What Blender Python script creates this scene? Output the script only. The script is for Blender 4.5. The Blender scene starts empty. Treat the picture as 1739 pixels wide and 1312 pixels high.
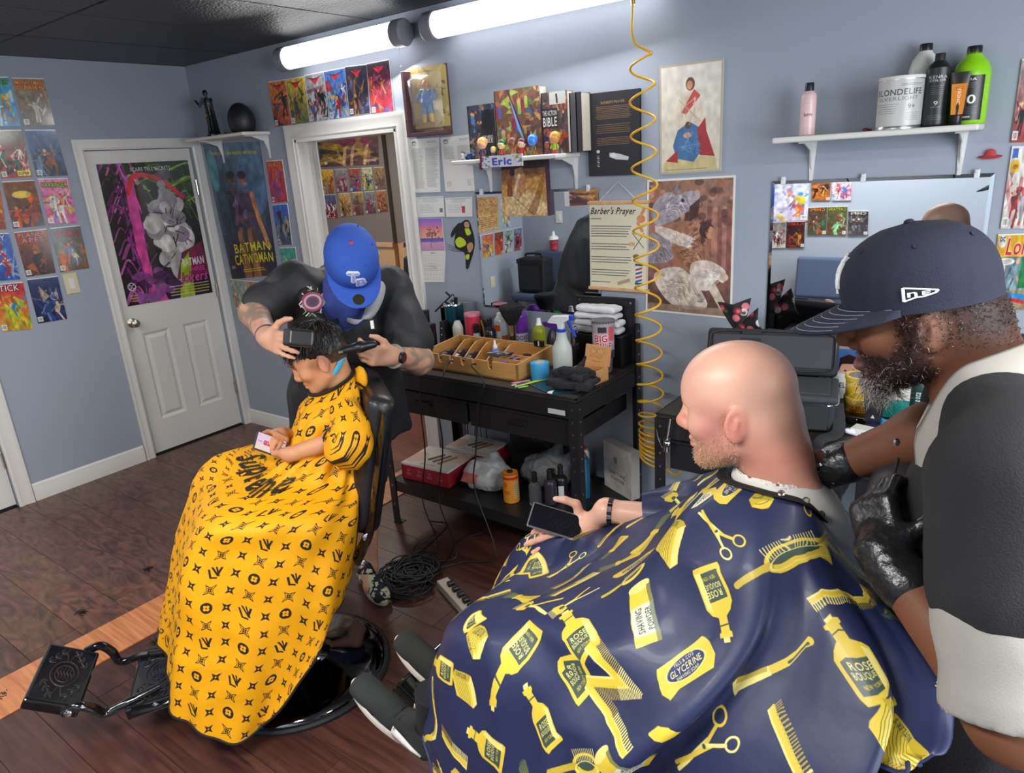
import bpy,bmesh,math,random
import numpy as np
from mathutils import Vector,Matrix,Euler
SC=bpy.context.scene
COL=SC.collection
random.seed(7)
RNG=np.random.RandomState(11)
PI=math.pi
FPX,PCX,PCY=1201.43,869.5,656.0
CAM_E=[math.radians(a)for a in(72.2326,3.7398,36.56)]
CAM_C=np.array([4.8425,-2.8911,1.8195])
cam_data=bpy.data.cameras.new('camera')
cam=bpy.data.objects.new('camera',cam_data);COL.objects.link(cam)
cam.location=CAM_C;cam.rotation_euler=CAM_E
cam_data.sensor_fit='HORIZONTAL';cam_data.sensor_width=36.0
cam_data.lens=FPX/1739.0*36.0;cam_data.clip_start=0.02
SC.camera=cam
CAM_R=np.array(Euler(CAM_E,'XYZ').to_matrix())
def ray(px,py):return CAM_R@np.array([(px-PCX)/FPX,-(py-PCY)/FPX,-1.0])
def at(px,py,d):return CAM_C+ray(px,py)*d
def on(px,py,ax,v):
 d=ray(px,py);return CAM_C+d*((v-CAM_C[ax])/d[ax])
def refl(px,py,ax,v):
 p=on(px,py,ax,v);return np.array([p[0],-p[1],p[2]])
SC.view_settings.view_transform='Standard';SC.view_settings.look='None'
SC.view_settings.gamma=1.0;SC.view_settings.use_curve_mapping=False
SC.view_settings.exposure=0.02
SC.cycles.max_bounces=7;SC.cycles.diffuse_bounces=3;SC.cycles.glossy_bounces=4
SC.cycles.transmission_bounces=6;SC.cycles.transparent_max_bounces=8
SC.cycles.caustics_reflective=False;SC.cycles.caustics_refractive=False
SC.cycles.sample_clamp_indirect=4.0
world=bpy.data.worlds.new('daylight');SC.world=world;world.use_nodes=True
wb=world.node_tree.nodes['Background']
wb.inputs[0].default_value=(0.75,0.87,1.0,1);wb.inputs[1].default_value=1.0
def area(name,loc,target,sx,sy,power,color=(1,1,1)):
 l=bpy.data.lights.new(name,'AREA');l.shape='RECTANGLE';l.size=sx;l.size_y=sy
 l.energy=power;l.color=color
 o=bpy.data.objects.new(name,l);COL.objects.link(o);o.location=loc
 o.rotation_euler=(Vector(target)-Vector(loc)).to_track_quat('-Z','Y').to_euler()
 return o
area('ceiling_lamp_light',(3.6,-3.1,2.44),(3.6,-3.1,0),1.2,0.25,112,(1,.98,.95))
area('ceiling_lamp_light',(5.9,-1.9,2.44),(5.9,-1.9,0),1.2,0.25,95,(1,.98,.95))
area('ceiling_lamp_light',(1.6,-2.9,2.44),(1.6,-2.9,0),1.2,0.25,42,(1,.98,.95))
area('wall_lamp_light',(1.65,-0.2,2.33),(2.1,-1.4,0.6),1.0,0.12,9)
area('wall_lamp_light',(2.95,-0.2,2.33),(3.1,-1.4,0.6),1.0,0.12,9)
area('shop_window_light',(6.9,-2.2,1.5),(3.0,-1.6,0.9),2.2,1.7,120,(.88,.94,1))
area('office_fill_light',(-0.6,1.2,2.4),(-0.6,1.2,0),0.8,0.8,26,(1,.9,.78))  # added fill to brighten the next room; no lamp fixture stands there
MATS={}
def lin(c):
 if isinstance(c,str):
  c=[int(c[i:i+2],16)/255 for i in(0,2,4)]
 return tuple(x/12.92 if x<=.04045 else((x+.055)/1.055)**2.4 for x in c)
def mat(name,color,rough=.5,metal=0.,var=0.,vscale=8.,bump=0.,bscale=40.,coat=0.,trans=0.,spec=.5,emit=0.,alpha=1.,ior=1.45,sss=0.,attr=None,stretch=None):
 if name in MATS:return MATS[name]
 m=bpy.data.materials.new(name);m.use_nodes=True;MATS[name]=m
 nt=m.node_tree;b=nt.nodes['Principled BSDF'];L=nt.links.new
 c=lin(color)
 b.inputs['Base Color'].default_value=(*c,1);m.diffuse_color=(*c,1)
 b.inputs['Roughness'].default_value=rough;b.inputs['Metallic'].default_value=metal
 b.inputs['Coat Weight'].default_value=coat;b.inputs['Transmission Weight'].default_value=trans
 b.inputs['Specular IOR Level'].default_value=spec;b.inputs['IOR'].default_value=ior
 b.inputs['Alpha'].default_value=alpha
 if sss:
  b.inputs['Subsurface Weight'].default_value=sss;b.inputs['Subsurface Radius'].default_value=(.012,.005,.003)
  b.inputs['Subsurface Scale'].default_value=1.0
 if emit:
  b.inputs['Emission Color'].default_value=(*c,1);b.inputs['Emission Strength'].default_value=emit
 src=None
 if attr:
  a=nt.nodes.new('ShaderNodeAttribute');a.attribute_name=attr;src=a.outputs['Color']
  L(src,b.inputs['Base Color'])
 if var or bump:
  tc=nt.nodes.new('ShaderNodeTexCoord');vec=tc.outputs['Object']
  if stretch:
   mp=nt.nodes.new('ShaderNodeMapping');mp.inputs['Scale'].default_value=stretch
   L(vec,mp.inputs['Vector']);vec=mp.outputs['Vector']
 if var:
  n=nt.nodes.new('ShaderNodeTexNoise');n.inputs['Scale'].default_value=vscale;n.inputs['Detail'].default_value=5
  L(vec,n.inputs['Vector'])
  h=nt.nodes.new('ShaderNodeMapRange');h.inputs['From Min'].default_value=.25;h.inputs['From Max'].default_value=.75
  h.inputs['To Min'].default_value=1-var;h.inputs['To Max'].default_value=1+var
  L(n.outputs['Fac'],h.inputs['Value'])
  mx=nt.nodes.new('ShaderNodeMix');mx.data_type='RGBA';mx.blend_type='MULTIPLY'
  mx.inputs[0].default_value=1
  if src:L(src,mx.inputs[6])
  else:mx.inputs[6].default_value=(*c,1)
  L(h.outputs['Result'],mx.inputs[7]);L(mx.outputs[2],b.inputs['Base Color'])
 if bump:
  n2=nt.nodes.new('ShaderNodeTexNoise');n2 .inputs['Scale'].default_value=bscale;n2 .inputs['Detail'].default_value=4
  L(vec,n2 .inputs['Vector'])
  bp=nt.nodes.new('ShaderNodeBump');bp.inputs['Strength'].default_value=bump;bp.inputs['Distance'].default_value=.01
  L(n2 .outputs['Fac'],bp.inputs['Height']);L(bp.outputs['Normal'],b.inputs['Normal'])
 return m
def img_mat(name,cv,rough=.45,coat=0.,bump=0.,bscale=60.,scale=None,spec=.5):
 im=bpy.data.images.new(name+'_print',cv.W,cv.H)
 a=cv.result();px=np.ones((cv.H,cv.W,4),np.float32);px[...,:3]=a[::-1]
 im.pixels.foreach_set(px.ravel());im.update()
 m=bpy.data.materials.new(name);m.use_nodes=True;nt=m.node_tree;L=nt.links.new
 b=nt.nodes['Principled BSDF'];t=nt.nodes.new('ShaderNodeTexImage');t.image=im
 uv=nt.nodes.new('ShaderNodeUVMap');L(uv.outputs['UV'],t.inputs['Vector'])
 if scale:
  mp=nt.nodes.new('ShaderNodeMapping');mp.inputs['Scale'].default_value=(scale[0],scale[1],1)
  L(uv.outputs['UV'],mp.inputs['Vector']);L(mp.outputs['Vector'],t.inputs['Vector'])
 L(t.outputs['Color'],b.inputs['Base Color'])
 b.inputs['Roughness'].default_value=rough;b.inputs['Coat Weight'].default_value=coat
 b.inputs['Specular IOR Level'].default_value=spec;b.inputs['Coat Roughness'].default_value=.12
 if bump:
  tc=nt.nodes.new('ShaderNodeTexCoord');n2=nt.nodes.new('ShaderNodeTexNoise');n2 .inputs['Scale'].default_value=bscale
  L(tc.outputs['Object'],n2 .inputs['Vector'])
  bp=nt.nodes.new('ShaderNodeBump');bp.inputs['Strength'].default_value=bump;bp.inputs['Distance'].default_value=.01
  L(n2 .outputs['Fac'],bp.inputs['Height']);L(bp.outputs['Normal'],b.inputs['Normal'])
 return m
GLYPH={}
def make_glyphs():
 chars=[c for c in map(chr,range(33,127))]
 obs=[]
 for bold in(0,1):
  for c in chars:
   cu=bpy.data.curves.new('g','FONT');cu.body=c;cu.resolution_u=3
   cu.offset=.018 if bold else 0
   o=bpy.data.objects.new('g',cu);COL.objects.link(o);obs.append((bold,c,o,cu))
 dg=bpy.context.evaluated_depsgraph_get()
 for bold,c,o,cu in obs:
  e=o.evaluated_get(dg);me=e.to_mesh()
  v=np.array([p.co[:2]for p in me.vertices]);me.calc_loop_triangles()
  t=np.array([l.vertices[:]for l in me.loop_triangles])
  GLYPH[(bold,c)]=(v[t]if len(t)else np.zeros((0,3,2)),(v[:,0].max()if len(v)else.3)+.07)
  e.to_mesh_clear()
 for _,_,o,cu in obs:
  bpy.data.objects.remove(o);bpy.data.curves.remove(cu)
make_glyphs()
def text_tris(s,bold=1):
 x=0;out=[]
 for ch in s:
  if ch==' ':x+=.32;continue
  t,a=GLYPH[(bold,ch)]
  if len(t):out.append(t+np.array([x,0]))
  x+=a
 return(np.concatenate(out)if out else np.zeros((0,3,2))),max(x-.05,.1)
class Canvas:
 """a small raster painter: coordinates 0..1 across and down"""
 def __init__(s,W,H,bg=(1,1,1),ss=2):
  s.W,s.H,s.ss=W,H,ss;s.w,s.h=W*ss,H*ss
  s.a=np.empty((s.h,s.w,3),np.float32);s.a[:]=s.c(bg);s.asp=W/H
 def c(s,c):
  if isinstance(c,str):c=[int(c[i:i+2],16)/255 for i in(0,2,4)]
  return np.array(c,np.float32)
 def box(s,p,pad=1):
  x0=max(int(p[:,0].min())-pad,0);x1=min(int(p[:,0].max())+pad+1,s.w)
  y0=max(int(p[:,1].min())-pad,0);y1=min(int(p[:,1].max())+pad+1,s.h)
  return(x0,x1,y0,y1)if x1>x0 and y1>y0 else None
 def put(s,b,m,col,al=1.):
  x0,x1,y0,y1=b;r=s.a[y0:y1,x0:x1]
  r[m]=r[m]*(1-al)+s.c(col)*al
 def grad(s,c0,c1,b=(0,0,1,1),horiz=False):
  x0,y0,x1,y1=[int(round(v))for v in(b[0]*s.w,b[1]*s.h,b[2]*s.w,b[3]*s.h)]
  n=x1-x0 if horiz else y1-y0
  t=np.linspace(0,1,max(n,1))[:,None];g=s.c(c0)*(1-t)+s.c(c1)*t
  s.a[y0:y1,x0:x1]=g[None,:]if horiz else g[:,None]
 def rect(s,x0,y0,x1,y1,col,al=1.):s.poly([(x0,y0),(x1,y0),(x1,y1),(x0,y1)],col,al)
 def poly(s,pts,col,al=1.):
  p=np.array(pts,float)*[s.w,s.h];b=s.box(p)
  if not b:return
  X,Y=np.meshgrid(np.arange(b[0],b[1])+.5,np.arange(b[2],b[3])+.5)
  m=np.zeros(X.shape,bool);n=len(p)
  for i in range(n):
   (xa,ya),(xb,yb)=p[i],p[(i+1)%n]
   if ya==yb:continue
   m^=((ya>Y)!=(yb>Y))&(X<(xb-xa)*(Y-ya)/(yb-ya)+xa)
  s.put(b,m,col,al)
 def ell(s,x,y,rx,ry,col,rot=0.,al=1.,ring=None):
  cx,cy,a,c=x*s.w,y*s.h,rx*s.w,ry*s.w;R=max(a,c)
  b=s.box(np.array([[cx-R,cy-R],[cx+R,cy+R]]))
  if not b:return
  X,Y=np.meshgrid(np.arange(b[0],b[1])+.5-cx,np.arange(b[2],b[3])+.5-cy)
  co,si=math.cos(rot),math.sin(rot)
  d=((X*co+Y*si)/a)**2+((-X*si+Y*co)/c)**2
  m=d<=1
  if ring:m&=d>=(1-ring)**2
  s.put(b,m,col,al)
 def line(s,pts,w,col,al=1.):
  p=np.array(pts,float)*[s.w,s.h];w=w*s.w/2
  b=s.box(p,int(w)+2)
  if not b:return
  X,Y=np.meshgrid(np.arange(b[0],b[1])+.5,np.arange(b[2],b[3])+.5)
  m=np.zeros(X.shape,bool)
  for(xa,ya),(xb,yb)in zip(p[:-1],p[1:]):
   dx,dy=xb-xa,yb-ya;q=dx*dx+dy*dy+1e-9
   t=np.clip(((X-xa)*dx+(Y-ya)*dy)/q,0,1)
   m|=(X-xa-t*dx)**2+(Y-ya-t*dy)**2<=w*w
  s.put(b,m,col,al)
 def tris(s,T,col,al=1.):
  for t in T:
   b=s.box(t)
   if not b:continue
   X,Y=np.meshgrid(np.arange(b[0],b[1])+.5,np.arange(b[2],b[3])+.5)
   d=[(t[(i+1)%3,0]-t[i,0])*(Y-t[i,1])-(t[(i+1)%3,1]-t[i,1])*(X-t[i,0])for i in range(3)]
   m=((d[0]>=0)&(d[1]>=0)&(d[2]>=0))|((d[0]<=0)&(d[1]<=0)&(d[2]<=0))
   s.put(b,m,col,al)
 def text(s,t,x,y,w,h,col,bold=1,shear=0.,rot=0.,edge=None,ew=.1,center=True):
  """lettering inside a box w x h (fractions of width / height), centred at x, y"""
  T,L=text_tris(t,bold)
  if not len(T):return
  T=T.copy();T[...,0]=(T[...,0]/L-.5);T[...,1]=(T[...,1]/.72-.5)
  T[...,0]=T[...,0]*w*s.w+shear*T[...,1]*h*s.h;T[...,1]=-T[...,1]*h*s.h
  co,si=math.cos(rot),math.sin(rot)
  T=np.stack([T[...,0]*co-T[...,1]*si,T[...,0]*si+T[...,1]*co],-1)+[x*s.w,y*s.h]
  if edge is not None:
   e=ew*h*s.h
   for k in range(8):s.tris(T+[e*math.cos(k*PI/4),e*math.sin(k*PI/4)],edge)
  s.tris(T,col)
 def lines(s,x0,y0,x1,y1,n,col,w=.006,ragged=.25,al=.8,center=False):
  for i in range(n):
   y=y0+(y1-y0)*(i+.5)/n;r=random.uniform(0,ragged)*(x1-x0)
   a,b=(x0+r/2,x1-r/2)if center else(x0,x1-r);x=a
   while x<b:
    l=min(random.uniform(.02,.09),b-x);s.line([(x,y),(x+l,y)],w,col,al);x+=l+.012
 def noise(s,amp,n=40,seed=0):
  r=np.random.RandomState(seed);g=r.rand(n,n).astype(np.float32)
  yi=np.linspace(0,n-1.001,s.h);xi=np.linspace(0,n-1.001,s.w)
  y0=yi.astype(int);x0=xi.astype(int);fy=(yi-y0)[:,None];fx=(xi-x0)[None]
  v=g[y0][:,x0]*(1-fy)*(1-fx)+g[y0+1][:,x0]*fy*(1-fx)+g[y0][:,x0+1]*(1-fy)*fx+g[y0+1][:,x0+1]*fy*fx
  s.a*=(1+amp*(v-.5)*2)[...,None]
 def result(s):
  k=s.ss;return np.clip(s.a.reshape(s.H,k,s.W,k,3).mean((1,3)),0,1)
def link(o,parent=None):
 COL.objects.link(o)
 if parent is not None:o.parent=parent
 return o
def rotz(a):
 c,s=math.cos(a),math.sin(a);return np.array([[c,-s,0],[s,c,0],[0,0,1.]])
def basis(d,up=(0,0,1)):
 d=np.array(d,float);d=d/np.linalg.norm(d);u=np.array(up,float)
 if abs(d@u)>.98:u=np.array([1.,0,0])
 x=np.cross(u,d);x/=np.linalg.norm(x);return np.stack([x,np.cross(d,x),d],1)
class MB:
 def __init__(s):s.v=[];s.f=[];s.m=[];s.uv=[];s.n=0
 def add(s,v,f,mi=0,uv=None):
  v=np.asarray(v,float).reshape(-1,3);s.v.append(v)
  for i,q in enumerate(f):
   s.f.append([int(k)+s.n for k in q]);s.m.append(mi if np.isscalar(mi)else mi[i])
   s.uv.append(uv[i]if uv is not None else None)
  s.n+=len(v);return s
 def box(s,c,d,R=None,mi=0):
  h=np.array(d,float)/2
  v=np.array([[x,y,z]for z in(-1,1)for y in(-1,1)for x in(-1,1)])*h
  if R is not None:v=v@np.asarray(R).T
  return s.add(v+np.array(c,float),[(0,2,3,1),(4,5,7,6),(0,1,5,4),(2,6,7,3),(0,4,6,2),(1,3,7,5)],mi)
 def bar(s,a,b,w,t,up=(0,0,1),mi=0):
  a,b=np.array(a,float),np.array(b,float);B=basis(b-a,up)
  return s.box((a+b)/2,(w,t,np.linalg.norm(b-a)),B,mi)
 def lathe(s,prof,c=(0,0,0),axis=(0,0,1),n=20,mi=0,up=(0,1,0),sx=1.,sy=1.):
  """prof: (radius, height) pairs"""
  B=basis(axis,up);a=np.arange(n)*2*PI/n;V=[]
  for r,h in prof:V.append(np.stack([np.cos(a)*r*sx,np.sin(a)*r*sy,np.full(n,h)],1))
  V=np.concatenate(V)@B.T+np.array(c,float);F=[]
  for i in range(len(prof)-1):
   for j in range(n):
    k=(j+1)%n;F.append((i*n+j,i*n+k,(i+1)*n+k,(i+1)*n+j))
  if prof[0][0]>1e-5:F.append(tuple(range(n-1,-1,-1)))
  if prof[-1][0]>1e-5:F.append(tuple((len(prof)-1)*n+j for j in range(n)))
  return s.add(V,F,mi)
 def cyl(s,a,b,r,r2=None,n=16,mi=0):
  a,b=np.array(a,float),np.array(b,float);L=np.linalg.norm(b-a)
  return s.lathe([(r,0),(r if r2 is None else r2,L)],a,b-a,n,mi)
 def sph(s,c,r,n=14,mi=0,R=None):
  r=np.array(r,float)*np.ones(3);m=n//2;V=[];F=[]
  for i in range(m+1):
   th=PI*i/m
   for j in range(n):
    ph=2*PI*j/n;V.append((math.sin(th)*math.cos(ph),math.sin(th)*math.sin(ph),math.cos(th)))
  for i in range(m):
   for j in range(n):
    k=(j+1)%n;F.append((i*n+j,(i+1)*n+j,(i+1)*n+k,i*n+k))
  V=np.array(V)*r
  if R is not None:V=V@np.asarray(R).T
  return s.add(V+np.array(c,float),F,mi)
 def tube(s,pts,r,n=8,mi=0,closed=False,flat=None):
  p=np.array(pts,float);N=len(p);r=np.ones(N)*r
  t=np.gradient(p,axis=0)if not closed else np.roll(p,-1,0)-np.roll(p,1,0)
  t/=np.linalg.norm(t,axis=1)[:,None]+1e-12
  u=basis(t[0])[:,0];V=[];a=np.arange(n)*2*PI/n
  for i in range(N):
   u=u-t[i]*(u@t[i]);u/=np.linalg.norm(u)+1e-12;w=np.cross(t[i],u)
   k=1. if flat is None else flat
   V.append(p[i]+r[i]*(np.cos(a)[:,None]*u+k*np.sin(a)[:,None]*w))
  F=[]
  for i in range(N-(0 if closed else 1)):
   i2=(i+1)%N
   for j in range(n):
    k=(j+1)%n;F.append((i*n+j,i*n+k,i2*n+k,i2*n+j))
  if not closed:F+=[tuple(range(n-1,-1,-1)),tuple((N-1)*n+j for j in range(n))]
  return s.add(np.concatenate(V),F,mi)
 def prism(s,pts,off,mi=0,mi_front=None,uv=None):
  """polygon pts (3-D, planar) extruded by the vector off; pts is the front face"""
  p=np.array(pts,float);n=len(p);V=np.concatenate([p,p+np.array(off,float)])
  F=[tuple(range(n)),tuple(range(2*n-1,n-1,-1))]+[(i,i+n,(i+1)%n+n,(i+1)%n)for i in range(n)]
  mf=mi if mi_front is None else mi_front
  uvs=None if uv is None else[uv]+[None]*(n+1)
  return s.add(V,F,[mf]+[mi]*(n+1),uvs)
 def grid(s,P,mi=0,uv=None,closed=False):
  """P: rows x cols x 3"""
  P=np.asarray(P,float);R,Cn=P.shape[:2];F=[];U=[]
  for i in range(R-1):
   for j in range(Cn if closed else Cn-1):
    k=(j+1)%Cn;F.append((i*Cn+j,i*Cn+k,(i+1)*Cn+k,(i+1)*Cn+j))
    if uv is not None:U.append([uv[i,j],uv[i,k],uv[i+1,k],uv[i+1,j]])
  return s.add(P.reshape(-1,3),F,mi,U if uv is not None else None)
 def build(s,name,mats,parent=None,smooth=40,bevel=0.,loc=None,bseg=2,solid=0.,subd=0,fix=True):
  me=bpy.data.meshes.new(name)
  V=np.concatenate(s.v)if s.v else np.zeros((0,3))
  if loc is not None:V=V-np.array(loc,float)
  me.from_pydata(V.tolist(),[],s.f)
  for m in(mats if isinstance(mats,(list,tuple))else[mats]):me.materials.append(m)
  me.polygons.foreach_set('material_index',s.m)
  if any(u is not None for u in s.uv):
   ul=me.uv_layers.new(name='UVMap');fl=[]
   for u,q in zip(s.uv,s.f):fl+=([tuple(x)for x in u]if u is not None else[(0,0)]*len(q))
   ul.data.foreach_set('uv',np.array(fl,np.float32).ravel())
  me.update()
  if fix:
   bm=bmesh.new();bm.from_mesh(me);bmesh.ops.recalc_face_normals(bm,faces=bm.faces);bm.to_mesh(me);bm.free()
  if smooth:
   me.shade_smooth()
   if smooth<180:me.set_sharp_from_angle(angle=math.radians(smooth))
  o=bpy.data.objects.new(name,me);link(o,parent)
  if loc is not None:o.location=loc
  if bevel:
   b=o.modifiers.new('bevel','BEVEL');b.width=bevel;b.segments=bseg;b.limit_method='ANGLE';b.angle_limit=.6
   b.harden_normals=False
  if solid:
   b=o.modifiers.new('solid','SOLIDIFY');b.thickness=solid;b.offset=0
  if subd:
   b=o.modifiers.new('sub','SUBSURF');b.levels=subd;b.render_levels=subd
  return o
def tag(o,label=None,cat=None,group=None,kind=None):
 if label:o['label']=label
 if cat:o['category']=cat
 if group:o['group']=group
 if kind:o['kind']=kind
 return o
def thing(name,label,cat,loc=(0,0,0),group=None,rz=0.):
 o=bpy.data.objects.new(name,None);COL.objects.link(o);o.location=loc;o.rotation_euler=(0,0,rz)
 o.empty_display_size=.05
 return tag(o,label,cat,group)
def struct(name,mb,m,parent=None,**k):
 o=mb.build(name,m,parent,**k)
 if parent is None:o['kind']='structure'
 return o
def copy_tree(o,parent=None):
 c=o.copy();COL.objects.link(c);c.parent=parent
 for ch in list(o.children):copy_tree(ch,c)
 return c
def catmull(pts,n=8,closed=False):
 p=np.array(pts,float)
 q=np.concatenate([p[-1:],p,p[:2]])if closed else np.concatenate([2*p[:1]-p[1:2],p,2*p[-1:]-p[-2:-1]])
 out=[];t=np.arange(n)[:,None]/n
 for i in range(len(q)-3):
  a,b,c,d=q[i:i+4]
  out.append(.5*(2*b+(c-a)*t+(2*a-5*b+4*c-d)*t*t+(3*b-a-3*c+d)*t**3))
 r=np.concatenate(out)
 return r if closed else np.concatenate([r,p[-1:]])
class SDF:
 def __init__(s,lo,hi,h):
  s.lo=np.array(lo,float);s.h=h;s.n=np.ceil((np.array(hi)-s.lo)/h).astype(int)+1
  s.d=np.full(s.n,.2,np.float32)
 def win(s,lo,hi):
  a=np.clip(np.floor((np.array(lo)-s.lo)/s.h).astype(int),0,s.n);b=np.clip(np.ceil((np.array(hi)-s.lo)/s.h).astype(int)+1,0,s.n)
  if(b<=a).any():return None
  ax=[(s.lo[i]+s.h*np.arange(a[i],b[i])).astype(np.float32)for i in range(3)]
  return(slice(a[0],b[0]),slice(a[1],b[1]),slice(a[2],b[2])),ax[0][:,None,None],ax[1][None,:,None],ax[2][None,None,:]
 def mix(s,sl,e,k,sub):
  d=s.d[sl]
  if sub:
   if k>0:
    t=np.clip(.5-.5*(d+e)/k,0,1);s.d[sl]=d*(1-t)-e*t+k*t*(1-t)
   else:s.d[sl]=np.maximum(d,-e)
  else:
   if k>0:
    t=np.clip(.5+.5*(d-e)/k,0,1);s.d[sl]=d*(1-t)+e*t-k*t*(1-t)
   else:s.d[sl]=np.minimum(d,e)
 def cap(s,a,b,ra,rb=None,k=.02,sub=False,pad=.03):
  a,b=np.array(a,float),np.array(b,float);rb=ra if rb is None else rb;m=max(ra,rb)+k+pad
  w=s.win(np.minimum(a,b)-m,np.maximum(a,b)+m)
  if w is None:return s
  sl,X,Y,Z=w;ba=b-a;q=max(ba@ba,1e-9)
  t=np.clip(((X-a[0])*ba[0]+(Y-a[1])*ba[1]+(Z-a[2])*ba[2])/q,0,1)
  e=np.sqrt((X-a[0]-t*ba[0])**2+(Y-a[1]-t*ba[1])**2+(Z-a[2]-t*ba[2])**2)-(ra+(rb-ra)*t)
  s.mix(sl,e,k,sub);return s
 def chain(s,pts,rs,k=.02,sub=False):
  for i in range(len(pts)-1):s.cap(pts[i],pts[i+1],rs[i],rs[i+1],k,sub)
  return s
 def ell(s,c,r,R=None,k=.02,sub=False,pad=.03):
  c,r=np.array(c,float),np.array(r,float)*np.ones(3);m=r.max()+k+pad
  w=s.win(c-m,c+m)
  if w is None:return s
  sl,X,Y,Z=w;X,Y,Z=X-c[0],Y-c[1],Z-c[2]
  if R is not None:
   R=np.asarray(R);X,Y,Z=[R[0,i]*X+R[1,i]*Y+R[2,i]*Z for i in range(3)]
  k0=np.sqrt((X/r[0])**2+(Y/r[1])**2+(Z/r[2])**2);k1=np.sqrt((X/r[0]**2)**2+(Y/r[1]**2)**2+(Z/r[2]**2)**2)
  e=k0*(k0-1)/np.maximum(k1,1e-6)
  e=np.where(k0<.3,-r.min()*(1-k0),e)
  s.mix(sl,e,k,sub);return s
 def rbox(s,c,half,R=None,rad=.01,k=.01,sub=False,pad=.03):
  c,hf=np.array(c,float),np.array(half,float);m=np.linalg.norm(hf)+k+pad
  w=s.win(c-m,c+m)
  if w is None:return s
  sl,X,Y,Z=w;X,Y,Z=X-c[0],Y-c[1],Z-c[2]
  if R is not None:
   R=np.asarray(R);X,Y,Z=[R[0,i]*X+R[1,i]*Y+R[2,i]*Z for i in range(3)]
  q=[np.abs(A)-(hf[i]-rad)for i,A in enumerate((X,Y,Z))]
  e=np.sqrt(sum(np.maximum(a,0)**2 for a in q))+np.minimum(np.maximum(np.maximum(q[0],q[1]),q[2]),0)-rad
  s.mix(sl,e,k,sub);return s
 def cut(s,p,n,k=0.):
  """keep the side of the plane that n points away from"""
  p,n=np.array(p,float),np.array(n,float);n=n/np.linalg.norm(n)
  sl,X,Y,Z=s.win(s.lo,s.lo+s.h*s.n)
  e=(X-p[0])*n[0]+(Y-p[1])*n[1]+(Z-p[2])*n[2]
  s.d=np.maximum(s.d,e);return s
 def mesh(s):
  d=s.d;neg=d<0;c=neg[:-1,:-1,:-1].astype(np.int8)
  for i in(0,1):
   for j in(0,1):
    for k in(0,1):
     if i or j or k:c=c+neg[i:d.shape[0]-1+i,j:d.shape[1]-1+j,k:d.shape[2]-1+k]
  act=np.argwhere((c>0)&(c<8));idx=np.full(c.shape,-1,np.int32);idx[tuple(act.T)]=np.arange(len(act))
  acc=np.zeros((len(act),3));cnt=np.zeros(len(act));corners=[(i,j,k)for i in(0,1)for j in(0,1)for k in(0,1)]
  val={q:d[act[:,0]+q[0],act[:,1]+q[1],act[:,2]+q[2]]for q in corners}
  for q in corners:
   for ax in range(3):
    if q[ax]==0:
     r=list(q);r[ax]=1;a,b=val[q],val[tuple(r)];m=(a<0)!=(b<0)
     t=np.where(m,a/np.where(m,a-b,1),0)
     for x in range(3):acc[:,x]+=np.where(m,q[x]+(t if x==ax else 0),0)
     cnt+=m
  V=s.lo+s.h*(act+acc/cnt[:,None]);F=[]
  for ax in range(3):
   o1,o2=[(1,2),(2,0),(0,1)][ax]
   sl0=[slice(None)]*3;sl1=[slice(None)]*3;sl0[ax]=slice(0,-1);sl1[ax]=slice(1,None)
   a,b=neg[tuple(sl0)],neg[tuple(sl1)];e=np.argwhere(a!=b)
   lim=np.array(c.shape);ok=(e[:,o1]>0)&(e[:,o2]>0)&(e[:,o1]<lim[o1])&(e[:,o2]<lim[o2])&(e[:,ax]<lim[ax]);e=e[ok]
   u=np.zeros(3,int);u[o1]=1;w=np.zeros(3,int);w[o2]=1
   q=np.stack([idx[tuple((e-u-w).T)],idx[tuple((e-w).T)],idx[tuple(e.T)],idx[tuple((e-u).T)]],1)
   fl=a[tuple(e.T)];q[~fl]=q[~fl][:,::-1];F.append(q)
  F=np.concatenate(F);F=F[(F>=0).all(1)]
  return V,F
 def grad(s,V):
  """field gradient at vertices (nearest cell differences)"""
  g=np.zeros_like(V);i=np.clip(np.round((V-s.lo)/s.h).astype(int),1,s.n-2)
  for ax in range(3):
   u=np.zeros(3,int);u[ax]=1;g[:,ax]=s.d[tuple((i+u).T)]-s.d[tuple((i-u).T)]
  return g/(np.linalg.norm(g,axis=1)[:,None]+1e-9)
def relax(V,F,it=1,f=.5):
 for _ in range(it):
  S=np.zeros_like(V);n=np.zeros(len(V))
  for a in range(4):
   for b in((a+1)%4,(a+3)%4):
    np.add.at(S,F[:,a],V[F[:,b]]);np.add.at(n,F[:,a],1)
  V=V*(1-f)+f*S/np.maximum(n,1)[:,None]
 return V
def mesh_obj(name,V,F,mats,parent=None,color=None,uv=None,smooth=True,mi=None):
 me=bpy.data.meshes.new(name);me.vertices.add(len(V));me.vertices.foreach_set('co',np.asarray(V,np.float32).ravel())
 F=np.asarray(F,np.int32);k=F.shape[1]
 me.loops.add(F.size);me.loops.foreach_set('vertex_index',F.ravel());me.polygons.add(len(F))
 me.polygons.foreach_set('loop_start',np.arange(len(F),dtype=np.int32)*k)
 me.update(calc_edges=True);me.validate()
 for m in(mats if isinstance(mats,(list,tuple))else[mats]):me.materials.append(m)
 if mi is not None:me.polygons.foreach_set('material_index',np.asarray(mi,np.int32))
 if color is not None:
  at_=me.attributes.new('tint','FLOAT_COLOR','POINT');c=np.ones((len(V),4),np.float32);c[:,:3]=color
  at_.data.foreach_set('color',c.ravel())
 if uv is not None:
  ul=me.uv_layers.new(name='UVMap');ul.data.foreach_set('uv',np.asarray(uv,np.float32)[F.ravel()].ravel())
 if smooth:me.shade_smooth()
 o=bpy.data.objects.new(name,me);return link(o,parent)
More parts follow.
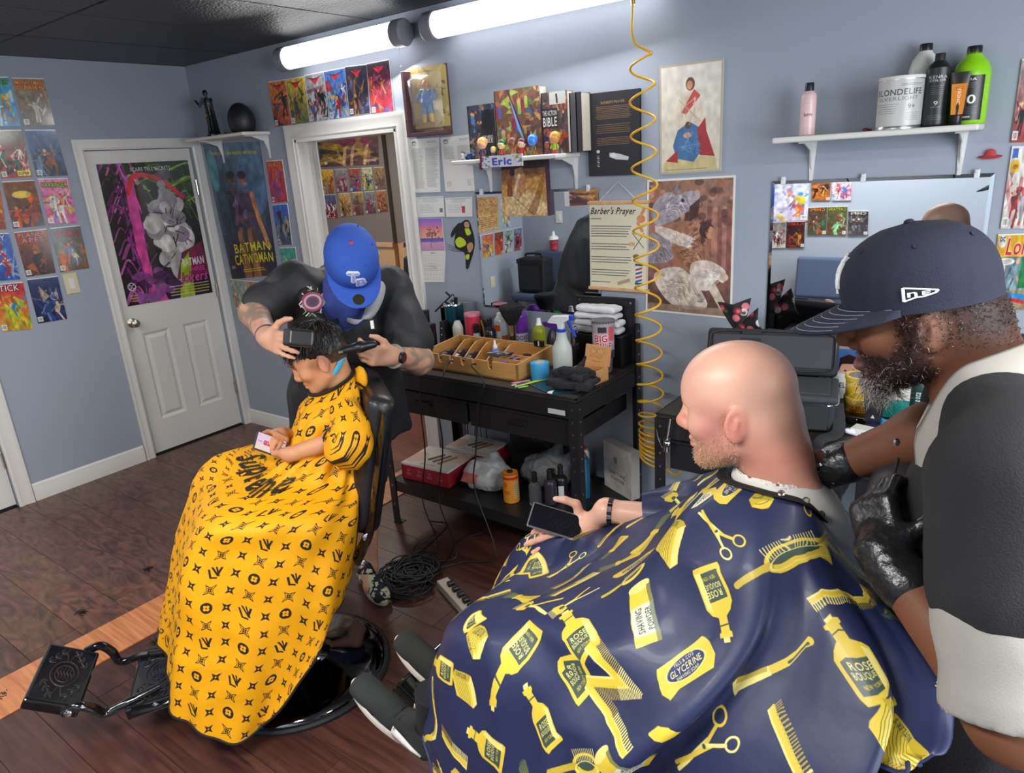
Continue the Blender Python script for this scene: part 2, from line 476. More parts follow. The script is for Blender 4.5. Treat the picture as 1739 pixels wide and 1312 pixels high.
def vnoise(P,scale,seed=0):
 """cheap smooth value noise, about -1..1"""
 P=np.asarray(P,float)*scale+seed*17.31;i=np.floor(P).astype(np.int64);f=P-i;f=f*f*(3-2*f);out=0
 def hsh(a,b,c):
  n=(a*73856093)^(b*19349663)^(c*83492791)^(seed*7919);n=(n^(n>>13))*1274126177&0x7fffffff
  return((n^(n>>16))&0xffff)/32767.5-1
 for a in(0,1):
  for b in(0,1):
   for c in(0,1):
    w=(f[...,0]if a else 1-f[...,0])*(f[...,1]if b else 1-f[...,1])*(f[...,2]if c else 1-f[...,2])
    out=out+w*hsh(i[...,0]+a,i[...,1]+b,i[...,2]+c)
 return out
 # ================================================================== the room
RX0,RX1,RY0,RY1,H=0.0,7.0,-3.78,0.0,2.56
def wood_mat(name,c0,c1,rough=.35,sx=2.,sy=14.,mottled=0.,coat=.2):
 m=bpy.data.materials.new(name);m.use_nodes=True;nt=m.node_tree;L=nt.links.new;b=nt.nodes['Principled BSDF']
 tc=nt.nodes.new('ShaderNodeTexCoord');oi=nt.nodes.new('ShaderNodeObjectInfo')
 va=nt.nodes.new('ShaderNodeVectorMath');va.operation='MULTIPLY_ADD'
 va.inputs[1].default_value=(1,1,1);L(tc.outputs['Object'],va.inputs[0])
 sc=nt.nodes.new('ShaderNodeVectorMath');sc.operation='SCALE';sc.inputs[0].default_value=(37,21,5);L(oi.outputs['Random'],sc.inputs['Scale']);L(sc.outputs[0],va.inputs[2])
 mp=nt.nodes.new('ShaderNodeMapping');mp.inputs['Scale'].default_value=(sx,sy,4);L(va.outputs[0],mp.inputs['Vector'])
 n=nt.nodes.new('ShaderNodeTexNoise');n.inputs['Scale'].default_value=2.2;n.inputs['Detail'].default_value=7;n.inputs['Distortion'].default_value=.6+mottled
 L(mp.outputs['Vector'],n.inputs['Vector'])
 r=nt.nodes.new('ShaderNodeValToRGB');r.color_ramp.elements[0].position=.3;r.color_ramp.elements[1].position=.72
 r.color_ramp.elements[0].color=(*lin(c0),1);r.color_ramp.elements[1].color=(*lin(c1),1);L(n.outputs['Fac'],r.inputs['Fac'])
 mr=nt.nodes.new('ShaderNodeMapRange');mr.inputs['To Min'].default_value=.82;mr.inputs['To Max'].default_value=1.15;L(oi.outputs['Random'],mr.inputs['Value'])
 mx=nt.nodes.new('ShaderNodeMix');mx.data_type='RGBA';mx.blend_type='MULTIPLY';mx.inputs[0].default_value=1
 L(r.outputs['Color'],mx.inputs[6]);L(mr.outputs['Result'],mx.inputs[7]);L(mx.outputs[2],b.inputs['Base Color'])
 b.inputs['Roughness'].default_value=rough;b.inputs['Coat Weight'].default_value=coat;b.inputs['Coat Roughness'].default_value=.25
 return m
M_wall=mat('wall_paint','a0a9b6',.55,bump=.04,bscale=130,var=.03,vscale=1.5)
M_white=mat('white_trim_paint','e6e4de',.35,bump=.02,bscale=60)
M_ceil=mat('black_ceiling_tile','222326',.36,bump=1.,bscale=75,spec=.8)
M_brown=mat('taupe_wall_paint','837a74',.7)
M_tan=mat('tan_wainscot_paint','d9b083',.6)
M_plankL=wood_mat('mottled_laminate','3a231c','7a5040',.4,2.2,6,1.6,.25)
M_plankR=wood_mat('dark_red_laminate','3c211d','5f3a30',.36,1.6,22,.2,.3)
M_strip=wood_mat('orange_oak','a5613a','d08a55',.38,1.2,18,.4,.3)
M_dark=mat('dark_gap','14100e',.9)
M_office=wood_mat('office_laminate','6e3a30','96564a',.4,1.6,18,.3,.3)
mb=MB().box((1.9,-.6,-.03),(9.8,9.0,.05));floor=struct('floor',mb,M_dark,smooth=0)
def plank_run(x0,x1,y0,y1,w,L,m,seed):
 r=random.Random(seed);y=y1;first={}
 while y>y0+.01:
  ww=min(w,y-y0);x=x0-r.uniform(0,L*.9)
  while x<x1:
   a,b=max(x,x0),min(x+L,x1)
   if b-a>.03:
    key=(round(b-a,3),round(ww,3))
    cx,cy=(a+b)/2,y-ww/2
    if key in first:
     o=first[key].copy();COL.objects.link(o)
    else:
     o=MB().box((0,0,0),(b-a-.002,ww-.002,.008)).build('plank',m,None,smooth=0);first[key]=o
    o.parent=floor;o.location=(cx,cy,-.004+r.uniform(-.0004,.0004))
   x+=L
  y-=w
plank_run(0,1.745,RY0,RY1,.2,1.3,M_plankL,3)
plank_run(2.0,RX1,RY0,RY1,.165,1.22,M_plankR,5)
plank_run(-3.2,2.2,.12,3.7,.165,1.22,M_office,8)
st=MB().box((1.8725,(RY0+RY1)/2,.001),(.252,RY1-RY0,.01)).build('trim_1',M_strip,None,smooth=0,bevel=.003)
tag(st,kind='structure')
tag(MB().box((1.5,.06,-.003),(.9,.12,.008)).build('trim_2',M_office,None,smooth=0),kind='structure')
WT=.12;DX0,DX1,DZ=1.07,1.945,2.02
mb=MB()
mb.box(((DX0+0)/2-.06,WT/2,H/2),(DX0+.12,WT,H));mb.box(((DX1+RX1)/2,WT/2,H/2),(RX1-DX1,WT,H))
mb.box(((DX0+DX1)/2,WT/2,(H+DZ)/2),(DX1-DX0,WT,H-DZ));struct('wall_back',mb,M_wall,smooth=0)
LY0,LY1,LZ=-.775,-.062,2.045
KY0,KY1=-2.46,-1.63
mb=MB()
mb.box((-WT/2,(LY1+.12)/2,H/2),(WT,.12-LY1,H));mb.box((-WT/2,(KY1+LY0)/2,H/2),(WT,LY0-KY1,H))
mb.box((-WT/2,(RY0+KY0)/2,H/2),(WT,KY0-RY0,H))
for a,b in((LY0,LY1),(KY0,KY1)):mb.box((-WT/2,(a+b)/2,(H+LZ)/2),(WT,b-a,H-LZ))
struct('wall_left',mb,M_wall,smooth=0)
struct('wall_front',MB().box(((RX0+RX1)/2,RY0-WT/2,H/2),(RX1+.24,WT,H)),M_wall,smooth=0)
WY0,WY1,WZ0,WZ1=-3.2,-.9,.7,2.3
mb=MB()
mb.box((RX1+WT/2,(RY0+WY0)/2,H/2),(WT,WY0-RY0,H));mb.box((RX1+WT/2,(WY1+.12)/2,H/2),(WT,.12-WY1,H))
mb.box((RX1+WT/2,(WY0+WY1)/2,WZ0/2),(WT,WY1-WY0,WZ0));mb.box((RX1+WT/2,(WY0+WY1)/2,(WZ1+H)/2),(WT,WY1-WY0,H-WZ1))
struct('wall_right',mb,M_wall,smooth=0)
M_glass=mat('window_glass','ffffff',.02,trans=1.,ior=1.1)
wroot=bpy.data.objects.new('window_1',None);COL.objects.link(wroot);wroot['kind']='structure'
mb=MB()
for y in(WY0+.03,(WY0+WY1)/2,WY1-.03):mb.box((RX1+.05,y,(WZ0+WZ1)/2),(.06,.06,WZ1-WZ0))
for z in(WZ0+.03,WZ1-.03):mb.box((RX1+.05,(WY0+WY1)/2,z),(.058,WY1-WY0,.06))
mb.build('window_frame',M_white,wroot,smooth=0,bevel=.004)
for y in((3*WY0+WY1)/4,(WY0+3*WY1)/4):
 MB().box((RX1+.05,y,(WZ0+WZ1)/2),(.008,(WY1-WY0)/2-.08,WZ1-WZ0-.1)).build('pane',M_glass,wroot,smooth=0)
ce=struct('ceiling',MB().box((3.5,-1.83,H+.05),(7.3,4.2,.06)),M_dark,smooth=0)
tl=None
for i in range(12):
 for j in range(4):
  x0,y1=.02+i*.613,-.005-j*1.222
  x1,y0=min(x0+.605,RX1),max(y1-1.213,RY0)
  if x1-x0<.05 or y1-y0<.05:continue
  full=x1-x0>.6 and y1-y0>1.2
  if full and tl:o=tl.copy();COL.objects.link(o)
  else:o=MB().box((0,0,0),(x1-x0,y1-y0,.02)).build('ceiling_tile',M_ceil,None,smooth=0,bevel=.004)
  if full and not tl:tl=o
  o.parent=ce;o.location=((x0+x1)/2,(y0+y1)/2,H+.01+random.uniform(-.0015,.0015))
def baseboard(name,a,b,n):
 a,b,n=np.array(a,float),np.array(b,float),np.array(n,float)
 prof=[(0,0),(.016,0),(.016,.075),(.011,.09),(.011,.1),(.005,.112),(0,.112)]
 mb=MB().prism([a+n*p+np.array([0,0,q])for p,q in prof],b-a);o=struct(name,mb,M_white,smooth=25);return o
baseboard('baseboard_left',(0,-1.54,0),(0,-.845,0),(1,0,0))
baseboard('baseboard_left.001',(0,RY0,0),(0,-2.55,0),(1,0,0))
baseboard('baseboard_back',(.014,0,0),(.978,0,0),(0,-1,0))
baseboard('baseboard_back.001',(2.04,0,0),(RX1,0,0),(0,-1,0))
baseboard('baseboard_front',(0,RY0,0),(RX1,RY0,0),(0,1,0))
def casing(name,ax,v,a0,a1,z1,w,sgn,left=True):
 e=np.array([1.,0,0])if ax==1 else np.array([0,1.,0]);n=np.zeros(3);n[ax]=sgn
 prof=[(0,.0),(0,.012),(.012,.018),(.03,.012),(.06,.016),(w-.012,.02),(w,.018),(w,0)]
 P=lambda s,z,t:e*s+n*t+np.array([0,0,z])+(np.array([v,0,0])if ax==0 else np.array([0,v,0]))
 mb=MB();rows=[]
 for s,zz,di in((a0,0,-1),(a0,z1,-1),(a1,z1,1),(a1,0,1)):
  rows.append([P(s+di*q,zz+(q if zz else 0),t)for q,t in prof])
 mb.grid(np.array(rows));
 return struct(name,mb,M_white,smooth=30)
casing('trim_3',0,0.,LY0,LY1+.0,LZ,.062,1)
casing('trim_4',0,0.,KY0,KY1,LZ,.085,1)
casing('trim_5',1,0.,DX0,DX1,DZ,.085,-1)
mb=MB().box((DX0+.009,WT/2,DZ/2),(.018,WT+.03,DZ)).box((DX1-.009,WT/2,DZ/2),(.018,WT+.03,DZ)).box(((DX0+DX1)/2,WT/2,DZ-.009),(DX1-DX0,WT+.03,.018))
mb.box((DX0+.026,.07,DZ/2),(.016,.035,DZ))
struct('trim_6',mb,M_white,smooth=0,bevel=.002)
M_brass=mat('worn_nickel','b9b2a4',.28,1.)
def panel_door(name,y0,y1,knob,panels=True):
 mb=MB();x=-.03;w=y1-y0;T=.035
 ys=[.115,.115+(w-.115*2-.1)/2];pw=(w-.115*2-.1)/2
 ps=[(y0+.115,y0+.115+pw),(y1-.115-pw,y1-.115)];zs=[(.24,.86),(1.06,1.62),(1.74,1.93)]
 Y=[y0+.003,*ps[0],*ps[1],y1-.003];Z=[.012,*zs[0],*zs[1],*zs[2],LZ-.004]
 for i in range(5):
  for j in range(7):
   a,b,c,d=Y[i],Y[i+1],Z[j],Z[j+1]
   if i%2 and j%2:
    f=[(a,c),(b,c),(b,d),(a,d)];r1,r2=.02,.045
    ring=lambda k,t:[(x+t,p+(k if p==a else-k),q+(k if q==c else-k))for p,q in f]
    R=[ring(0,0),ring(r1,-.012),ring(r2,-.002)]
    for A,B in zip(R[:-1],R[1:]):
     for k in range(4):mb.add([A[k],A[(k+1)%4],B[(k+1)%4],B[k]],[(0,1,2,3)])
    mb.add(R[2],[(0,1,2,3)])
   else:mb.add([(x,a,c),(x,b,c),(x,b,d),(x,a,d)],[(0,1,2,3)])
 mb.box((x-T/2-.013,(y0+y1)/2,LZ/2+.004),(T,w-.006,LZ-.016))
 r=bpy.data.objects.new(name,None);COL.objects.link(r);r['kind']='structure'
 mb.build('door_leaf',M_white,r,smooth=0,fix=False)
 ky=knob;MB().lathe([(.0,-.003),(.03,-.003),(.032,.004),(.02,.008),(.011,.012),(.011,.03),(.02,.036),(.027,.048),(.026,.06),(.014,.068),(0,.07)],(x,ky,.945),(1,0,0),20).build('door_knob',M_brass,r)
 hy=y1-.004 if knob<(y0+y1)/2 else y0+.004
 for z in(.3,1.05,1.78):MB().box((x+.006,hy,z),(.012,.012,.09)).cyl((x+.012,hy,z-.05),(x+.012,hy,z+.05),.006,n=8).build('hinge',M_brass,r)
 return r
panel_door('door_1',LY0,LY1,-.71)
panel_door('door_2',KY0,KY1,-2.39)
OY=2.4
struct('wall_office_back',MB().box((-2.0,OY+.06,(1.06+H)/2),(2.6,.12,H-1.06)).box((-.63,OY+.7,(1.06+H)/2),(.12,1.3,H-1.06)).box((1.0,OY+1.36,(1.06+H)/2),(3.3,.12,H-1.06)),M_brown,smooth=0)
struct('wall_office_wainscot',MB().box((-2.0,OY+.06,.53),(2.6,.12,1.06)).box((-.63,OY+.7,.53),(.12,1.3,1.06)).box((1.0,OY+1.36,.53),(3.3,.12,1.06)),M_tan,smooth=0)
struct('trim_7',MB().box((-2.0,OY-.012,1.05),(2.62,.03,.05)).box((-.56,OY+.65,1.05),(.03,1.32,.05)).box((1.0,OY+1.288,1.05),(3.2,.03,.05)),M_tan,smooth=0,bevel=.006)
struct('wall_office_left',MB().box((-3.26,1.7,H/2),(.12,3.6,H)),M_brown,smooth=0)
struct('wall_office_right',MB().box((2.3,1.85,H/2),(.12,3.5,H)),M_brown,smooth=0)
struct('ceiling_office',MB().box((-.5,1.9,H+.06),(5.8,3.8,.12)),M_dark,smooth=0)
p=on(525,236,1,OY-.02);q=on(545,352,1,OY-.02)
w2=bpy.data.objects.new('window_2',None);COL.objects.link(w2);w2['kind']='structure'
MB().box(((p[0]+q[0])/2+.01,OY-.012,(p[2]+q[2])/2),(.12,.02,p[2]-q[2])).build('pane',mat('bright_blind','ffffff',.5,emit=2.),w2,smooth=0)
MB().box(((p[0]+q[0])/2+.01,OY-.006,(p[2]+q[2])/2),(.16,.012,p[2]-q[2]+.05)).build('window_frame',M_white,w2,smooth=0)
def plate(name,label,cat,c,u,v,n,w,h,m,slots):
 t=thing(name,label,cat,c);c0=np.zeros(3);u,v,n=map(lambda q:np.array(q,float),(u,v,n));B=np.stack([u,v,n],1)
 MB().box(n*.003,(w,h,.006),B).build('face_plate',m,t,smooth=0,bevel=.002)
 for(a,b,sw,sh)in slots:MB().box(u*a+v*b+n*.0075,(sw,sh,.006),B).build('rocker' if cat=='switch' else 'socket',M_white if cat=='switch' else mat('ivory_plastic','d9cfae',.4),t,smooth=0,bevel=.0015)
 return t
M_ivory=mat('ivory_plastic','d9cfae',.4)
p=on(121,481,0,0);plate('light_switch','ivory light switch plate beside the white door, under the comics','switch',p+[.001,0,0],(0,1,0),(0,0,1),(1,0,0),.082,.125,M_ivory,[(0,0,.034,.068)])
p=refl(838,478,0,0.0);plate('wall_outlet','ivory wall outlet reflected in the mirror left of the seats','outlet',[.001,p[1],p[2]],(0,1,0),(0,0,1),(1,0,0),.075,.12,M_ivory,[(0,.022,.03,.028),(0,-.022,.03,.028)])
p=refl(951,368,1,-RY0);plate('light_switch','white light switch reflected in the mirror right of the canvas print','switch',[p[0],RY0+.001,p[2]],(1,0,0),(0,0,1),(0,1,0),.082,.125,M_white,[(0,0,.034,.068)])
M_tube=mat('lit_diffuser','ffffff',.4,emit=3.5)
M_endcap=mat('grey_end_cap','8a8a94',.45)
def fixture(x0,x1,y,z,label,group,wall=True):
 t=thing('fluorescent_lamp',label,'lamp',((x0+x1)/2,y,z),group);L=x1-x0;xc=(x0+x1)/2
 a=np.linspace(0,2*PI,25)[:-1];prof=[(.052*math.cos(q),.058*math.sin(q))for q in a]
 pr=lambda s:[(s-xc,p,q)for p,q in prof]
 MB().prism(pr(x0+.05),(L-.1,0,0)).build('diffuser',M_tube,t)
 for s in(x0,x1-.075):
  MB().prism([(p0,p1*1.1,p2*1.1)for p0,p1,p2 in pr(s)],(.075,0,0)).build('end_cap',M_endcap,t,bevel=.008)
 if wall:MB().box((0,.082,.02),(L-.1,.05,.07)).build('mount',M_endcap,t,smooth=0)
 else:MB().box((0,0,.072),(L-.1,.06,.04)).build('mount',M_endcap,t,smooth=0)
 return t
ya=-.11
xa=on(475,97,1,ya);xb=on(690,60,1,ya);xc_=on(722,40,1,ya)
fixture(xa[0],xb[0],ya,(xa[2]+xb[2])/2,'fluorescent wall lamp nearest the doorway, above the row of six comics',None)
fixture(xc_[0],xc_[0]+1.24,ya,(xa[2]+xb[2])/2,'fluorescent wall lamp above the bookshelf, cut by the photo top edge',None)
p0=on(677,72,1,-.12);p1=on(681,113,1,-.12)
tag(MB().cyl(p0,p1,.0014,n=6).sph(p1,.006,8).build('pull_cord',mat('white_cord','e8e8e8',.5),None),'thin white pull cord hanging from the wall lamp end cap','cord')
for i,(x,y)in enumerate(((3.6,-3.1),(5.9,-1.9),(1.6,-2.9))):
 fixture(x-.62,x+.62,y,H-.1,['ceiling lamp behind the camera','ceiling lamp near the shop window','ceiling lamp over the waiting seats'][i],None,False)
 # ================================================================== posters, comics, papers
M_board=mat('white_backing_board','e9e7e1',.5)
M_blackedge=mat('black_card_edge','1c1b1e',.5)
def print_panel(name,label,cat,c4,n,thick,m_front,m_side,group=None,off=.001,flip=False,parent=None):
 """flat print: c4 = TL TR BR BL on the surface; it stands proud of it by `thick` along n"""
 n=np.array(n,float);P=[np.array(q,float)+n*(off+thick)for q in c4]
 uv=[(0,1),(1,1),(1,0),(0,0)]
 if flip:uv=[(1,1),(0,1),(0,0),(1,0)]
 loc=sum(P)/4-n*thick
 mb=MB().prism(P,-n*thick,mi=1,mi_front=0,uv=uv)
 o=mb.build(name,[m_front,m_side],parent,smooth=0,loc=loc if parent is None else None,fix=False)
 if parent is None:tag(o,label,cat,group)
 return o
def rect_on(ax,v,pts):return[on(x,y,ax,v)for x,y in pts]
COVER_N=[0]
def cover(bg,bg2,figs,title=None,tcol='ffd21f',tedge='000000',W=104,Hh=156,ty=.1,th=.1,tw=.86,dark=False,extra=None):
 """an invented comic cover: ground, loose figure-like masses, title lettering, code box"""
 COVER_N[0]+=1;r=random.Random(COVER_N[0]*13+5);cv=Canvas(W,Hh,bg)
 cv.grad(bg,bg2);A=cv.asp
 for k in range(7):cv.line([(r.uniform(-.1,1.1),r.uniform(.2,1)),(r.uniform(-.1,1.1),r.uniform(.2,1))],r.uniform(.03,.12),r.choice(figs),.55)
 for k in range(5):
  x,y=r.uniform(.1,.9),r.uniform(.3,.95)
  cv.poly([(x+r.uniform(-.25,.25),y+r.uniform(-.2,.2))for _ in range(5)],r.choice(figs),.75)
 for k in range(r.choice((2,3,4))):
  x,y,s=r.uniform(.2,.8),r.uniform(.32,.62),r.uniform(.6,1.25);c1,c2=r.choice(figs),r.choice(figs);sk=r.choice(('e2b48c','b97c55',c2))
  lean=r.uniform(-.12,.12)
  cv.poly([(x-.11*s,y+.04),(x+.11*s,y+.04),(x+.06*s+lean,y+.24*s),(x-.06*s+lean,y+.24*s)],c1)
  cv.line([(x-.09*s,y+.05),(x-.2*s,y+r.uniform(-.05,.2))],.05*s,c2);cv.line([(x+.09*s,y+.05),(x+.2*s,y+r.uniform(-.05,.2))],.05*s,c1)
  cv.line([(x-.03*s+lean,y+.22*s),(x-r.uniform(0,.15),y+.42*s)],.065*s,c2);cv.line([(x+.04*s+lean,y+.22*s),(x+r.uniform(0,.15),y+.42*s)],.065*s,c1)
  cv.ell(x,y,.05*s,.06*s,sk)
 for k in range(14):cv.ell(r.uniform(0,1),r.uniform(.25,1),r.uniform(.01,.05),r.uniform(.01,.05),r.choice(figs),al=.8)
 if extra:extra(cv)
 cv.noise(.22,14,COVER_N[0])
 if title:
  ls=title.split('|')
  for i,t in enumerate(ls):cv.text(t,.5,ty+i*th*1.15,min(tw,.2+.12*len(t)),th,tcol,1,edge=tedge,ew=.12)
 cv.rect(.03,.86,.2,.97,'f2f0ea');
 for q in range(6):cv.line([(.05+q*.025,.88),(.05+q*.025,.95)],.008,'222222')
 cv.rect(0,0,1,.022,'f1efe9')
 return img_mat('cover',cv,.3,coat=.55)
def comic(pts,ax,v,n,label,art,group,flip=False,rf=False):
 P=[refl(x,y,ax,v)if rf else on(x,y,ax,v)for x,y in pts]
 if rf:P=[P[1],P[0],P[3],P[2]]
 return print_panel('comic_book',label,'comic book',P,n,.005,art,M_board,group)
GL='bagged comics on the left wall'
R_,O_,Y_,G_,B_,P_,K_,W_,N_='c0282b','e0752a','f0c52c','4d8a3c','2c5fb3','7d3f93','1b1a20','e9e6e0','8a5a3c'
def comL(pts,label,art):comic(pts,0,0.,(1,0,0),label,art,GL)
comL([(-37,130),(13,130),(35,214),(-17,214)],'bagged comic with cyan cover and green lettering, top row by the photo edge',cover('3fb7d8','2d8fc0',[Y_,O_,'bfe6ef',B_],'HUNTER','58b947','0b3a2c'))
comL([(18.5,131.5),(73,133),(92.5,212),(40,214)],'bagged comic titled MONKEYMAN in yellow on a grey cover, top row',cover('a98f6e','6f665c',['8a7660','d0c6ae',K_,'5d6f73'],"MONKEYMAN|O'BRIEN",'f2b53a','8a2a18',th=.09))
comL([(-16,221),(35,220),(54,300),(2,303)],'bagged comic with a red and green cover, second row from the top',cover('6f7f68','b43330',[R_,'2f7f5b',K_,W_],None,extra=lambda cv:(cv.rect(.55,.86,.97,.97,'f0dc30'),cv.text('SUPER',.76,.915,.36,.06,K_))))
comL([(41.5,220),(93,220),(115,298),(62,300)],'bagged comic with a dusky blue cover of seated people',cover('44699a','3a4b63',['6a86ab','2c3a4c','b98055','8d5d3e'],None))
comL([(2,308),(57,305),(76,382),(22,388)],'bagged comic with round orange masses under a yellow sky',cover('8a5a26','3b1d18',['d1461f','e0611f','992b1a',K_],'THE HARVEST','c9482a','3a1010',th=.07,ty=.08,extra=lambda cv:cv.ell(.5,.3,.3,.12,'e6c64d')))
comL([(63,303),(114,302),(131,378),(82,381)],'bagged comic titled HARBINGER on a pink cover',cover('e888b7','d05f9d',['f0b8d3','5a6fae',W_,'e8c23c','b4272b'],'HARBINGER','cfd43a','2a3d20',th=.1,ty=.14))
comL([(-44,309),(-2,309),(10,389),(-32,390)],'bagged comic with an orange cover cut by the photo edge',cover('d97a2b','8f3f1f',[O_,R_,Y_,K_],None))
comL([(-37,397),(14,395),(34,474),(-18,478)],'bagged comic with a white figure on a bright blue cover',cover('4a74c8','2d55a6',[W_,'c8d0e0',R_,'8fa4cf'],'CITY',W_,'22407e',th=.12))
comL([(23,394),(78,388),(94,463),(44,470)],'bagged comic titled PLANET APES over a crowd in orange light',cover('a04a2a','2f1b18',['5a3526','7a4a30',K_,'c66b33'],'PLANET|APES','d98f86','5a1620',th=.1,ty=.09))
comL([(84,387),(135,382),(151,455),(102,462)],'bagged comic titled WEIRD in red over a pale creature',cover('4f5350','6a4b2a',['7d8a62','c9c7a0','d0632c','6a78a0'],'WEIRD','b93a40','3a1418',th=.12,ty=.16))
comL([(-13,483),(38,478),(55,558),(2,563)],'bagged comic titled TICK with green and blue figures on red',cover('d02a3c','c8a23a',['b6cf3c','8fb52c','2a86c8',Y_],'TICK',W_,'5a1218',th=.13,ty=.1))
comL([(44.5,474),(97,468),(113.5,541),(64,549)],'bagged dark blue print with a pale figure and laurel marks',cover('2a3a66','1b2444',['6d7ea8','c9b39a','e1ddd6','31477f'],None,extra=lambda cv:(cv.lines(.1,.03,.9,.12,2,W_),cv.ell(.75,.45,.13,.13,'c0c6d6',ring=.15))))
GB='comics in the row over the doorway'
z3=lambda L:[(420+x/3.645,y/3.645)for x,y in L]
row6=[([(132,505),(240,490),(280,770),(178,785)],'first comic of the row over the doorway, orange with a dark figure',('e88a33','b9562a',[K_,'3a3448','57506a',R_])),([(242,490),(355,470),(390,755),(283,772)],'second comic of the row over the doorway, yellow with crossed lines',('e8c53a','6f7a4a',['36503c','8d2f2c',K_,'8a7a2e'])),([(357,465),(475,440),(515,740),(395,755)],'third comic of the row over the doorway, grey with a crowd',('a3a1a4','c9c6c2',['8d3a3f','4d5f8f','6d3550',K_])),([(478,440),(608,415),(635,715),(518,740)],'fourth comic of the row over the doorway, blue with a red figure',('3d6fc0','7fa6d8',[R_,'d6dfe8','2c3f7a','e0b050'])),([(608,410),(742,395),(765,700),(640,718)],'fifth comic of the row over the doorway, dark with a gold frame',('2b2a38','43405a',['c08a38','5570a0','3a2a30','b0622c'])),([(742,392),(880,365),(912,693),(775,708)],'sixth comic of the row over the doorway, red with a fiery mass',('2a2436','d33a45',['e04a4a','d8303c','e58a5a','3b70b8']))]
def emblem(cv):
 cv.poly([(.25,.1),(.75,.1),(.5,.24)],'c9303c');cv.line([(.12,.07),(.5,.13),(.88,.07)],.02,K_)
for pts,lab,(a,b,f)in row6:comic(z3(pts),1,0.,(0,-1,0),lab,cover(a,b,f,extra=emblem),GB)
GC='comics in the column beside the doorway'
for pts,lab,(a,b,f),t in[([(453,273),(480,271),(490,342),(463,345)],'red comic at the head of the column left of the doorway',('c8553a','c03a4e',[B_,'6a6f9a',R_,P_]),'BLAZE'),([(463.5,347),(489,345),(497,415),(474,416)],'blue comic of stacked grey vehicles left of the doorway',('2f6fc8','3a4c62',['8a8a80',K_,'6d6658','a89a84']),None),([(476,420),(502,419),(511,488),(486,490)],'green comic lowest in the column left of the doorway',('3f9a8a','4fa05a',['9fcf9a',B_,'2c5a48',Y_]),None),([(391,473),(417,476),(425,528),(402,532)],'pale bagged comic with a red mark under the tall blue poster',('9aa79a','7d9a80',['b03a3a','5a8a5a','c8ccc2']),None),([(418,476),(445,478),(453,540),(427,536)],'tan bagged comic under the tall blue poster',('b08a68','8d7a62',['d0a04a','8a5a40','c6bfae']),None)]:
 comic(pts,1,0.,(0,-1,0),lab,cover(a,b,f,t,'f0a03a','7a1a10',80,120),GC)
GO='comics on the far office wall'
z7=lambda x,y:(520+x/4.232,210+y/4.232)
for i,(tl,tr,br,bl,a,b,f)in enumerate([((105,330),(193,328),(208,500),(125,505),'e0b53a','8a5f32',[Y_,R_,'6a8a8f',N_]),((205,325),(293,322),(303,485),(225,492),'9aa0a0','7d2f45',['8a2f48','6d5a78','c0b8a8']),((307,322),(388,318),(398,480),(322,488),'a8553f','5a5f78',[B_,K_,R_,'c8b8a0']),((398,316),(475,314),(485,472),(415,478),'c8c0a8','8f9a5a',['34507a',K_,'d0b040']),((488,312),(560,310),(578,466),(500,470),'9a7a4a','6d5a45',['7a3f35','4d4038','b89a6a']),((130,510),(212,505),(235,675),(150,682),'4d6a8a','8f3038',[W_,R_,K_]),((235,500),(315,497),(332,662),(252,670),'c8a56a','a8854a',[N_,K_,'7a5a3a']),((330,492),(408,488),(420,652),(345,660),'c09a5a','6a4a3f',['45507a','7d3035',K_]),((420,486),(492,482),(508,640),(432,648),'8a8a92','5a3f4a',['8a3038','44465a','b0a8a0']),((505,482),(575,478),(592,628),(518,636),'b06a35','6a3a28',[O_,K_,'d09a50'])]):
 comic([z7(*q)for q in(tl,tr,br,bl)],1,OY,(0,-1,0),['upper','lower'][i//5]+' row comic on the office wall, '+['first','second','third','fourth','last'][i%5]+' from the bright window',cover(a,b,f,None,W=64,Hh=96),GO)
cv=Canvas(300,170,'6a4f2a');cv.grad('7a5c34','3a2a22')
rr=random.Random(4)
for k in range(26):cv.poly([(rr.uniform(-.1,1.1),rr.uniform(-.1,1.1))for _ in range(4)],rr.choice(['c9a64a','4a3a3a','8d6f38','2c2630','a8823c','6d4a58']),.7)
for x in(.45,.58,.8):cv.line([(x,-.1),(x+.02,.4),(x-.03,.95)],.05,'d0a878');cv.ell(x,.2,.07,.12,'7d3f50')
cv.noise(.25,20,3);cv.text('VISIONS',.86,.86,.2,.07,W_);cv.rect(.08,.84,.13,.93,'d8d4cc')
print_panel('poster','wide ochre poster high on the office wall above the comics','poster',[on(*z7(*q),1,OY)for q in((80,90),(515,40),(525,292),(105,312))],(0,-1,0),.003,img_mat('poster_office',cv,.4,.3),M_board)
cv=Canvas(360,540,'17141a');rr=random.Random(2)
cv.grad('20301a','241626')
for k in range(60):
 x,y=rr.uniform(.1,1),rr.uniform(0,.38);q=rr.uniform(-.3,.3)
 cv.line(catmull([(x,y),(x+.1+q,y-.06),(x+.2+q,y+.04+q*.3)],5),rr.uniform(.006,.022),rr.choice(['3f6a22','5f8f2c','2a4a1c','8fb34a','182412']),.9)
for k in range(46):
 y=rr.uniform(.02,1);x=rr.uniform(-.05,.2)
 cv.line(catmull([(x,y),(x+.12,y-.1),(x+.22,y+rr.uniform(-.05,.2)),(x+.2,y+.3)],5),rr.uniform(.006,.03),rr.choice(['b6489a','d46ab8','6a2a62','30182c','8a3a80']),.85)
cv.poly([(.24,.12),(.34,.1),(.33,.7),(.46,1),(.3,1),(.22,.6)],'d8489a')
cv.line(catmull([(.26,.2),(.36,.09),(.62,.12),(.86,.26)],6),.05,'c8283c')
cv.line([(.4,.17),(.37,.9)],.07,'3a302e')
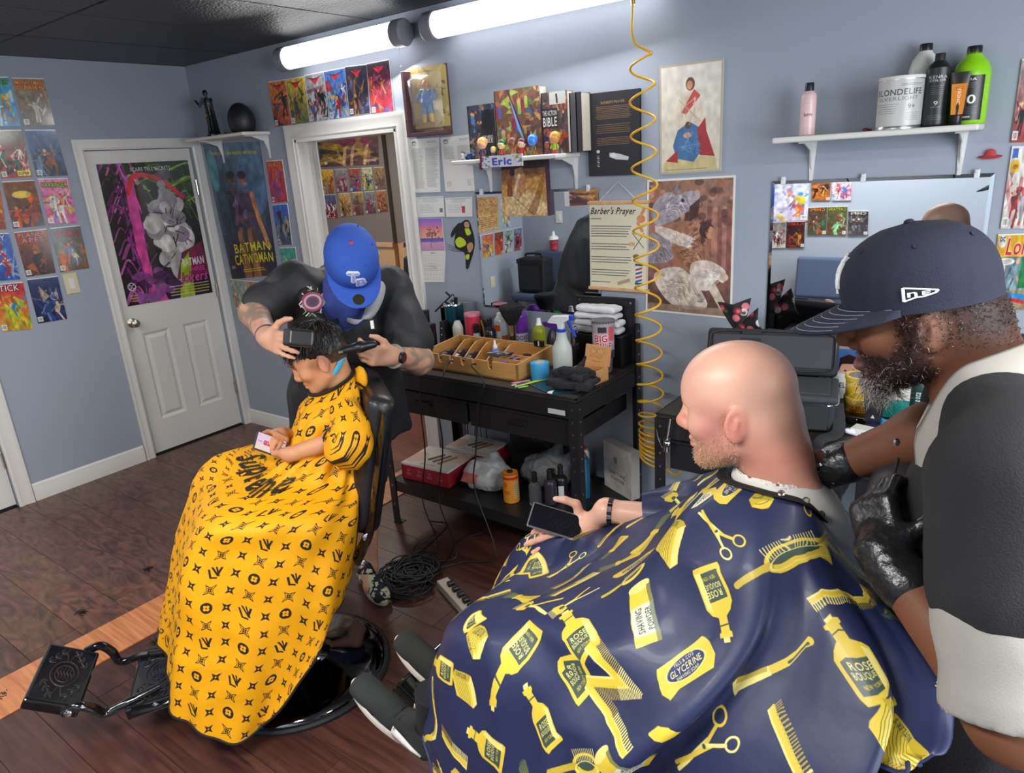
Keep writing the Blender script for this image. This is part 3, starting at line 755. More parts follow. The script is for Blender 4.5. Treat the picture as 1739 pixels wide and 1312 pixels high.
for k in range(34):
 x,y=rr.gauss(.66,.1),rr.gauss(.47,.13);s=rr.uniform(.04,.12)
 cv.ell(x,y,s,s*rr.uniform(.8,1.7),rr.choice(['c9c5c2','e2dfdb','9a9498','b5aeb2','8a7a90','5d5660']),rr.uniform(0,3),.9)
for k in range(22):
 x,y=rr.gauss(.66,.11),rr.gauss(.5,.14);cv.line([(x,y),(x+rr.uniform(-.12,.12),y+rr.uniform(-.05,.1))],rr.uniform(.008,.02),rr.choice(['2a2530','6a4a78','453a48']),.9)
cv.poly([(.72,.66),(.98,.6),(1,.86),(.6,.86)],'7a2450');cv.poly([(.68,.74),(.8,.66),(.78,1),(.6,1)],'a8c22c')
for k in range(24):
 x,y=rr.uniform(.1,.6),rr.uniform(.74,.98);cv.ell(x,y,rr.uniform(.04,.1),rr.uniform(.02,.06),rr.choice(['6a3472','8d4a92','48204e','9a5aa0']),rr.uniform(-.5,.5),.8)
cv.noise(.2,26,5)
cv.text('SCARS TELL SECRETS.',.56,.045,.46,.026,'d9d6d0',1)
cv.text('BATMAN',.83,.735,.27,.058,'e8e4e8');cv.text('THREE',.86,.795,.2,.035,'d84aa0');cv.text('Jokers',.82,.85,.32,.075,'e04aa4',1,shear=.2,edge='2a0a20',ew=.05)
for i,c in enumerate(('d8d0d0','d9d43a','d9d43a','d8d0d0')):cv.lines(.5+.04*(i==1),.9+i*.022,.97,.915+i*.022,1,c,.012,.1)
cv.ell(.085,.865,.045,.045,'e6e4e0',ring=.2);cv.text('DC',.085,.865,.055,.034,'e6e4e0');cv.lines(.05,.92,.13,.98,3,'e0c030',.01,.05)
print_panel('poster','large glossy poster in green, pink and grey taped to the white door','poster',rect_on(0,-.028,((163,279),(318,272),(361,496),(217,520))),(1,0,0),.002,img_mat('poster_door',cv,.25,.7),M_blackedge)
cv=Canvas(280,560,'2d4a63');cv.grad('54728a','1c2330');rr=random.Random(9)
cv.ell(.78,.3,.25,.5,'5a86ac',al=.7);cv.ell(.1,.2,.1,.3,'5fb5bb',al=.7)
for x,lean,c in((.42,-.05,['1e2a38','2f4a5a','16202a']),(.62,.05,['4a3858','6d4a70','2a2232'])):
 cv.poly([(x-.16,.36),(x+.14,.36),(x+.1+lean,.68),(x-.08+lean,.68)],c[0]);cv.ell(x,.27,.07,.085,'8a5f4a')
 cv.ell(x-.01,.24,.075,.06,c[2]);cv.line([(x+.12,.38),(x+.2,.6),(x+.3,.78)],.075,'c88a5a');cv.line([(x-.14,.4),(x-.24,.6)],.07,c[1])
 for k in range(16):cv.ell(x+rr.gauss(0,.08),.5+rr.gauss(0,.1),rr.uniform(.02,.06),rr.uniform(.02,.08),rr.choice(c+['7a4f42','9a7aa0']),rr.uniform(0,3),.75)
 cv.line([(x,.68),(x-.03,1)],.15,'a86f4a');cv.line([(x+.08,.68),(x+.12,1)],.12,'4a3030')
cv.noise(.25,24,8)
for i,t in enumerate(("THEIR PAST. THEIR PRESENT. HER FUTURE.",)):cv.text(t,.54,.075,.8,.022,'d9d22c')
cv.text('BATMAN',.56,.775,.74,.068,'e6e02a',edge='2a2a10',ew=.06);cv.text('CATWOMAN',.56,.86,.8,.075,'e6e02a',edge='2a2a10',ew=.06)
cv.lines(.3,.93,.8,.96,2,'d9d22c',.014,.2);cv.text('DC',.1,.91,.09,.022,W_)
print_panel('poster','tall blue poster with yellow lettering between the white door and the doorway','poster',rect_on(1,0,((345,245),(441,240),(473,466),(395,474))),(0,-1,0),.002,img_mat('poster_tall',cv,.35,.4),M_blackedge)
GR='bagged comics at the right end of the back wall'
def lois(cv):
 cv.rect(0,0,1,.3,'e8b62c');cv.text('Lois',.62,.16,.7,.22,'d8302c',shear=.2,edge=W_,ew=.05);cv.ell(.15,.1,.12,.12,W_);cv.text('DC',.15,.067,.15,.06,K_)
 cv.ell(.3,.36,.25,.07,'f0ece0');cv.lines(.12,.335,.48,.39,3,'555555',.01,.1);cv.line([(.28,.42),(.27,.5),(.3,.56),(.24,.62)],.05,W_)
 cv.rect(0,.74,1,1,'9a8a6a');cv.line([(.1,.88),(.4,.8),(.95,.84)],.12,'3a8ac8');cv.line([(.4,.84),(.9,.9)],.07,'c8302c');cv.ell(.1,.93,.07,.05,'d8a080');cv.poly([(.75,.3),(1,.3),(1,.7),(.7,.72)],'2c7a4a')
comic([(1736,100),(1786,100),(1770,240),(1716,242)],1,0.,(0,-1,0),'bagged red comic at the photo edge, upper of the right column',cover('a8a0a4','b0403c',[R_,'8a2a30','d8c8c0',K_]),GR)
comic([(1719,248),(1775,247),(1758,387),(1699,388)],1,0.,(0,-1,0),'bagged white comic with a yellow burst, middle of the right column',cover('e8e4da','d8d4cc',['b8b4b4','c85a5a','9aa0b0','8a3a3a'],None,extra=lambda cv:(cv.rect(.05,.03,.22,.14,'3a6ac0'),cv.ell(.16,.24,.14,.12,'e8c53a'),cv.text('1 NEW',.16,.245,.2,.05,'b02020'))),GR)
comic([(1695.5,397),(1756,395),(1741,525),(1680,527)],1,0.,(0,-1,0),'bagged comic titled Lois on a yellow band, lowest of the right column',cover('6a8a94','8a9aa0',['7a97a0','4f6a78','9fb0b4'],None,extra=lois),GR)
PAPER=mat('paper_white','e4e3df',.6)
def form(kind,seed):
 random.seed(seed);cv=Canvas(200,260 if kind<2 else 140,'e6e5e1')
 if kind<2:
  cv.ell(.17,.08,.07,.05,'555555',ring=.2);cv.text('DBPR',.17,.06,.13,.03,'333333');cv.lines(.62,.05,.95,.09,2,'777777',.01)
  if kind==0:
   cv.lines(.08,.17,.47,.93,46,'888888',.008,.3);cv.lines(.54,.17,.95,.9,44,'888888',.008,.3)
  else:
   cv.lines(.08,.17,.46,.4,14,'888888',.008,.3);cv.lines(.54,.17,.95,.42,14,'888888',.008,.3);cv.lines(.08,.8,.25,.92,6,'888888',.008);cv.lines(.78,.78,.92,.9,6,'888888',.008)
 else:
  cv.lines(.2,.08,.8,.28,3,'888888',.012,.2,center=True);cv.lines(.1,.35,.7,.8,6,'999999',.01,.3);cv.ell(.5,.4,.12,.12,'b0b4bc',ring=.12,al=.6);cv.rect(.03,.04,.97,.08,'b8bcc4')
  if kind==3:cv.rect(.62,.45,.74,.8,'c03a4c')
  else:cv.rect(.84,.58,.95,.78,'77787c')
 random.seed(7+seed);return img_mat('form',cv,.5)
z5=lambda L:[(680+x/5.045,220+y/5.045)for x,y in L]
for pts,k,lab in[([(75,85),(332,65),(345,535),(120,540)],0,'printed inspection sheet with two dense columns beside the doorway trim'),([(343,70),(600,40),(640,525),(388,530)],1,'printed sheet with text only at its top, behind the shelf end'),([(137,580),(370,570),(380,745),(155,750)],2,'small certificate with a grey square beside the doorway trim'),([(385,585),(615,575),(618,745),(395,748)],3,'small certificate with a red mark next to the mirror edge')]:
 print_panel('paper_sheet',lab,'paper',rect_on(1,0,z5(pts)),(0,-1,0),.0012,form(k,20+k),PAPER)
cal=thing('wall_calendar','wall calendar with a purple sunset tree picture, below the certificates','calendar',on(735,425,1,0))
def child(o,par):o.parent=par;o.matrix_parent_inverse=Matrix.Translation(-Vector(par.location));return o
cv=Canvas(150,180,'c58ab0');cv.grad('8f6ad0','e88aa8',(0,0,1,.35));cv.grad('e8a08a','e8b0a0',(0,.35,1,.62));cv.grad('5a5ab0','8a6ab8',(0,.62,1,.74));cv.grad('d8a8c8','c890b8',(0,.74,1,1))
rr=random.Random(3)
for k in range(50):cv.ell(.52+rr.gauss(0,.13),.46+rr.gauss(0,.08),.03,.03,rr.choice(['8a5a48','a8705a','7a4a40']),al=.9)
cv.line([(.52,.55),(.5,.68),(.42,.8),(.45,.92)],.02,'5a3a38');cv.line([(.5,.76),(.75,.74)],.012,'6a4a60')
child(print_panel('picture_page',None,None,rect_on(1,0,z5([(160,762),(358,758),(385,1030),(190,1035)])),(0,-1,0),.004,img_mat('sunset',cv,.4),PAPER,parent=None),cal)
cv=Canvas(150,180,'e6e4e0');cv.text('MARCH',.5,.07,.2,.035,'555555')
for i in range(6):cv.line([(.05,.15+i*.15),(.95,.15+i*.15)],.006,'bbbbbb')
for i in range(8):cv.line([(.05+i*.128,.15),(.05+i*.128,.9)],.006,'bbbbbb')
for k in range(14):cv.lines(rr.uniform(.08,.7),rr.uniform(.2,.8),rr.uniform(.75,.9),rr.uniform(.2,.85),1,'777788',.008,.9)
child(print_panel('date_page',None,None,rect_on(1,0,z5([(190,1037),(390,1035),(378,1305),(185,1305)])),(0,-1,0),.006,img_mat('dates',cv,.5),PAPER),cal)
st_=thing('wall_sticker','black and yellow die-cut sticker beside the calendar','sticker',on(787,415,1,0))
def blob(name,pts,m,dep):
 P=[on(*q,1,-dep)for q in z5(catmull(pts,4,True))]
 child(MB().prism(P,(0,dep*.9,0)).build(name,m,None,smooth=0),st_)
blob('backing',[(470,900),(520,800),(580,775),(615,860),(635,960),(625,1050),(600,1130),(580,1190),(560,1180),(550,1060),(470,1010)],mat('sticker_black','1d1d20',.4),.0016)
blob('wing',[(435,925),(440,870),(500,800),(530,820),(480,880)],mat('sticker_black','',.4),.0014)
for n_,p_,c_ in(('yellow_patch',[(470,960),(500,920),(545,940),(560,985),(500,1010)],'c9dc2c'),('yellow_patch',[(552,850),(580,840),(605,890),(570,905)],'c9dc2c'),('yellow_patch',[(560,1075),(590,1070),(585,1110),(565,1110)],'c9dc2c'),('tan_patch',[(570,990),(610,965),(622,1010),(590,1055)],'c29a78'),('tan_patch',[(545,800),(578,790),(590,830),(560,845)],'c29a78')):
 blob(n_,p_,mat('sticker_'+c_,c_,.4),.0026)
for k in range(3):blob('stripe',[(395,975+k*22),(470,1010+k*14),(530,1045),(470,1016+k*14)],mat('sticker_grey','4a525c',.4),.0012)
cv=Canvas(220,330,'25242a');cv.text("BARBER'S PRAYER",.5,.12,.46,.03,'a8834a');random.seed(5)
for a,b in((.16,.32),(.37,.49),(.53,.63)):cv.lines(.16,a,.84,b,8 if b-a>.14 else 5,'9a7844',.011,.12,center=True)
cv.ell(.2,.7,.035,.03,'e0dcd8');
for k in range(6):cv.line([(.185,.75+k*.025),(.215,.76+k*.025)],.02,'c8c4c0' if k%2 else '77757a')
cv.poly([(.42,.72),(.6,.735),(.8,.78),(.78,.82),(.55,.805),(.42,.77)],'c8c8cc');cv.ell(.5,.755,.06,.05,'e0e0e4')
print_panel('framed_print','black canvas print with gold prayer text left of the yellow hose','picture',rect_on(1,-.0,((1000,160),(1089,150),(1090,296),(1004,299))),(0,-1,0),.018,img_mat('black_print',cv,.5),M_blackedge)
cv=Canvas(210,320,'e3ded2');cv.grad('e6e2d8','d8d0b8');cv.poly([(.05,.9),(.3,.84),(.9,.86),(.95,1),(.05,1)],'cdbd86');rr=random.Random(6)
cv.poly([(.36,.26),(.62,.24),(.7,.42),(.72,.66),(.3,.66),(.24,.48)],'ddd0bc');cv.poly([(.56,.24),(.66,.3),(.44,.46),(.36,.44)],'c8524a');cv.ell(.5,.19,.07,.09,'6a4a3a');cv.ell(.49,.2,.045,.06,'c8966f')
cv.poly([(.3,.6),(.5,.53),(.68,.6),(.72,.78),(.56,.9),(.28,.86),(.22,.74)],'3f6f9f');cv.poly([(.62,.6),(.74,.5),(.76,.62),(.9,.86),(.66,.84)],'a82c2c');cv.poly([(.1,.88),(.3,.78),(.3,.9)],'a82c2c');cv.ell(.47,.56,.05,.05,'5a3f35');cv.ell(.46,.65,.07,.04,'c8966f')
for k in range(18):cv.line([(rr.uniform(.3,.7),rr.uniform(.6,.85)),(rr.uniform(.3,.7),rr.uniform(.6,.88))],.012,rr.choice(['2c5078','5a8ab8','7aa0c0']),.7)
for k in range(14):cv.line([(rr.uniform(.3,.66),rr.uniform(.28,.5)),(rr.uniform(.3,.7),rr.uniform(.4,.62))],.012,rr.choice(['c8bba6','b8a890','e8dcc8']),.7)
cv.noise(.08,20,3);cv.lines(.1,.95,.8,.98,1,'8a8468',.012,.05)
fr=cv;
for q in((0,0,1,.02),(0,.98,1,1),(0,0,.03,1),(.97,0,1,1)):cv.rect(*q,'b9b09a')
print_panel('poster','cream poster of a robed man over a kneeling figure, right of the hose','poster',rect_on(1,0,((1120,113),(1230,98),(1225,290),(1122,296))),(0,-1,0),.003,img_mat('cream_poster',cv,.3,.5),M_board)
cv=Canvas(330,520,'7a5a50');rr=random.Random(12)
cv.grad('8d6a58','b07a68',(0,0,1,.5));cv.grad('b07a68','4a3832',(0,.5,1,1))
for k in range(90):cv.ell(rr.uniform(0,1),rr.uniform(0,.32),rr.uniform(.02,.07),rr.uniform(.02,.05),rr.choice(['6a4438','c0886a','a86a4c','4a302a','d8a888']),0,.6)
for x in(.82,.92,.7):cv.rect(x,.2,x+.05,.75,'7a4038',.6)
def fur(pts,cols,w=.012,n=80,L=.06,ang=None):
 P=np.array(pts);c=P.mean(0);g=np.random.RandomState(int(c[0]*1e4));ang=math.atan2(*(P[len(P)//2]-P[0])[::-1])if ang is None else ang
 for k in range(n*3):
  wt=g.dirichlet(np.ones(len(P))*.45);q=wt@P;a=ang+.7*math.sin(q[0]*14+q[1]*9)+g.normal(0,.25);l=L*g.uniform(.25,.7);d=np.array([math.cos(a),math.sin(a)])*l
  cv.line([q,q+d*.5+[0,.004],q+d],w*g.uniform(.4,1),cols[g.randint(len(cols))],.6)
wolf=[(.1,.16),(.25,.09),(.36,.12),(.5,.09),(.62,.12),(.56,.2),(.46,.24),(.3,.3),(.12,.33),(.05,.25)]
cv.poly(catmull(wolf,4,True),'a39aa2');fur(wolf,['c8c2c8','8a828c','6a6068','e0dcdc']);cv.poly([(.5,.2),(.62,.14),(.6,.27),(.5,.3)],'4a2c2c');cv.ell(.42,.155,.02,.02,'302428');cv.poly([(.3,.1),(.36,.03),(.4,.11)],'8a828a')
w2_=[(0,.42),(.12,.4),(.3,.46),(.36,.54),(.26,.6),(.1,.62),(0,.6)];cv.poly(catmull(w2_,4,True),'9a9298');fur(w2_,['b8b0b4','7a7078','625a60'])
body=[(.3,.36),(.5,.3),(.62,.38),(.74,.52),(.7,.66),(.46,.7),(.34,.6)];cv.poly(catmull(body,4,True),'9a6a50');fur(body,['b88668','7a4a38','d0a488','5f3a30'],.014,60,.1)
cv.poly([(.1,.33),(.3,.36),(.55,.42),(.5,.5),(.28,.45),(.1,.38)],'d8c8bc');fur([(.1,.33),(.55,.42),(.5,.5),(.28,.45)],['e8dcd4','b8a498'],.014,40)
cv.ell(.7,.37,.085,.085,'3f2820');cv.ell(.74,.385,.055,.07,'b98464');fur([(.62,.32),(.72,.3),(.64,.46)],['2f1c16','54362a'],.014,40)
lamb=[(.52,.62),(.66,.58),(.8,.6),(.92,.66),(.9,.74),(.8,.72),(.74,.8),(.56,.78)];cv.poly(catmull(lamb,4,True),'d8cabc');fur(lamb,['e8e0d6','c4b4a4','f0e8e0'],.016,90,.03);cv.ell(.9,.7,.05,.045,'cbb5a2')
cv.poly([(.8,.74),(.9,.86),(.98,.95),(.88,.95),(.74,.8)],'d0bfb0')
robe=[(.1,.7),(.4,.64),(.62,.78),(.72,.93),(.4,.95),(.2,.86)];cv.poly(catmull(robe,4,True),'cfc2b4');fur(robe,['e4dace','a89888','8a7a6c'],.014,70,.1)
cv.rect(0,.93,1,1,'a08a74',.8);cv.noise(.16,34,4)
for q in((0,0,1,.014),(0,.986,1,1),(0,0,.022,1),(.978,0,1,1)):cv.rect(*q,'e8e6e2')
print_panel('poster','white-bordered painting of a robed man with wolves and a lamb','poster',rect_on(1,0,((1100,305.5),(1250,297),(1243,541),(1097,527))),(0,-1,0),.003,img_mat('shepherd',cv,.35,.4),M_board)
sc_=thing('scroll_banner',"cream hanging scroll headed Barber's Prayer between two wooden rods",'banner',on(1050,420,1,-.012))
cv=Canvas(300,400,'e6dfc6');cv.grad('e8e1c8','ded6ba');random.seed(8)
cv.text("Barber's Prayer",.42,.11,.78,.075,'26302f',1,shear=.35);cv.lines(.03,.19,.22,.21,1,'555f5c',.012)
for a,b,n_ in((.27,.41,5),(.47,.56,3),(.62,.71,3),(.77,.86,3),(.92,.935,1)):cv.lines(.03,a,.74 if n_>1 else.4,b,n_,'4a5250',.013,.12)
cv.line([(.76,.36),(.95,.52)],.012,'555a58');cv.line([(.95,.36),(.78,.54)],.012,'555a58');cv.ell(.9,.2,.07,.06,'d88a60');cv.line([(.95,.08),(.85,.25),(.92,.33)],.05,'d8946a');cv.rect(.7,.46,.8,.5,'d8b070')
cv.ell(.83,.62,.06,.035,'8a6a40');cv.rect(.82,.72,.93,.92,'dfe4e4')
for k in range(4):cv.poly([(.82,.76+k*.045),(.93,.735+k*.045),(.93,.76+k*.045),(.82,.785+k*.045)],('c04a4a','3a6a9a')[k%2])
cv.rect(.81,.7,.94,.725,'2c5a6a');cv.rect(.81,.915,.94,.94,'2c5a6a');cv.poly([(.5,.92),(.72,.87),(.73,.91),(.51,.96)],'b09a80')
tp=[on(x,y,1,-.012)for x,y in((1001,341),(1100,340),(1097,493),(1003,487))]
child(print_panel('cloth',None,None,tp,(0,-1,0),.001,img_mat('prayer_cloth',cv,.8),PAPER),sc_)
M_rod=mat('pale_wood','d3a877',.5,var=.15,vscale=30)
for a,b in(((999,344.5),(1102,342.5)),((1001,487.5),(1101.5,494.5))):
 A,B_2=on(*a,1,-.014),on(*b,1,-.014);child(MB().bar(A,B_2,.014,.022,(0,1,0)).build('wooden_rod',M_rod,None,smooth=0,bevel=.002),sc_)
child(MB().tube([on(1016,343,1,-.012),on(1049.5,308,1,-.006),on(1083,341,1,-.012)],.0012,6).build('string',mat('white_cord','',.5),None),sc_)
cv=Canvas(260,300,'6a4a3a');cv.grad('4a3838','a8743c',(0,0,1,.45));cv.grad('c08a45','e0b878',(0,.45,1,1));rr=random.Random(21)
cv.poly([(.3,.42),(1,.3),(1,.5),(.4,.55)],'d8a050',.7);cv.rect(0,0,1,.2,'3a2c30')
cv.poly([(.05,.66),(.6,.55),(1,.8),(1,.95),(.1,.98)],'e8d0a0',.7);cv.poly([(.55,.95),(.95,.3),(1,.35),(.75,.98)],'8a5a30',.6)
cv.poly([(.3,.2),(.48,.17),(.56,.35),(.52,.6),(.4,.62),(.36,.4),(.3,.45)],'b8845a');cv.line([(.4,.3),(.3,.55),(.28,.7)],.06,'d8c4a8');cv.line([(.5,.5),(.42,.62),(.36,.72)],.05,'c89468');cv.ell(.24,.26,.06,.07,'3a3034');cv.poly([(.14,.35),(.24,.33),(.24,.66),(.12,.66)],'8a4a34')
cv.line([(.22,.62),(.7,.98)],.008,'4a3020');cv.noise(.2,30,2)
print_panel('canvas_print','thick canvas print of a crouching worker in warm light, below the books','picture',rect_on(1,-.0,((859,268),(932,262),(938,365),(861,366))),(0,-1,0),.038,img_mat('warm_canvas',cv,.6),mat('canvas_side','4a3040',.6))
M_mirror=mat('mirror_silver','e4e9ea',.015,1.)
M_mback=mat('mirror_edge','5f7076',.25,.6)
M_clip=mat('clear_clip','e6eaec',.15,.2)
def mirror(name,label,x0,x1,z0,z1):
 t=thing(name,label,'mirror',((x0+x1)/2,0,z0));xc=(x0+x1)/2;h=z1-z0
 MB().box((0,-.003,h/2),(x1-x0,.004,h)).build('backing',M_mback,t,smooth=0)
 b=.012;F=[(x0-xc,0),(x1-xc,0),(x1-xc,h),(x0-xc,h)];G=[(F[0][0]+b,b),(F[1][0]-b,b),(F[2][0]-b,h-b),(F[3][0]+b,h-b)]
 mb=MB().add([(x,-.0081,z)for x,z in G],[(0,1,2,3)])
 for k in range(4):mb.add([(F[k][0],-.0055,F[k][1]),(F[(k+1)%4][0],-.0055,F[(k+1)%4][1]),(G[(k+1)%4][0],-.0081,G[(k+1)%4][1]),(G[k][0],-.0081,G[k][1])],[(0,1,2,3)])
 mb.build('glass',M_mirror,t,smooth=0)
 for x in(.06,.45,.93):MB().box((x0-xc+(x1-x0)*x,-.008,h),(.016,.014,.03)).cyl((x0-xc+(x1-x0)*x,-.015,h+.008),(x0-xc+(x1-x0)*x,-.018,h+.008),.006,n=10).build('clip',M_clip,t,smooth=30,bevel=.002)
 return t
a,b,c,d=on(808,329,1,0),on(1303,561,1,0),on(1312,309.5,1,0),on(1691,291,1,0)
mz0=b[2];mz1=(c[2]+d[2])/2
mirror('wall_mirror','wall mirror behind the bottle-crowded workbench, under the book shelf',a[0],a[0]+(d[0]-c[0]),mz0,mz1)
mirror('wall_mirror','wall mirror beneath the shelf with colouring bottles, behind the capped man',c[0],d[0],mz0,mz1)
cv=Canvas(200,80,'c89a5a');rr=random.Random(31);cv.grad('b88a50','7a4a3a')
for k in range(30):cv.poly([(rr.random(),rr.random())for _ in range(4)],rr.choice(['d8b070','5a4038','8a3a38','e0dcd4','c87a3a','3a4050']),.7)
cv.rect(0,0,.15,1,'e4e2de')
print_panel('postcard','small collage postcard clipped on the mirror top left of the scroll','card',rect_on(1,-.009,[(680+x/3.28,100+y/3.28)for x,y in((913,740),(1105,720),(1100,810),(918,820))]),(0,-1,0),.001,img_mat('collage',cv,.4),PAPER)
rh=on(1682,262,1,-.004)
tag(MB().lathe([(.032,0),(.034,.003),(.017,.006),(.014,.02),(.006,.026),(0,.027)],rh+[0,.002,-.008],(0,-.35,1),18,sy=.5).build('hat_magnet',mat('red_felt','b8404a',.7),None),'small red hat-shaped magnet on the wall above the mirror corner','magnet')
GF='comics seen in the mirror'
zr=lambda x,y:(1280+x/4.686,280+y/4.686)
FY=3.775
def comF(pts,label,art):comic([zr(*q)for q in pts],1,FY,(0,1,0),label,art,GF,rf=True)
comF([(163,130),(445,118),(435,440),(150,445)],'large poster-sized comic page in blue and gold, reflected at the mirror corner',cover('b8c0d8','cfc6e4',['3a8ac8','d8b83a','e06038','e8e0f0','5a6a9a'],None))
comF([(465,125),(618,112),(612,280),(465,280)],'orange comic reflected near the mirror top',cover('7a4a30','a8622a',[O_,K_,Y_,N_]))
comF([(628,112),(785,100),(778,280),(628,282)],'white and red comic reflected near the mirror top',cover('c8b8c0','b0b4c8',[R_,B_,W_,'a83a5a']))
comF([(440,335),(590,328),(582,552),(432,555)],'dark green comic with orange title reflected in the mirror',cover('4a4038','34443a',['2f6a48','c0502c','6d3a3a','8aa070'],'CHIPS','e88a2a'))
comF([(596,328),(752,325),(740,555),(584,553)],'green-lit comic reflected beside the orange-titled one',cover('4a5a38','5a4030',['8fd0a0','c0452c','3a5a30','7a3a48'],'CAPTAIN','b8c03a'))
comF([(760,362),(918,362),(912,555),(752,560)],'black and white comic reflected by the cap',cover('2a2a30','4a4a50',['6a6a70','88888c','3a3a40'],'CHIPS',W_))
comF([(158,450),(262,448),(255,655),(150,658)],'narrow black comic reflected low in the mirror',cover('6a6a6a','c8c0b8',[K_,'44484a','8a2a2a',W_]))
comF([(270,448),(415,445),(408,655),(262,655)],'black comic with a red title and a golden figure reflected low in the mirror',cover('241c20','3a2028',['c8863a','b8402c',K_,'8a2a30'],'FLAMES','c8302c'))
zl=lambda x,y:(800+x/5.0125,300+y/5.0125)
def comS(pts,label,art,ncat='comic_book'):
 P=[refl(*zl(*q),0,0.0)for q in pts];P=[P[1],P[0],P[3],P[2]]
 return print_panel(ncat,label,'comic book' if ncat=='comic_book' else 'sign',P,(1,0,0),.004,art,M_board,GF if ncat=='comic_book' else None)
for i,(x0,x1,a,b,f)in enumerate(((50,92,'b8b0c8','8a7ab0',[P_,W_,G_]),(100,192,'c8604a','d09a3a',[Y_,R_,B_]),(205,277,'7a3a2a','b8703a',[R_,O_,K_]),(290,355,'8a9a98','b0b0a0',[G_,W_,K_]),(368,434,'6a7a9a','8a4a4a',[R_,B_,K_]))):
 yt=lambda x:505-(x-50)*.21;yb=lambda x:702-(x-50)*.22
 comS([(x0,yt(x0)),(x1,yt(x1)),(x1+2,yb(x1)),(x0+2,yb(x0))],['pale violet','yellow and red','brown','grey-green','blue and red'][i]+' comic of the short row reflected in the left mirror',cover(a,b,f,W=64,Hh=96))
comS([(258,195),(335,180),(340,420),(262,430)],'pale comic with a yellow figure reflected above the short row',cover('c8ccc8','9ab0b8',[Y_,R_,B_],W=64,Hh=96))
cv=Canvas(160,240,'c49a62');cv.rect(0,0,1,.5,'9a7040',.5);cv.noise(.25,30,3);random.seed(3);cv.lines(.08,.56,.92,.92,6,'4a3520',.02,.2)
comS([(14,178),(235,165),(240,440),(40,480)],'brown cardboard sign with handwriting reflected in the mirror',img_mat('cardboard',cv,.8),'cardboard_sign')
# ================================================================== wall shelves and what stands on them
M_brk=mat('white_bracket','e2e2e0',.35)
def wall_shelf(label,x0,x1,z,brx,d=.2,group='white wall shelves'):
 t=thing('wall_shelf',label,'shelf',((x0+x1)/2,0,z-.02),None);L=x1-x0
 MB().box((0,-d/2,.01),(L,d,.02)).build('board',M_white,t,smooth=0,bevel=.006,bseg=3)
 for bx in brx:
  x=bx-(x0+x1)/2;mb=MB()
  mb.prism([(x-.014,-.006,0),(x+.014,-.006,0),(x+.006,-.006,-.14),(x-.006,-.006,-.14)],(0,.0055,0))
  mb.prism([(x-.014,0,-.0005),(x+.014,0,-.0005),(x+.009,-d*.8,-.0005),(x-.009,-d*.8,-.0005)],(0,0,-.005))
  mb.prism([(x-.002,-.004,-.11),(x-.002,-.004,-.004),(x-.002,-d*.62,-.004),(x-.002,-.03,-.035)],(.004,0,0))
  for zz in(-.03,-.12):mb.cyl((x,-.005,zz),(x,-.009,zz),.0035,n=8)
  mb.build('bracket',M_brk,t,smooth=30)
 return t
SZ1=2.088
wall_shelf('white corner shelf over the tall blue poster, holding a dark toy figure',.17,.83,SZ1,(.27,.79))
wall_shelf('white wall shelf crowded with books above the left mirror',2.48,3.085,1.832,(2.56,3.06))
wall_shelf('white wall shelf with hair colouring bottles above the right mirror',4.0,4.62,1.832,(4.09,4.565))
def label_band(mb,c,r,z0,z1,span=2.2,n=16,mi=0,sx=1.,sy=1.,face=None):
 d=CAM_C-np.array(c);a0=math.atan2(d[1],d[0])if face is None else face
 a=a0+np.linspace(-span/2,span/2,n);P=np.zeros((2,n,3));U=np.zeros((2,n,2))
 for i,z in enumerate((z0,z1)):
  P[i,:,0]=c[0]+np.cos(a)*r*sx;P[i,:,1]=c[1]+np.sin(a)*r*sy;P[i,:,2]=c[2]+z
  U[i,:,0]=np.linspace(0,1,n);U[i,:,1]=i
 return mb.grid(P,mi,U)
def place(px,py0,py1,y,z=None):
 a=on(px,py0,1,y);b=on(px,py1,1,y);z=a[2]if z is None else z
 return np.array([a[0],y,z]),b[2]-z
def vessel(name,label,cat,c,prof,m,parts=(),band=None,group=None,sx=1.,sy=1.,n=24):
 """round container: outline of the body, then further outlines (cap, collar ...) and a printed band"""
 t=thing(name,label,cat,c,group);MB().lathe(prof,n=n,sx=sx,sy=sy).build('body',m,t)
 for pn,pp,pm in parts:MB().lathe(pp,n=n,sx=sx if pn!='cap' else 1,sy=sy if pn!='cap' else 1).build(pn,pm,t)
 if band:
  r,z0,z1,mm=band[:4];sp=band[4]if len(band)>4 else 2.4
  d=CAM_C-np.array(c);o=label_band(MB(),(0,0,0),r,z0,z1,sp,sx=sx,sy=sy,face=math.atan2(d[1],d[0])).build('label',mm,t,smooth=180,fix=False)
 return t
def bottle_prof(r,h,neck,sh=.75,foot=.004):
 return[(r-foot,0),(r,foot),(r,h*sh),(r*.93,h*(sh+(1-sh)*.35)),(r*.7,h*(sh+(1-sh)*.7)),(neck,h*(sh+(1-sh)*.92)),(neck,h)]
def cap_prof(r,z0,z1):return[(r,z0),(r*1.0,z1-.003),(r*.9,z1),(0,z1)]
def tcan(W,Hh,bg,items,lines=()):
 cv=Canvas(W,Hh,bg)
 for(s,x,y,w,h,c)in items:cv.text(s,x,y,w,h,c,1)
 for(x0,y0,x1,y1,n_,c)in lines:cv.lines(x0,y0,x1,y1,n_,c,.012,.2)
 return cv
M_blk=mat('black_plastic','17171a',.35);M_blkm=mat('black_matte','1b1b1e',.6);M_chrome=mat('chrome','d8dadd',.1,1.)
S2=1.832
c,h=place(1370,233,141,-.1,S2)
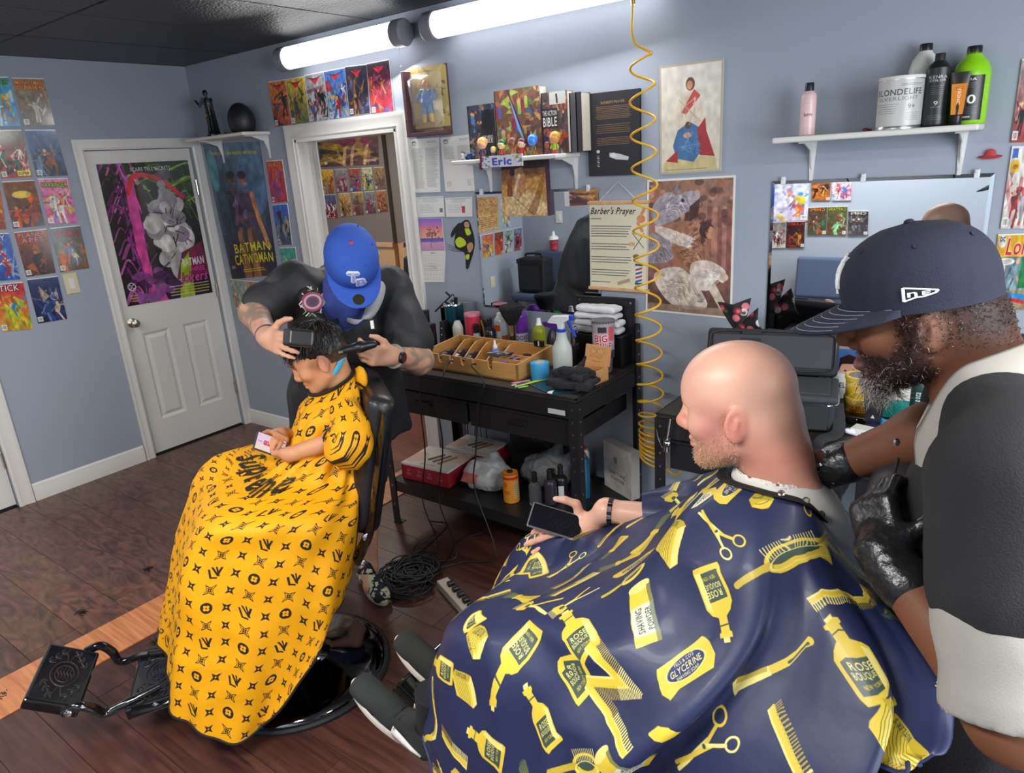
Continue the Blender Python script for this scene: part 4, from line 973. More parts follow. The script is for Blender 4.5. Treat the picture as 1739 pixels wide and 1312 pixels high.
vessel('shampoo_bottle','slim pale pink bottle with black cap, alone at the left of the shelf','bottle',c,bottle_prof(.026,h*.86,.014,.86),mat('pale_pink','e8c4c6',.3),[('cap',[(.015,h*.84)]+cap_prof(.015,h*.85,h),M_blk)],(.0265,h*.1,h*.66,img_mat('lab1',tcan(120,200,'e8c4c6',[('lange',.5,.45,.55,.13,'2a2024')],[(.2,.06,.8,.1,1,'8a6a6c'),(.3,.9,.7,.94,1,'8a6a6c')]),.35),2.0))
c,h=place(1524,221,131,-.135,S2)
M_tin=mat('brushed_tin','cfd0cf',.28,.9,var=.06,vscale=60)
cv=Canvas(260,190,'c9cac8');cv.grad('dcdcda','b8b8b4',horiz=True);cv.text('BLONDELIFE',.46,.26,.8,.13,'4a4a4a',1);cv.text('SILVERLIGHT',.44,.4,.7,.085,'6a6a6a',0);cv.lines(.06,.5,.5,.74,5,'77777a',.008);cv.text('9+',.68,.58,.12,.1,'5a5a60');cv.lines(.6,.7,.85,.9,5,'88888a',.008);cv.lines(.5,.08,.9,.14,2,'77777a',.01)
vessel('powder_tin','wide silver powder tin on the shelf','tin',c,[(.068,0),(.0685,.004),(.066,.008),(.066,h-.008)],M_tin,[('lid',[(.068,h-.01),(.0685,h-.004),(.067,h),(.058,h-.003),(0,h-.003)],mat('white_lid','e0dfd9',.4))],(.0666,.01,h-.012,img_mat('lab2',cv,.3),2.9))
c,h=place(1559,218,76,-.046,S2)
vessel('developer_bottle','tall white bottle half hidden behind the silver tin','bottle',c,[(.043,0),(.045,.004),(.045,h*.58),(.044,h*.7),(.036,h*.82),(.02,h*.9),(.018,h*.93)],mat('milky_plastic','dcdcd6',.35),[('cap',[(.019,h*.91)]+cap_prof(.019,h*.915,h),M_blk)],(.0455,h*.3,h*.66,img_mat('lab3',tcan(120,120,'dcdcd6',[('VOLUME',.55,.3,.5,.14,'777772')],[(.2,.45,.9,.8,3,'999994')]),.4),2.2))
c,h=place(1584,217,92,-.115,S2)
cv=Canvas(150,330,'1b1b1e');cv.text('KENRA',.5,.16,.66,.06,'d0d0d0',0);cv.text('COLOR',.5,.22,.6,.04,'d0d0d0');cv.lines(.25,.3,.75,.48,5,'8a8a8a',.012,.1,center=True);cv.text('9',.5,.62,.16,.085,'dcdcdc',0);cv.text('VOLUME',.5,.69,.36,.024,'b0b0b0',0);cv.lines(.25,.82,.75,.93,3,'8a8a8a',.014,.1,center=True)
vessel('developer_bottle','black bottle with a large 9 on it, between tin and orange tube','bottle',c,[(.035,0),(.037,.004),(.037,h*.68),(.036,h*.74),(.028,h*.84),(.016,h*.9)],mat('black_satin','1d1d20',.4),[('cap',[(.0145,h*.88)]+cap_prof(.0145,h*.9,h),M_blkm)],(.0374,h*.03,h*.8,img_mat('lab4',cv,.4),2.2))
c,h=place(1640,212,80,-.07,S2)
M_lime=mat('lime_plastic','8fd41c',.3)
cv=Canvas(140,230,'161618');cv.text('INOA',.4,.08,.6,.06,'e8e8e8');cv.lines(.1,.15,.8,.28,4,'b0b0b0',.012,.3);cv.rect(.1,.34,.4,.38,'9ad02c');cv.text('10',.46,.52,.56,.2,'e8f0e0');cv.lines(.1,.68,.85,.86,5,'9a9a9a',.012,.3);cv.rect(.1,.9,.6,.94,'b0b0b0')
vessel('developer_bottle','tall lime green bottle with a black label, at the right end of the shelf','bottle',c,[(.05,0),(.053,.004),(.053,h*.6),(.052,h*.68),(.044,h*.78),(.028,h*.86),(.021,h*.9),(.021,h*.92)],M_lime,[('cap',[(.021,h*.9)]+cap_prof(.021,h*.91,h),M_blk)],(.0535,h*.05,h*.62,img_mat('lab5',cv,.35),1.5))
c,h=place(1622,213,123,-.145,S2)
t=thing('cream_tube','orange and black squeeze tube in front of the lime bottle','tube',c);A=(CAM_C-c);ang=math.atan2(A[1],A[0])+PI/2;Rt=rotz(ang)
rows=[];q=np.arange(20)*2*PI/20
for z,rx,ry in((.03,.017,.017),(h*.35,.021,.015),(h*.7,.025,.008),(h*.93,.027,.003),(h,.027,.002)):rows.append(np.stack([np.cos(q)*rx,np.sin(q)*ry,np.full(20,z)],1)@Rt.T)
MB().grid(np.array(rows),closed=True).build('body',mat('dark_tube','2a2624',.3),t);MB().lathe([(.015,0),(.016,.003),(.0165,.028),(.012,.031)],n=20).build('cap',M_blk,t)
cv=Canvas(80,160,'e08a2c');cv.text('WONDER',.5,.5,1.5,.11,'f0e6da',rot=-PI/2);cv.lines(.2,.1,.8,.2,2,'7a3a1a',.02)
P=np.array([[(s*k,-.0-o,z)for s in(-1,1)]for k,o,z in((.016,.0165,h*.2),(.019,.0125,h*.5),(.0215,.008,h*.78))])@Rt.T
MB().grid(P,0,np.array([[(0,0),(1,0)],[(0,.5),(1,.5)],[(0,1),(1,1)]])).build('label',img_mat('lab6',cv,.3),t,fix=False)
c,h=place(1470,222,219,-.1,S2)
tag(MB().sph((c[0],c[1],S2+.006),(.012,.009,.006),10).sph((c[0]+.014,c[1],S2+.004),(.006,.006,.004),8).build('clip_bow',mat('dark_red_plastic','9a2a30',.4),None),'tiny red hair clip lying on the shelf left of the silver tin','clip')
S1=1.832
def book(label,x0,x1,y0,y1,h,m_cover,m_side,pages=True,tilt=0.):
 t=thing('book',label,'book',((x0+x1)/2,(y0+y1)/2,S1),'books on the shelf',0);w,d=x1-x0,y1-y0
 P=[(-w/2,-d/2,h),(w/2,-d/2,h),(w/2,-d/2,0),(-w/2,-d/2,0)]
 MB().prism(P,(0,.004,0),mi=1,mi_front=0,uv=[(0,1),(1,1),(1,0),(0,0)]).build('front_cover',[m_cover,m_side],t,smooth=0,fix=False)
 MB().box((0,d/2-.002,h/2),(w,.004,h)).box((-w/2+.002,0,h/2),(.004,d,h)).build('back_cover',m_side,t,smooth=0)
 MB().box((.001,0,h/2),(w-.006,d-.009,h-.008)).build('pages',mat('page_edges','cfc8ba',.8,var=.1,vscale=200),t,smooth=0)
 return t
rr=random.Random(44)
def bcover(W,Hh,bg,cols,n=60):
 cv=Canvas(W,Hh,bg)
 for k in range(n):cv.poly([(x0+rr.uniform(-.12,.12),y0+rr.uniform(-.1,.1))for x0,y0 in[(rr.random(),rr.random())]for _ in range(5)],rr.choice(cols),.8)
 for k in range(12):
  x,y=rr.random(),rr.uniform(.1,.9);cv.ell(x,y,.05,.05,rr.choice(['c89468','8a5a40']));cv.line([(x,y+.05),(x,y+.16)],.08,rr.choice(cols))
 cv.noise(.15,20,n);return cv
bx=lambda px,py,y:on(px,py,1,y)
cv=bcover(130,190,'3a3a48',['4a7ac0','c8823a','8a5a38','26262e','5aa0a8','3a2c28']);cv.rect(.52,.1,1,1,'1c1c22',.75);cv.ell(.76,.34,.2,.36,'16161c');cv.text('THE HERO',.72,.6,.38,.06,'e0e0dc');cv.text('BIBLE',.72,.67,.38,.07,'e0e0dc')
a,b=bx(799,262,-.1),bx(843,262,-.1);book('smallest book of the shelf, with Hero Bible lettering',a[0],b[0],-.1,-.065,bx(820,177,-.1)[2]-S1,img_mat('bk1',cv,.3,.4),M_blkm)
cv=bcover(190,220,'6a4a3a',['8a2a4a','5a7a3a','b8743a','3a5aa0','6a3a28','9ab04a','4a3030','c8a060'],90);cv.poly([(.3,0),(.42,.28),(.66,.85),(.5,.6)],'7a9ae0');cv.line([(.3,0),(.7,.85)],.02,'1c1c30')
a,b=bx(845.5,262,-.11),bx(921,258,-.11);book('largest and tallest book of the shelf, crowded cover',a[0],b[0],-.11,-.05,bx(885,149,-.11)[2]-S1,img_mat('bk2',cv,.3,.4),mat('grey_binding','9a9a98',.5))
cv=bcover(120,220,'4a3a3a',['b8482c','7a5a4a','3a4a6a','c88a4a','2a2428','8a8088'],60);cv.rect(.0,.26,.62,.58,'201c20');cv.rect(.32,0,.95,.2,'c8c8c4');cv.text('THE ACTION',.31,.33,.56,.08,'e6e2dc');cv.text('BIBLE',.31,.47,.56,.15,'e6e2dc');cv.line([(.6,.05),(.62,.17)],.07,'3a2a2a')
a,b=bx(923,258,-.12),bx(966,257,-.12);book('book with Action Bible lettering, right of the tallest one',a[0],b[0],-.12,-.07,bx(945,155,-.12)[2]-S1,img_mat('bk3',cv,.3,.4),mat('salmon_binding','8a5a4c',.5))
a,b=bx(970,257,-.1),bx(976,257,-.1);book('thin grey book beside the Action Bible one',a[0],b[0]+.012,-.1,-.02,bx(975,157,-.1)[2]-S1,mat('dark_grey_cover','55545a',.4),mat('dark_grey_cover','',.4))
book('last dark book at the right end of the row',b[0]+.014,b[0]+.04,-.1,-.02,bx(982,156,-.1)[2]-S1,mat('charcoal_cover','36363c',.4),mat('charcoal_cover','',.4))
def figurine(px,py0,py1,label,hair,skin,top,leg,y=-.165,z=S1,mop=1.):
 c,h=place(px,py0,py1,y,z);t=thing('figurine',label,'figurine',c,'toy figures in front of the books')
 k=h/.1
 MB().sph((0,0,.068*k),(.024*k,.023*k,.026*k),14).build('head',skin,t)
 MB().sph((0,.004*k,.075*k),(.0265*k,.025*k,.025*k*mop),14).build('hair',hair,t)
 MB().lathe([(.011*k,.018*k),(.014*k,.022*k),(.011*k,.046*k)],n=12).cyl((-.012*k,0,.04*k),(-.021*k,-.006*k,.024*k),.005*k,n=8).cyl((.012*k,0,.04*k),(.021*k,-.006*k,.024*k),.005*k,n=8).build('torso',top,t)
 MB().cyl((-.007*k,0,0),(-.006*k,0,.02*k),.0065*k,n=8).cyl((.007*k,0,0),(.006*k,0,.02*k),.0065*k,n=8).build('legs',leg,t)
 return t
mc=lambda c,r=.35:mat('toy_'+c,c,r)
figurine(820,264,232,'blond toy figure in front of the smallest book',mc('d8a05a'),mc('e0b088'),mc('3a3a5a'),mc('8a7a30'))
figurine(838,263,248,'small yellow-haired toy figure beside the blond one',mc('d8c04a'),mc('d8b090'),mc('4a4a30'),mc('3a3a3a'))
figurine(853,263,235,'toy figure with dark green hair',mc('2a5a3a'),mc('d8c890'),mc('b0483a'),mc('8a3a3a'))
figurine(871,263,232,'brown-masked toy figure before the tallest book',mc('6a4038'),mc('7a4a3a'),mc('a06a4a'),mc('c8a050'))
figurine(887,262,233,'toy figure with dark red hair and red coat',mc('5a2430'),mc('e0c0a0'),mc('b8282c'),mc('8a3a2a'))
figurine(905,262,227,'shiny blue-headed toy figure',mc('3a7ad0',.15),mc('4a8ae0',.15),mc('6a5a3a'),mc('7a7a30'))
figurine(930,260,240,'small brown toy animal beside the blond boy toy',mc('7a4030'),mc('8a5038'),mc('7a4030'),mc('6a3828'))
figurine(943,260,222,'largest toy figure, blond boy in a lime top',mc('c89038'),mc('e0a060'),mc('a8b830'),mc('c0482a'))
figurine(786,269,256,'tiny white toy figure at the left tip of the shelf',mc('3a3a40'),mc('d0d0d4'),mc('c8c8d0'),mc('8a8a90'))
t=thing('toy_car','tiny dark blue toy at the left of the shelf','toy',place(799,267,262,-.17,S1)[0],None)
MB().box((0,0,.012),(.05,.022,.012)).box((-.004,0,.022),(.024,.018,.01)).build('car_body',mc('2a4a78',.2),t,smooth=0,bevel=.003)
mb=MB()
for x in(-.016,.016):mb.cyl((x,-.012,.007),(x,.012,.007),.007,n=12)
mb.build('wheel',M_blk,t)
a,b=on(817,275,1,-.206),on(889,270,1,-.206)
t=thing('name_board','painted name board reading Eric hanging at the shelf edge','sign',(a+b)/2)
cv=Canvas(240,84,'e4e0e8');rr2=random.Random(5)
for k in range(70):cv.ell(rr2 .random(),rr2 .random(),.03,.03,rr2 .choice(['e8e4ec','7a5ab8','c8b8d8','9ab05a','5a6ab0','d8c860','6a8a5a']),al=.8)
cv.rect(.24,.06,.78,.94,'e2dfe6');cv.text('Eric',.5,.5,.48,.62,'2a50b0',1,edge='8a9ad0',ew=.05)
child(print_panel('board_face',None,None,[on(x,y,1,-.206)for x,y in((818,266),(888,260),(889,281),(820,285))],(0,-1,0),.005,img_mat('eric',cv,.5),PAPER),t)
child(MB().cyl(on(819,282,1,-.203),on(819,260,1,-.203),.011,n=10).sph(on(817,281,1,-.206),(.013,.006,.02),10).build('charm',mc('6a2a3a'),None),t)
c,h=place(361,227,146,-.13,SZ1)
t=thing('action_figure','dark poseable figure with outstretched arms on the corner shelf','figure',c);k=h/.3
M_suit=mat('grey_suit','4b4d54',.35,.2);M_drk=mat('figure_black','16171a',.3)
S=SDF((-.13,-.06,-.004),(.07,.06,.31),.0032);Q=lambda*p:np.array(p)*1.
S.ell(Q(0,0,.205),(.03,.022,.036),k=.01).ell(Q(0,0,.165),(.022,.017,.03),k=.012).ell(Q(0,0,.14),(.024,.018,.02),k=.01)
for s in(-1,1):
 S.chain([Q(.0,s*.012,.135),Q(.008,s*.016,.075),Q(.004+.012*s,s*.017,.015)],[.016,.0115,.009],.006);S.cap(Q(.004+.012*s,s*.017,.008),Q(-.02+.012*s,s*.018,.006),.008,.007,.004)
 S.chain([Q(.004,s*.032,.228),Q(-.03,s*.036,.19 if s<0 else.215),Q(-.082,s*.026,.222 if s<0 else.235)],[.0115,.009,.0075],.005);S.ell(Q(-.09,s*.025,.226 if s<0 else.238),(.011,.007,.008),k=.004)
S.ell(Q(-.004,0,.268),(.018,.016,.021),k=.006).cap(Q(0,0,.235),Q(0,0,.255),.009,.009,.006)
V,F=S.mesh();V=relax(V,F,1)
colr=np.tile(lin('4b4d54'),(len(V),1));dk=(V[:,2]<.06)|(V[:,2]>.258)|(V[:,0]<-.035);colr[dk]=lin('17181b');colr[(V[:,2]>.125)&(V[:,2]<.14)]=lin('c8a030');colr[(V[:,0]<-.012)&(V[:,2]>.25)&(V[:,2]<.266)]=lin('c89a78')
mesh_obj('body',V*k,F,mat('figure_paint','808080',.3,attr='tint'),t,colr)
P=[[(.014+.004*math.sin(j*1.9)+.016*i/6,(j-4)*(.006+.0035*i/6),.235-.22*i/6)for j in range(9)]for i in range(7)]
MB().grid(np.array(P)*k).build('coat',M_drk,t,smooth=180,solid=.003)
c,h=place(410,223,173,-.1,SZ1)
t=thing('mask','plain black mask lying beside the dark figure on the corner shelf','mask',c)
S=SDF((-.09,-.08,-.01),(.09,.08,.17),.0045)
S.ell((.01,0,.06),(.07,.06,.085),k=.01).ell((-.05,0,.03),(.022,.02,.03),k=.03).ell((.04,0,.05),(.045,.055,.07),k=.02).ell((-.052,-.032,.06),(.02,.016,.01),k=.01,sub=True).ell((-.052,.032,.06),(.02,.016,.01),k=.01,sub=True).ell((-.055,0,-.0),(.03,.03,.016),k=.01,sub=True)
S.cut((0,0,0),(0,0,-1));V,F=S.mesh();V=relax(V,F,2);mesh_obj('shell',V*(h/.145),F,mat('rubber_black','222226',.45),t)
tag(MB().tube([np.array(c)+p for p in catmull([(-.13,-.03,.004),(-.1,-.055,.004),(-.06,-.07,.004),(-.02,-.065,.004)],6)],.004,6).sph(np.array(c)+[-.08,-.062,.008],(.014,.008,.007),8).build('ribbon',mat('dark_red_plastic','',.4),None),'dark red ribbon lying between figure and mask','ribbon')
x0,z1=on(690,118,1,-.02)[[0,2]];x1,z0=on(765,227,1,-.02)[[0,2]]
t=thing('boxed_toy','gold and brown boxed toy with a clear window hung beside the doorway','boxed toy',((x0+x1)/2,0,(z0+z1)/2));w,hh=x1-x0,z1-z0
cv=Canvas(160,200,'b09448');cv.grad('a88a4a','c8b468',horiz=True);rr2=random.Random(8)
for k in range(60):cv.poly([(a+rr2 .uniform(-.1,.1),b+rr2 .uniform(-.08,.08))for a,b in[(rr2 .random(),rr2 .random())]for _ in range(4)],rr2 .choice(['6a5a30','d8c888','8a6a40','4a4030','b8a458','5a3a40']),.6)
cv.rect(0,.88,1,1,'5a4048',.8);cv.lines(.3,.9,.9,.98,2,'c8a050',.02)
MB().prism([(-w/2,-.012,hh/2),(w/2,-.012,hh/2),(w/2,-.012,-hh/2),(-w/2,-.012,-hh/2)],(0,.0115,0),mi=1,mi_front=0,uv=[(0,1),(1,1),(1,0),(0,0)]).build('card',[img_mat('toycard',cv,.4),mat('plum_side','5a3a42',.5)],t,smooth=0,fix=False)
MB().box((-w*.47,-.038,-.005),(.02,.052,hh*.96)).box((0,-.038,-hh/2+.01),(w*.96,.05,.018)).build('side_flap',mat('plum_side','',.5),t,smooth=0,bevel=.002)
S=SDF((-.09,-.06,-.13),(.09,.0,.13),.005);S.ell((0,-.03,.02),(.035,.016,.045),k=.01).ell((0,-.03,.08),(.02,.016,.022),k=.01)
for s in(-1,1):S.chain([(.03*s,-.03,.05),(.055*s,-.03,.02),(.03*s,-.035,-.005)],[.013,.011,.01],.01).chain([(.014*s,-.03,-.01),(.02*s,-.03,-.05),(.026*s,-.03,-.095)],[.017,.014,.012],.01)
V,F=S.mesh();cc=np.tile(lin('3a6a98'),(len(V),1));cc[V[:,2]>.055]=lin('b8803a');cc[V[:,2]<-.06]=lin('b8903a');mesh_obj('toy',V,F,mat('figure_paint','',.3),t,cc)
M_clear=mat('clear_plastic','ffffff',.08,alpha=.16,coat=1.)
P=np.zeros((9,9,3))
for i in range(9):
 for j in range(9):
  u,v=(j-4)/4,(i-4)/4;e=min(1,6*(1-max(abs(u),abs(v))))
  P[i,j]=(-.01+u*w*.4,-.014-.046*e+.006*math.sin(5*u+3*v),v*hh*.42)
MB().grid(P).build('clear_window',M_clear,t,smooth=60)
# ================================================================== workbenches
M_steel=mat('black_powder_coat','1c1c1f',.42,.0,bump=.05,bscale=300)
M_bench=mat('dark_bench_top','2b2623',.5,var=.2,vscale=10,stretch=(1,12,1))
M_bolt=mat('bolt_zinc','b8b8ba',.3,1.)
TZ=.88
def workbench(label,x0,x1,y0,y1,drawers,shelf=True):
 t=thing('workbench',label,'workbench',((x0+x1)/2,(y0+y1)/2,0));W,D=x1-x0,y1-y0
 MB().box((0,0,TZ-.0102),(W-.004,D-.004,.018)).build('top',M_bench,t,smooth=0,bevel=.002)
 mb=MB();a=.075
 for y in(-D/2+.004,D/2-.004):mb.box((0,y,TZ-.02-a/2),(W,.004,a))
 for x in(-W/2+.003,W/2-.003):mb.box((x,0,TZ-.02-a/2),(.004,D,a)).box((x,0,TZ-.0042),(.006,D,.006))
 for y in(-D/2+.003,D/2-.003):mb.box((0,y,TZ-.0042),(W,.006,.006))
 mb.build('apron',M_steel,t,smooth=0)
 for sx in(-1,1):
  for sy in(-1,1):
   top=TZ+.19 if sy>0 and drawers is not None else TZ-.02
   x,y=sx*(W/2+.002),sy*(D/2+.002)
   L=bpy.data.objects.new('leg_group',None)
   o=MB().box((x-sx*.021,y,top/2),(.042,.004,top)).box((x,y-sy*.021,top/2),(.004,.042,top)).box((x-sx*.02,y-sy*.02,.002),(.05,.05,.004)).build('leg',M_steel,t,smooth=0)
   bpy.data.objects.remove(L);mb=MB();z=top-.03
   for k in range(10 if sy<0 else 12):
    if z<.1:break
    if sy<0:mb.cyl((x-sx*.022,y-.0018,z),(x-sx*.022,y-.005,z),.0045,n=8)
    mb.cyl((x+sx*.0018,y-sy*.02,z),(x+sx*.005,y-sy*.02,z),.0045,n=8);z-=.055 if k<5 else.11
   mb.build('bolt',M_bolt,o)
 if shelf:MB().box((0,0,.2438),(W-.02,D-.02,.012)).box((0,-D/2+.006,.222),(W-.01,.006,.058)).box((0,D/2-.006,.222),(W-.01,.006,.058)).box((W/2-.008,0,.222),(.006,D-.02,.058)).box((-W/2+.008,0,.222),(.006,D-.02,.058)).build('lower_shelf',M_steel,t,smooth=0)
 for(a,b)in drawers or[]:
  d=MB().box(((a+b)/2,-D/2+.02,TZ-.165),(b-a,.014,.115)).box(((a+b)/2,0,TZ-.218),(b-a-.02,D-.08,.006)).box((a+.01,0,TZ-.18),(.006,D-.08,.08)).box((b-.01,0,TZ-.18),(.006,D-.08,.08)).build('drawer',M_steel,t,smooth=0,bevel=.002)
  MB().box(((a+b)/2,-D/2+.007,TZ-.16),(.1,.012,.02)).box(((a+b)/2,-D/2+.0,TZ-.152),(.1,.006,.008)).build('handle',M_blk,d,smooth=0,bevel=.003)
  MB().box(((a+b)/2,-D/2+.013,TZ-.108),(b-a,.02,.006)).build('rail',mat('drawer_rail','3a3a40',.3,.6),d,smooth=0)
 return t
T1=workbench('black steel workbench crowded with clippers, sprays and a wooden organizer',2.2,3.385,-.59,-.03,[(-.57,-.02),(.0,.55)])
T2=workbench('black steel workbench behind the bald man, holding the open case',3.735,5.1,-.59,-.03,[(-.63,-.02),(.02,.63)])
P=on(1026,705,1,-.592)
tag(MB().box(on(945,699,1,-.594),(.085,.002,.022),rotz(0)).build('price_label',mat('label_grey','b9bcbc',.5),None),'blank pale label stuck on the drawer front of the crowded bench','label')
M_bam=mat('bamboo','c39255',.45,var=.12,vscale=14,stretch=(1,8,8));M_bam2=mat('bamboo_pale','b58348',.5,var=.12,vscale=14)
fl,fr_,br=on(718,623,2,TZ),on(880,648.5,2,TZ),on(930,617,2,TZ)
ex=fr_-fl;L=np.linalg.norm(ex);ax_=math.atan2(ex[1],ex[0]);dp=.29;hb=.078
t=thing('clipper_organizer','bamboo organizer tray with curved dividers on the workbench front','organizer',fl,None,ax_)
MB().box((L/2,dp/2,.004),(L,dp,.008)).build('base',M_bam2,t,smooth=0)
cx=[L*q for q in(.145,.275,.395,.515,.635)]
pts=[(0,0,0),(L,0,0),(L,0,hb)]
for c_ in reversed([.07,.21,.335,.455,.575,.735]):
 u=c_*L;w=.012;pts+=[(u+w,0,hb)]+[(u+w*math.cos(q),0,hb-.028-w*math.sin(q))for q in np.linspace(0,PI,6)]+[(u-w,0,hb)]
pts.append((0,0,hb));MB().prism(pts,(0,.01,0)).build('front_panel',M_bam,t,smooth=0)
MB().box((L/2,dp-.005,hb/2+.01),(L,.01,hb+.02)).build('back_panel',M_bam,t,smooth=0,bevel=.001)
for x in(.005,L-.005):MB().prism([(x-.005,.0,.0),(x-.005,dp,0),(x-.005,dp,hb+.02),(x-.005,.0,hb)],(.01,0,0)).build('side_panel',M_bam,t,smooth=0)
for x in cx:
 q=[(x,.01,0),(x,dp-.01,0),(x,dp-.01,hb+.012),(x,dp-.06,hb+.016),(x,dp-.1,hb-.004),(x,dp*.45,.035),(x,.05,.035),(x,.02,hb-.02),(x,.01,hb-.015)]
 MB().prism(q,(.007,0,0)).build('divider',M_bam,t,smooth=0)
mb=MB().box((L*.82,dp*.3,hb/2),(L*.34,.007,hb*.8)).box((L*.82,dp*.55,hb/2),(L*.34,.007,hb*.8))
mb.build('slot_rail',M_bam,t,smooth=0)
for k in range(4):MB().box((L*(.7+k*.07),dp*.42,hb/2),(.006,dp*.24,hb*.75)).build('slot_divider',M_bam,t,smooth=0)
TM=np.array(Matrix.Rotation(ax_,3,'Z'));tl_=lambda u,v,w:fl+TM@np.array([u,v,w])
def clipper(label,c,d,col,tip,L=.15,group='clippers lying in the organizer',r=.021):
 c,d=np.array(c,float),np.array(d,float);d=d/np.linalg.norm(d);t=thing('hair_clipper',label,'clipper',c,group);B=basis(d)
 S=SDF(np.array([-.1,-.1,-.1])-abs(d)*L*.6,np.array([.1,.1,.1])+abs(d)*L*.6,.004)
 S.chain([-d*L*.45,-d*L*.1,d*L*.22],[r*.72,r,r*.85],.01);S.rbox(d*L*.33,(r*.95,r*.55,L*.09),B,.004,.01);V,F=S.mesh()
 mesh_obj('housing',relax(V,F,1),F,col,t)
 MB().box(d*L*.44,(r*2,r*.5,.016),B).build('blade',tip,t,smooth=0,bevel=.001)
 MB().box(B[:,1]*r*.9+d*.0,(r*.5,.004,.03),B).build('switch',M_chrome,t,smooth=0,bevel=.001)
 return t
M_gold=mat('gold_trim','c8a24a',.25,1.)
clipper('black clipper in the first organizer slot',tl_(cx[0]*.55,dp*.48,.034),TM@np.array([.2,1,.12]),M_blk,M_chrome)
clipper('dark chrome-banded clipper in the second organizer slot',tl_((cx[0]+cx[1])/2,dp*.5,.034),TM@np.array([0,1,.2]),mat('dark_chrome','5a5456',.2,.8),M_chrome)
clipper('brown-black clipper in the third organizer slot',tl_((cx[1]+cx[2])/2,dp*.52,.032),TM@np.array([0,1,.1]),mat('brown_plastic','2e2320',.3),M_gold,.13)
clipper('slim trimmer lying across the right organizer slots',tl_(L*.72,dp*.3,hb+.012),TM@np.array([1,.25,.06]),mat('grey_gun','70747a',.3,.6),M_blk,.13,r=.013)
c=tl_(cx[4]*.93,dp*.52,.008)
vessel('oil_bottle','small blue oil bottle with white nozzle standing in the organizer','bottle',c,[(.017,0),(.018,.003),(.018,.075),(.016,.082),(.008,.086)],mat('blue_oil','6a8ad0',.25),[('nozzle',[(.011,.086),(.011,.096),(.008,.1),(.004,.125),(0,.126)],mat('white_plastic','e8e8ea',.3))])
for k,(u,v,cl,lb)in enumerate(((.82,.42,'4a3a8a','purple'),(.8,.17,'6a4a90','violet'),(.9,.7,'c87a3a','orange'),(.86,.68,'22222a','black'))):
 c=tl_(L*u,dp*v,hb*.72);t=thing('clipper_guard',lb+' clipper guard in the right organizer slots','guard',c,None,ax_)
 mb=MB().box((0,0,.006),(.045,.022,.012))
 for j in range(8):mb.box((-.019+j*.0054,-.018,.004),(.002,.024,.008))
 mb.build('comb_guard',mat('guard_'+cl,cl,.35),t,smooth=0,bevel=.001)
c=tl_(L*.9,dp-.03,hb+.02);t=thing('hair_clip','black and clear clip hung on the organizer rear edge','clip',c,None,ax_)
MB().box((0,0,.01),(.05,.02,.03)).build('jaw',M_blk,t,smooth=0,bevel=.004);MB().box((.005,-.011,.012),(.006,.004,.022)).build('stripe',mat('white_plastic','',.3),t,smooth=0)
def P1(px,py1,y,r=0.):
 c,h=place(px,585,py1,y,TZ);return c,h
GT='grooming bottles at the back of the workbench'
c,h=P1(728,527,-.16);t=vessel('cosmetic_tube','slim black tube with a glossy cap at the left end of the workbench','tube',c,[(.017,0),(.018,.002),(.018,.05),(.013,.055),(.02,h*.6),(.021,h)],M_blkm,[('cap',[(.0185,0),(.0185,.045),(.016,.047)],M_chrome)])
c,h=P1(730,560,-.3);t=thing('clipper_box','black angular holder with a purple stripe beside the barber sleeve','holder',c)
MB().prism([(-.035,-.025,0),(.035,-.025,0),(.03,-.02,h*1.25),(-.02,-.02,h*1.25)],(0,.05,0)).build('body',M_blk,t,smooth=0,bevel=.004);MB().box((.0,-.0275,.022),(.05,.004,.012)).build('stripe',mat('violet_light','5a3ad0',.3,emit=.5),t,smooth=0)
c,h=P1(757,545,-.15);t=thing('clipper_stand','black wedge-shaped clipper stand left of the disinfectant jar','stand',c)
MB().prism([(-.028,-.02,0),(.028,-.02,0),(.02,-.02,h*.9),(.008,-.02,h),(-.012,-.02,h)],(0,.04,0)).build('body',M_blk,t,smooth=0,bevel=.003);MB().cyl((0,-.021,h*.5),(0,-.024,h*.5),.004,n=8).cyl((.004,-.021,h*.75),(.004,-.024,h*.75),.004,n=8).build('screw',M_chrome,t)
c,h=P1(776,508,-.075)
M_teal=mat('teal_glass','3f8aa0',.05,trans=.75,ior=1.3)
vessel('disinfectant_jar','tall blue-green disinfectant jar holding a razor and a brush','jar',c,[(.048,0),(.05,.004),(.05,h*.8),(.052,h*.82),(.052,h*.88),(.05,h*.9)],M_teal,[('lid',[(.054,h*.87),(.054,h*.91),(.05,h*.93),(.02,h*.94),(.012,h)],M_chrome),('sleeve',[(.0505,.004),(.0508,h*.5),(.05,h*.51)],mat('black_label','22282c',.4))],None)
t=thing('straight_razor','black folding razor leaning out of the disinfectant jar','razor',c+[-.05,0,h*.9]);a,b=on(739,529,1,-.085)-(c+[-.05,0,h*.9]),on(765,503,1,-.085)-(c+[-.05,0,h*.9])
MB().bar(a,b,.012,.008).build('scales',M_blk,t,smooth=0,bevel=.003);MB().tube(catmull([b,b+[.02,0,.012],b+[.035,0,-.01],b+[.035,0,-.05]],5),.005,6).build('tang',M_chrome,t);MB().bar(b+[0,0,0],on(757,496,1,-.085)-(c+[-.05,0,h*.9]),.004,.01).build('blade',M_blk,t,smooth=0)
t=thing('brush','black-handled brush standing in the disinfectant jar','brush',c+[.035,-.02,0]);MB().tube([(0,0,.1),(0,0,.22),(.004,0,h*1.0),(.004,0,h*1.06)],[.006,.012,.009,.012],8).build('handle',M_blk,t)
c,h=P1(780,545,-.165);cv=Canvas(80,130,'d8ddd8');cv.grad('d8dcd8','c8a058');cv.poly([(.3,1),(.45,.5),(.6,.8),(.7,.6),(.9,1)],'b88a3a')
